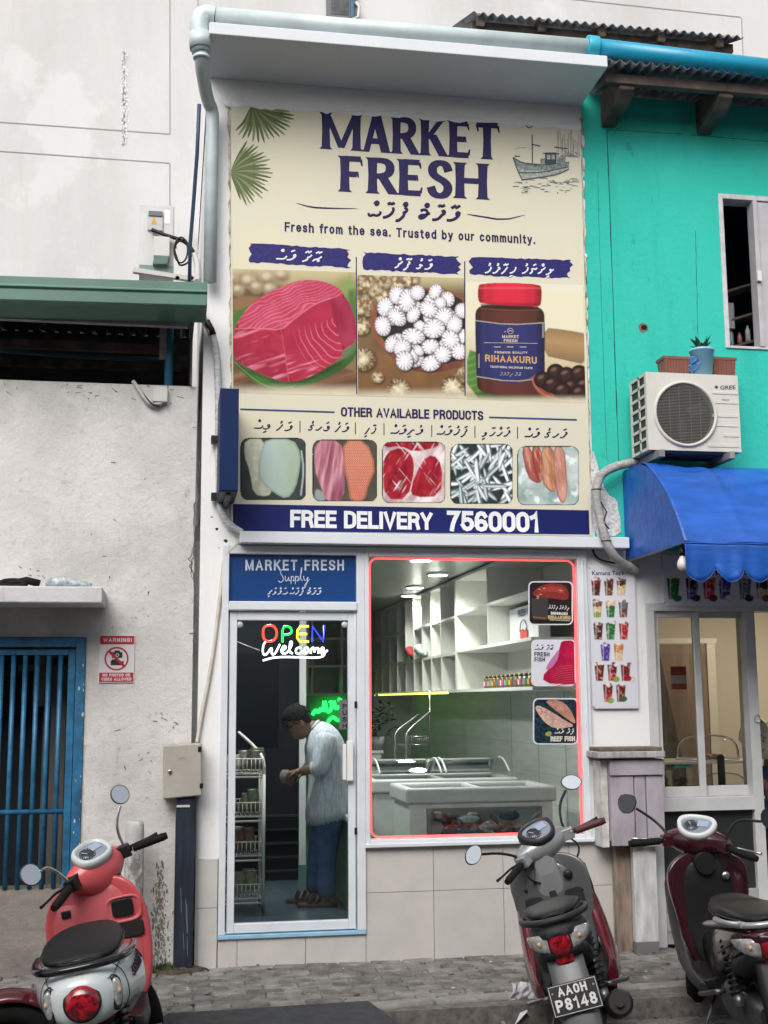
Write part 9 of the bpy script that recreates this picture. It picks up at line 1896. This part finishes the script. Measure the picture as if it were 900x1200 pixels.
pink_st = dict(paint=coral, paint2=mint, inner=coral_in, floor=black, round=True, fender=coral, shield_paint=coral, tunnel=coral_in,
  shield=[(.27, .40, .06, .15, .02), (.36, .415, .06, .215, .04), (.50, .42, .055, .245, .05), (.66, .415, .05, .255, .06), (.80, .40, .045, .24, .06), (.88, .39, .04, .19, .05), (.93, .385, .03, .12, .03)],
  inner_shape=[(.30, .33, .05, .12), (.45, .355, .04, .20), (.62, .365, .035, .225), (.76, .36, .035, .22), (.86, .36, .03, .17), (.90, .365, .02, .10)],
  body=BODY_P, seams=[[(-.84, .68), (-.70, .71), (-.5, .715), (-.3, .69)], [(-.80, .56), (-.62, .53), (-.4, .50), (-.2, .45)], [(-.74, .72), (-.72, .62), (-.68, .53)]], seat=[(-.78, .757, .10, .012), (-.75, .762, .145, .022, 3), (-.62, .775, .168, .030, 3.4), (-.40, .778, .165, .034, 3.4), (-.20, .77, .135, .036, 3), (-.05, .758, .10, .032), (.0, .745, .05, .02)],
  rail=[(-.42, .20, .725), (-.60, .20, .73), (-.76, .165, .738), (-.835, .10, .742), (-.85, 0, .742), (-.835, -.10, .742), (-.76, -.165, .738), (-.60, -.20, .73), (-.42, -.20, .725)], rail_r=.016, rail_m=gloss_black,
  guard=[(-.80, .52, .10), (-.86, .44, .10), (-.90, .34, .095), (-.93, .26, .085)], guard_m=black, tail=tail_round,
  cowl=[[Vector((.375+hx*math.cos(a), y, zc+hz*math.sin(a))) for a in [2*PI*i/20 for i in range(20)]] for y, hx, hz, zc in ((-.17, .03, .03, .965), (-.13, .06, .06, .955), (-.07, .085, .10, .945), (0, .09, .115, .94), (.07, .085, .10, .945), (.13, .06, .06, .955), (.17, .03, .03, .965))],
  dial=((.345, 0, 1.04), (-.55, 0, .85), .098, .082), bezel=mat('white_bezel', (.52, .56, .56), .3, coat=.3), grip_l=rubber, grip_r=rubber, switch=black, lever=black,
  mirror=[([(.34, .17, .98), (.36, .20, 1.06), (.35, .24, 1.10), (.33, .29, 1.10)], (.33, .335, 1.11), .053, .053), ([(.34, -.17, .98), (.34, -.17, 1.06), (.345, -.20, 1.12), (.34, -.245, 1.17)], (.34, -.27, 1.22), .050, .050)],
  stem_m=chrome, mirror_shape='round', mirror_m=mat('mirror_back_grey', (.05, .05, .05), .3), extra=[extra_pink], twin=False)
scooter('coral pink and white scooter with a round red tail light, before the blue gate', (-.215, -2.06, -.12), 90.0, -9.6, 38, pink_st)
# --- silver scooter ---------------------------------------------------------------
silver = mat('silver_grey_paint', (.13, .135, .14), .36, .35, coat=.3, var=.05, scale=5); silver_l = mat('silver_light_paint', (.30, .31, .32), .3, .35, coat=.3); dgrey = mat('dark_grey_plastic', (.022, .023, .025), .5, bump=.05, bscale=120, spec=.3); redp = mat('dark_red_paint', (.10, .006, .013), .22, coat=.5)
BODY_S = ((-.93, .735, .05, .022), (-.88, .725, .105, .05, 2.6), (-.76, .70, .135, .075, 2.8), (-.58, .655, .15, .105, 2.8), (-.38, .60, .15, .14, 2.8), (-.20, .53, .14, .17, 2.8), (-.06, .45, .12, .15, 3), (.0, .42, .08, .10))
def tail_sport(dz=0):
    def f(t):
        mb = MB(); mb.loft([[Vector((x, hw*sell(a, 3)[0], zc+dz+hh*sell(a, 3)[1])) for a in [2*PI*i/24 for i in range(24)]] for x, hw, hh, zc in ((-.84, .05, .06, .685), (-.895, .052, .062, .69), (-.915, .046, .052, .692), (-.925, .02, .02, .693))]); mb.build('tail_light', lens_red, t)
        mb = MB(); mb.loft([[Vector((x, hw*sell(a, 2.5)[0], zc+dz+hh*sell(a, 2.5)[1])) for a in [2*PI*i/24 for i in range(24)]] for x, hw, hh, zc in ((-.82, .04, .035, .61), (-.87, .045, .036, .612), (-.885, .03, .02, .614))]); mb.build('brake_light', lens_red, t)
        for s_ in (-1, 1):
            mb = MB(); mb.loft([[Vector((x+.02*abs(yy-.1)*0, s_*yy, z+dz+hh*math.sin(a)))+Vector((-.018*math.cos(a), 0, 0)) for a in [2*PI*i/14 for i in range(14)]] for x, yy, z, hh in ((-.895, .054, .69, .045), (-.885, .085, .695, .042), (-.855, .12, .70, .034), (-.80, .145, .705, .02), (-.76, .150, .708, .006))]); sg_ = mb.build('turn_signal', lens_clear, t)
            mb = MB(); mb.ball((-.895, s_*.095, .697+dz), (.01, .012, .012), 8, 0, 5); mb.build('bulb', lens_amber, sg_)
        mb = MB(); mb.loft([ryz(x, z+dz, hw, hh, 3) for x, z, hw, hh in ((-.90, .655, .075, .018), (-.80, .62, .125, .045), (-.62, .56, .135, .06), (-.45, .52, .13, .06))]); mb.build('under_tail', dgrey, t)
    return f
def leaf_mirrors(ly, lz, ry, rz, w_=.062, h_=.052):
    return [([(.36, .16, .98), (.38, .19, 1.02), (.39, .26, 1.07), (.37, ly-.05, lz-.02)], (.36, ly, lz), w_, h_), ([(.36, -.16, .98), (.37, -.17, 1.04), (.385, -.22, 1.12), (.37, ry+.05, rz-.02)], (.36, ry, rz), w_, h_)]
def sport_cowl(f=1.0): return [[Vector((.385+hx*math.cos(a), y, zc+hz*math.sin(a))) for a in [2*PI*i/20 for i in range(20)]] for y, hx, hz, zc in ((-.19, .03, .026, .975), (-.15, .05, .045, .975), (-.085, .085, .075, .975), (0, .105, .095, .975), (.085, .085, .075, .975), (.15, .05, .045, .975), (.19, .03, .026, .975))]
SH_S = [(.28, .36, .06, .12, .02, 3), (.38, .40, .055, .165, .05, 3.6), (.50, .42, .05, .19, .07, 4), (.62, .42, .05, .205, .08, 4.5), (.74, .412, .05, .225, .08, 5), (.83, .40, .045, .225, .07, 5), (.88, .392, .04, .19, .05, 4.5), (.915, .385, .03, .13, .03, 4), (.93, .385, .02, .06, .02, 3)]
IN_S = [(.28, .32, .05, .10), (.42, .35, .04, .145), (.56, .362, .035, .168), (.70, .362, .035, .185), (.80, .36, .033, .185), (.86, .362, .025, .14), (.89, .37, .02, .08)]
def extra_silver(t, X):
    mb = MB(); mb.loft([ryz(x, z, hw, hh, 3) for x, z, hw, hh in ((.30, .88, .05, .05), (.33, .80, .075, .10), (.34, .70, .085, .08))]); mb.loft([[Vector((.315, .06*math.cos(a), .87+.06*math.sin(a))) for a in [2*PI*i/20 for i in range(20)]], [Vector((.40, .07*math.cos(a), .87+.06*math.sin(a))) for a in [2*PI*i/20 for i in range(20)]]]); mb.build('steering_cover', silver_l, t)
    mb = MB(); mb.lathe([(.001, -.008), (.022, -.008), (.026, 0)], (.315, -.11, .80), 'x', 18); mb.build('key_switch', black, t)
    for s_ in (-1, 1):
        mb = MB(); mb.loft([[Vector((x+.06*math.cos(a)*k, s_*(yc+.035*math.cos(a)*k), z+hh*math.sin(a))) for a in [2*PI*i/14 for i in range(14)]] for x, yc, z, hh, k in ((.43, .195, .66, .10, .7), (.40, .205, .54, .15, 1.0), (.33, .215, .43, .14, 1.1), (.20, .22, .36, .085, 1.1), (.04, .215, .325, .06, .9), (-.14, .19, .32, .05, .6))]); mb.build('side_fairing', redp, t)
        mb = MB(); mb.loft([[Vector((.44+.02*math.cos(a), s_*(.21+.018*math.sin(a)*k), z)) for a in [2*PI*i/12 for i in range(12)]] for z, k in ((.55, .8), (.70, 1), (.82, .6))]); mb.build('shield_edge', dgrey, t)
    for y, z in ((.14, .77), (-.17, .70), (.0, .66), (.08, .80)): mb = MB(); mb.lathe([(.001, -.004), (.008, -.004), (.010, 0)], (.324, y, z), 'x', 12); mb.build('panel_screw', black, t)
    mb = MB(); c = Vector((.34, .1, .72)); mb.box(.322, .33, -.02, .02, .70, .74); mb.build('hook_plate', dgrey, t, bevel=.004)
    for s_ in (-1, 1): mb = MB(); mb.loft([[Vector((x, s_*.115+.055*sell(a, 4)[0]*k, .66+.07*sell(a, 4)[1]*k)) for a in [2*PI*i/24 for i in range(24)]] for x, k in ((.35, 1.05), (.3235, 1.0), (.322, .9))]); mb.build('inner_pocket', dgrey, t)
    mb = MB(X)
    for s_ in (-1, 1): mb.tube([Vector(q) for q in smooth_pts([(.37, s_*.16, .95), (.33, s_*.19, .87), (.36, s_*.12, .80), (.40, s_*.03, .78)], 2)], .006, 6)
    mb.build('control_cable', black, t)
silver_st = dict(seams=[[(-.86, .72), (-.7, .70), (-.5, .66), (-.3, .60)], [(-.72, .64), (-.55, .58), (-.35, .52)]], paint=silver, paint2=dgrey, inner=silver, floor=dgrey, shield=SH_S, shield_paint=silver, inner_shape=IN_S, body=BODY_S, fender=redp,
  seat=[(-.86, .805, .06, .010), (-.83, .808, .105, .020, 3), (-.66, .80, .135, .032, 3.4), (-.50, .785, .145, .036, 3.4), (-.42, .76, .145, .036, 3.2), (-.22, .74, .125, .038, 3), (-.06, .732, .085, .034), (.0, .72, .04, .02)],
  rail=[(-.50, .155, .76), (-.68, .16, .775), (-.83, .125, .785), (-.90, .06, .788), (-.905, 0, .788), (-.90, -.06, .788), (-.83, -.125, .785), (-.68, -.16, .775), (-.50, -.155, .76)], rail_r=.015, rail_m=dgrey,
  guard=[(-.83, .65, .085), (-.88, .58, .085), (-.95, .42, .09), (-.99, .32, .085), (-1.01, .24, .075)], guard_m=mat('guard_grey', (.13, .135, .14), .4, .2), plate=('AA0H', 'P8148'), plate_at=(-.955, .455), tail=tail_sport(),
  cowl=sport_cowl(), cowl_m=silver_l, dial=((.345, 0, 1.055), (-.6, 0, .8), .105, .085), wedge=1, bezel=dgrey, grip_l=rubber, grip_r=mat('dark_red_rubber', (.07, .018, .02), .6), switch=silver_l, lever=black,
  mirror=leaf_mirrors(.40, 1.13, -.34, 1.19), stem_m=black, mirror_shape='leaf', mirror_m=black, extra=[extra_silver], spring=black)
scooter('silver grey scooter with a black plate and dark red grip, below the display window', (2.205, -1.64, -.12), 73.5, -15, 29, silver_st)
# --- maroon scooter ---------------------------------------------------------------
maroon = mat('maroon_paint', (.034, .005, .009), .2, coat=.6); blackp = mat('black_inner_plastic', (.010, .010, .011), .45, bump=.04, bscale=120, spec=.3)
def extra_maroon(t, X):
    mb = MB(); mb.loft([[Vector((.36, .07*math.cos(a), .87+.07*math.sin(a))) for a in [2*PI*i/20 for i in range(20)]], [Vector((.30, .055*math.cos(a), .86+.06*math.sin(a))) for a in [2*PI*i/20 for i in range(20)]]]); mb.build('steering_cover', blackp, t)
    for s_ in (-1, 1):
        mb = MB(); mb.loft([[Vector((x, s_*(.18+.025*k), z+hh*math.sin(a)))+Vector((.05*math.cos(a)*k, s_*.02*math.cos(a), 0)) for a in [2*PI*i/12 for i in range(12)]] for x, z, hh, k in ((.43, .70, .10, .9), (.42, .54, .13, 1.0), (.36, .40, .09, .9), (.16, .31, .04, .7), (-.1, .30, .03, .6))]); mb.build('side_fairing', mat('charcoal_panel', (.028, .028, .032), .45, bump=.04, bscale=120), t)
        P = smooth_pts([(.0, .125, .60), (-.2, .150, .64), (-.45, .154, .685), (-.7, .142, .725), (-.86, .105, .745)], 2); mb = MB(); mb.tube([Vector((x, s_*y, z)) for x, y, z in P], [.003+.013*min(1, k/7) for k in range(len(P))], 10); mb.build('side_trim', mat('silver_rail', (.42, .43, .44), .3, .5), t)
    mb = MB(); mb.lathe([(.001, -.012), (.02, -.012), (.024, 0)], (.318, -.10, .78), 'x', 18); mb.build('key_switch', steel, t)
    mb = MB(X); 
    for s_ in (-1, 1): mb.box(.315, .33, s_*.07-.012, s_*.07+.012, 1.005, 1.013)
    mb.build('bezel_slot', black, t)
maroon_st = dict(silver_st, paint=maroon, paint2=maroon, inner=blackp, floor=blackp, shield_paint=maroon, fender=maroon, rail_m=mat('silver_rail', (.42, .43, .44), .3, .5), guard_m=blackp, plate=('A0', 'P'), cowl_m=maroon, bezel=mat('white_gloss_bezel', (.60, .61, .62), .2, coat=.5), grip_r=rubber, switch=maroon, mirror=leaf_mirrors(.40, 1.14, -.40, 1.14, .058, .058), mirror_shape='hex', extra=[extra_maroon], lever=steel, twin=True)
maroon_st['plate'] = None
maroon_st.update(body=tuple((q[0], q[1]-.045*min(1, max(0, -q[0]/.6)))+q[2:] for q in BODY_S), seat=[(q[0], q[1]-.045*min(1, max(0, -q[0]/.6)))+q[2:] for q in silver_st['seat']], rail=[(x, y, z-.045) for x, y, z in silver_st['rail']], tail=tail_sport(dz=-.05))
scooter('dark maroon scooter with a white instrument bezel, parked before the tea stall', (3.0, -1.75, -.12), 78, -7, -25, maroon_st)
# --- red scooter, only its nose in the picture -------------------------------------
red_st = dict(maroon_st, paint=mat('wine_red_paint', (.085, .006, .015), .2, coat=.6)); red_st.update(paint2=red_st['paint'], shield_paint=red_st['paint'], fender=red_st['paint'], cowl_m=red_st['paint'], extra=[])
c = W(10, 1192, -2.55)
scooter('wine red scooter showing only its front wheel and fender at the left edge', (c.x-.64*math.cos(RAD(6)), -2.55-.64*math.sin(RAD(6)), -.12), 6, -7, 0, red_st)

# ============================================================ small things on the street
mb = MB(); random.seed(33); c = WZ(614, 1192, -.1)
g_ = 9; rows = []
for i in range(g_):
    rows.append([Vector((c.x+.02+(j-4)*.021+random.gauss(0, .006), c.y+.04+random.gauss(0, .010)-.03*abs(j-4)/4, -.115+i*.024+random.gauss(0, .004))) for j in range(g_)])
mb.loft(rows, cap=False, closed=False, smooth=False); rows = []
for i in range(7): rows.append([Vector((c.x-.06+(j-4)*.022+random.gauss(0, .006), c.y-.02-.09*i/6+random.gauss(0, .006), -.11+.05*math.sin(i*.9)*math.sin(j*.8)+random.gauss(0, .006)+.02)) for j in range(8)])
mb.loft(rows, cap=False, closed=False, smooth=False)
o = mb.build('crumpled_paper', mat('litter_white', (.62, .63, .66), .7), recalc=False); q = o.modifiers.new('s', 'SOLIDIFY'); q.thickness = .002
tag(o, 'crumpled white paper lying in the gutter beside the silver scooter', 'paper')
for k, (px, py, r) in enumerate(((566, 1193, .045), (640, 1190, .05))):
    c = WZ(px, py, -.1); mb = MB(); random.seed(60+k); mb.ball(c+Vector((0, 0, .01)), (r*1.2, r, r*.8), 10, 0, 7)
    mb.v = [v+Vector((random.gauss(0, .004), random.gauss(0, .004), random.gauss(0, .004))) for v in mb.v]
    tag(mb.build('stone', kerbm), ['broken lump of concrete against the kerb left of the paper', 'broken lump of concrete against the kerb right of the paper'][k], 'stone')
# worn white stump standing behind the coral scooter
sp = thing('bollard', 'worn white concrete stump behind the coral scooter handlebars', 'bollard', (-.15, -.15, 0))
SY2 = -.16; a, b = W(146, 1000, SY2).x, W(169, 1000, SY2).x; cxp = (a+b)/2; zt = W(155, 962, SY2).z
mb = MB(); rr_ = (b-a)/2; mb.lathe([(rr_*1.0, -.01), (rr_*1.02, zt*.5), (rr_*.96, zt-.08), (rr_*.9, zt-.02), (rr_*.75, zt), (.001, zt-.004)], (cxp, SY2, 0), 'z', 24); mb.build('stump', wall_mat('worn_white_stump', (.46, .46, .45), [((.16, .15, .14), 9, (1, 1, .6), .52, .62, .9), ((.6, .6, .6), 14, (1, 1, 1), .55, .65, .7)], .5, 40), sp)
# long stain down the wall beside the duct, a mark with its own shape
mb = MB(); random.seed(77)
for k in range(520):
    t_ = random.random()**.75; px = 187+random.gauss(0, 3+5*t_); py = 1015+t_*124+random.gauss(0, 4); c = W(px, py, LY-.0012); q = random.choice((.002, .003, .004, .006, .009))*random.uniform(.6, 1.2)
    mb.poly([(c.x+q*math.cos(a)*random.uniform(.5, 1), LY-.0012-.000004*k, c.z+q*2.4*math.sin(a)*random.uniform(.5, 1)) for a in [2*PI*i/7 for i in range(7)]], k % 2)
mb.build('damp_stain', [mat('stain_brown', (.15, .125, .10), .95), mat('stain_grey', (.24, .225, .20), .95)], lh, recalc=False)
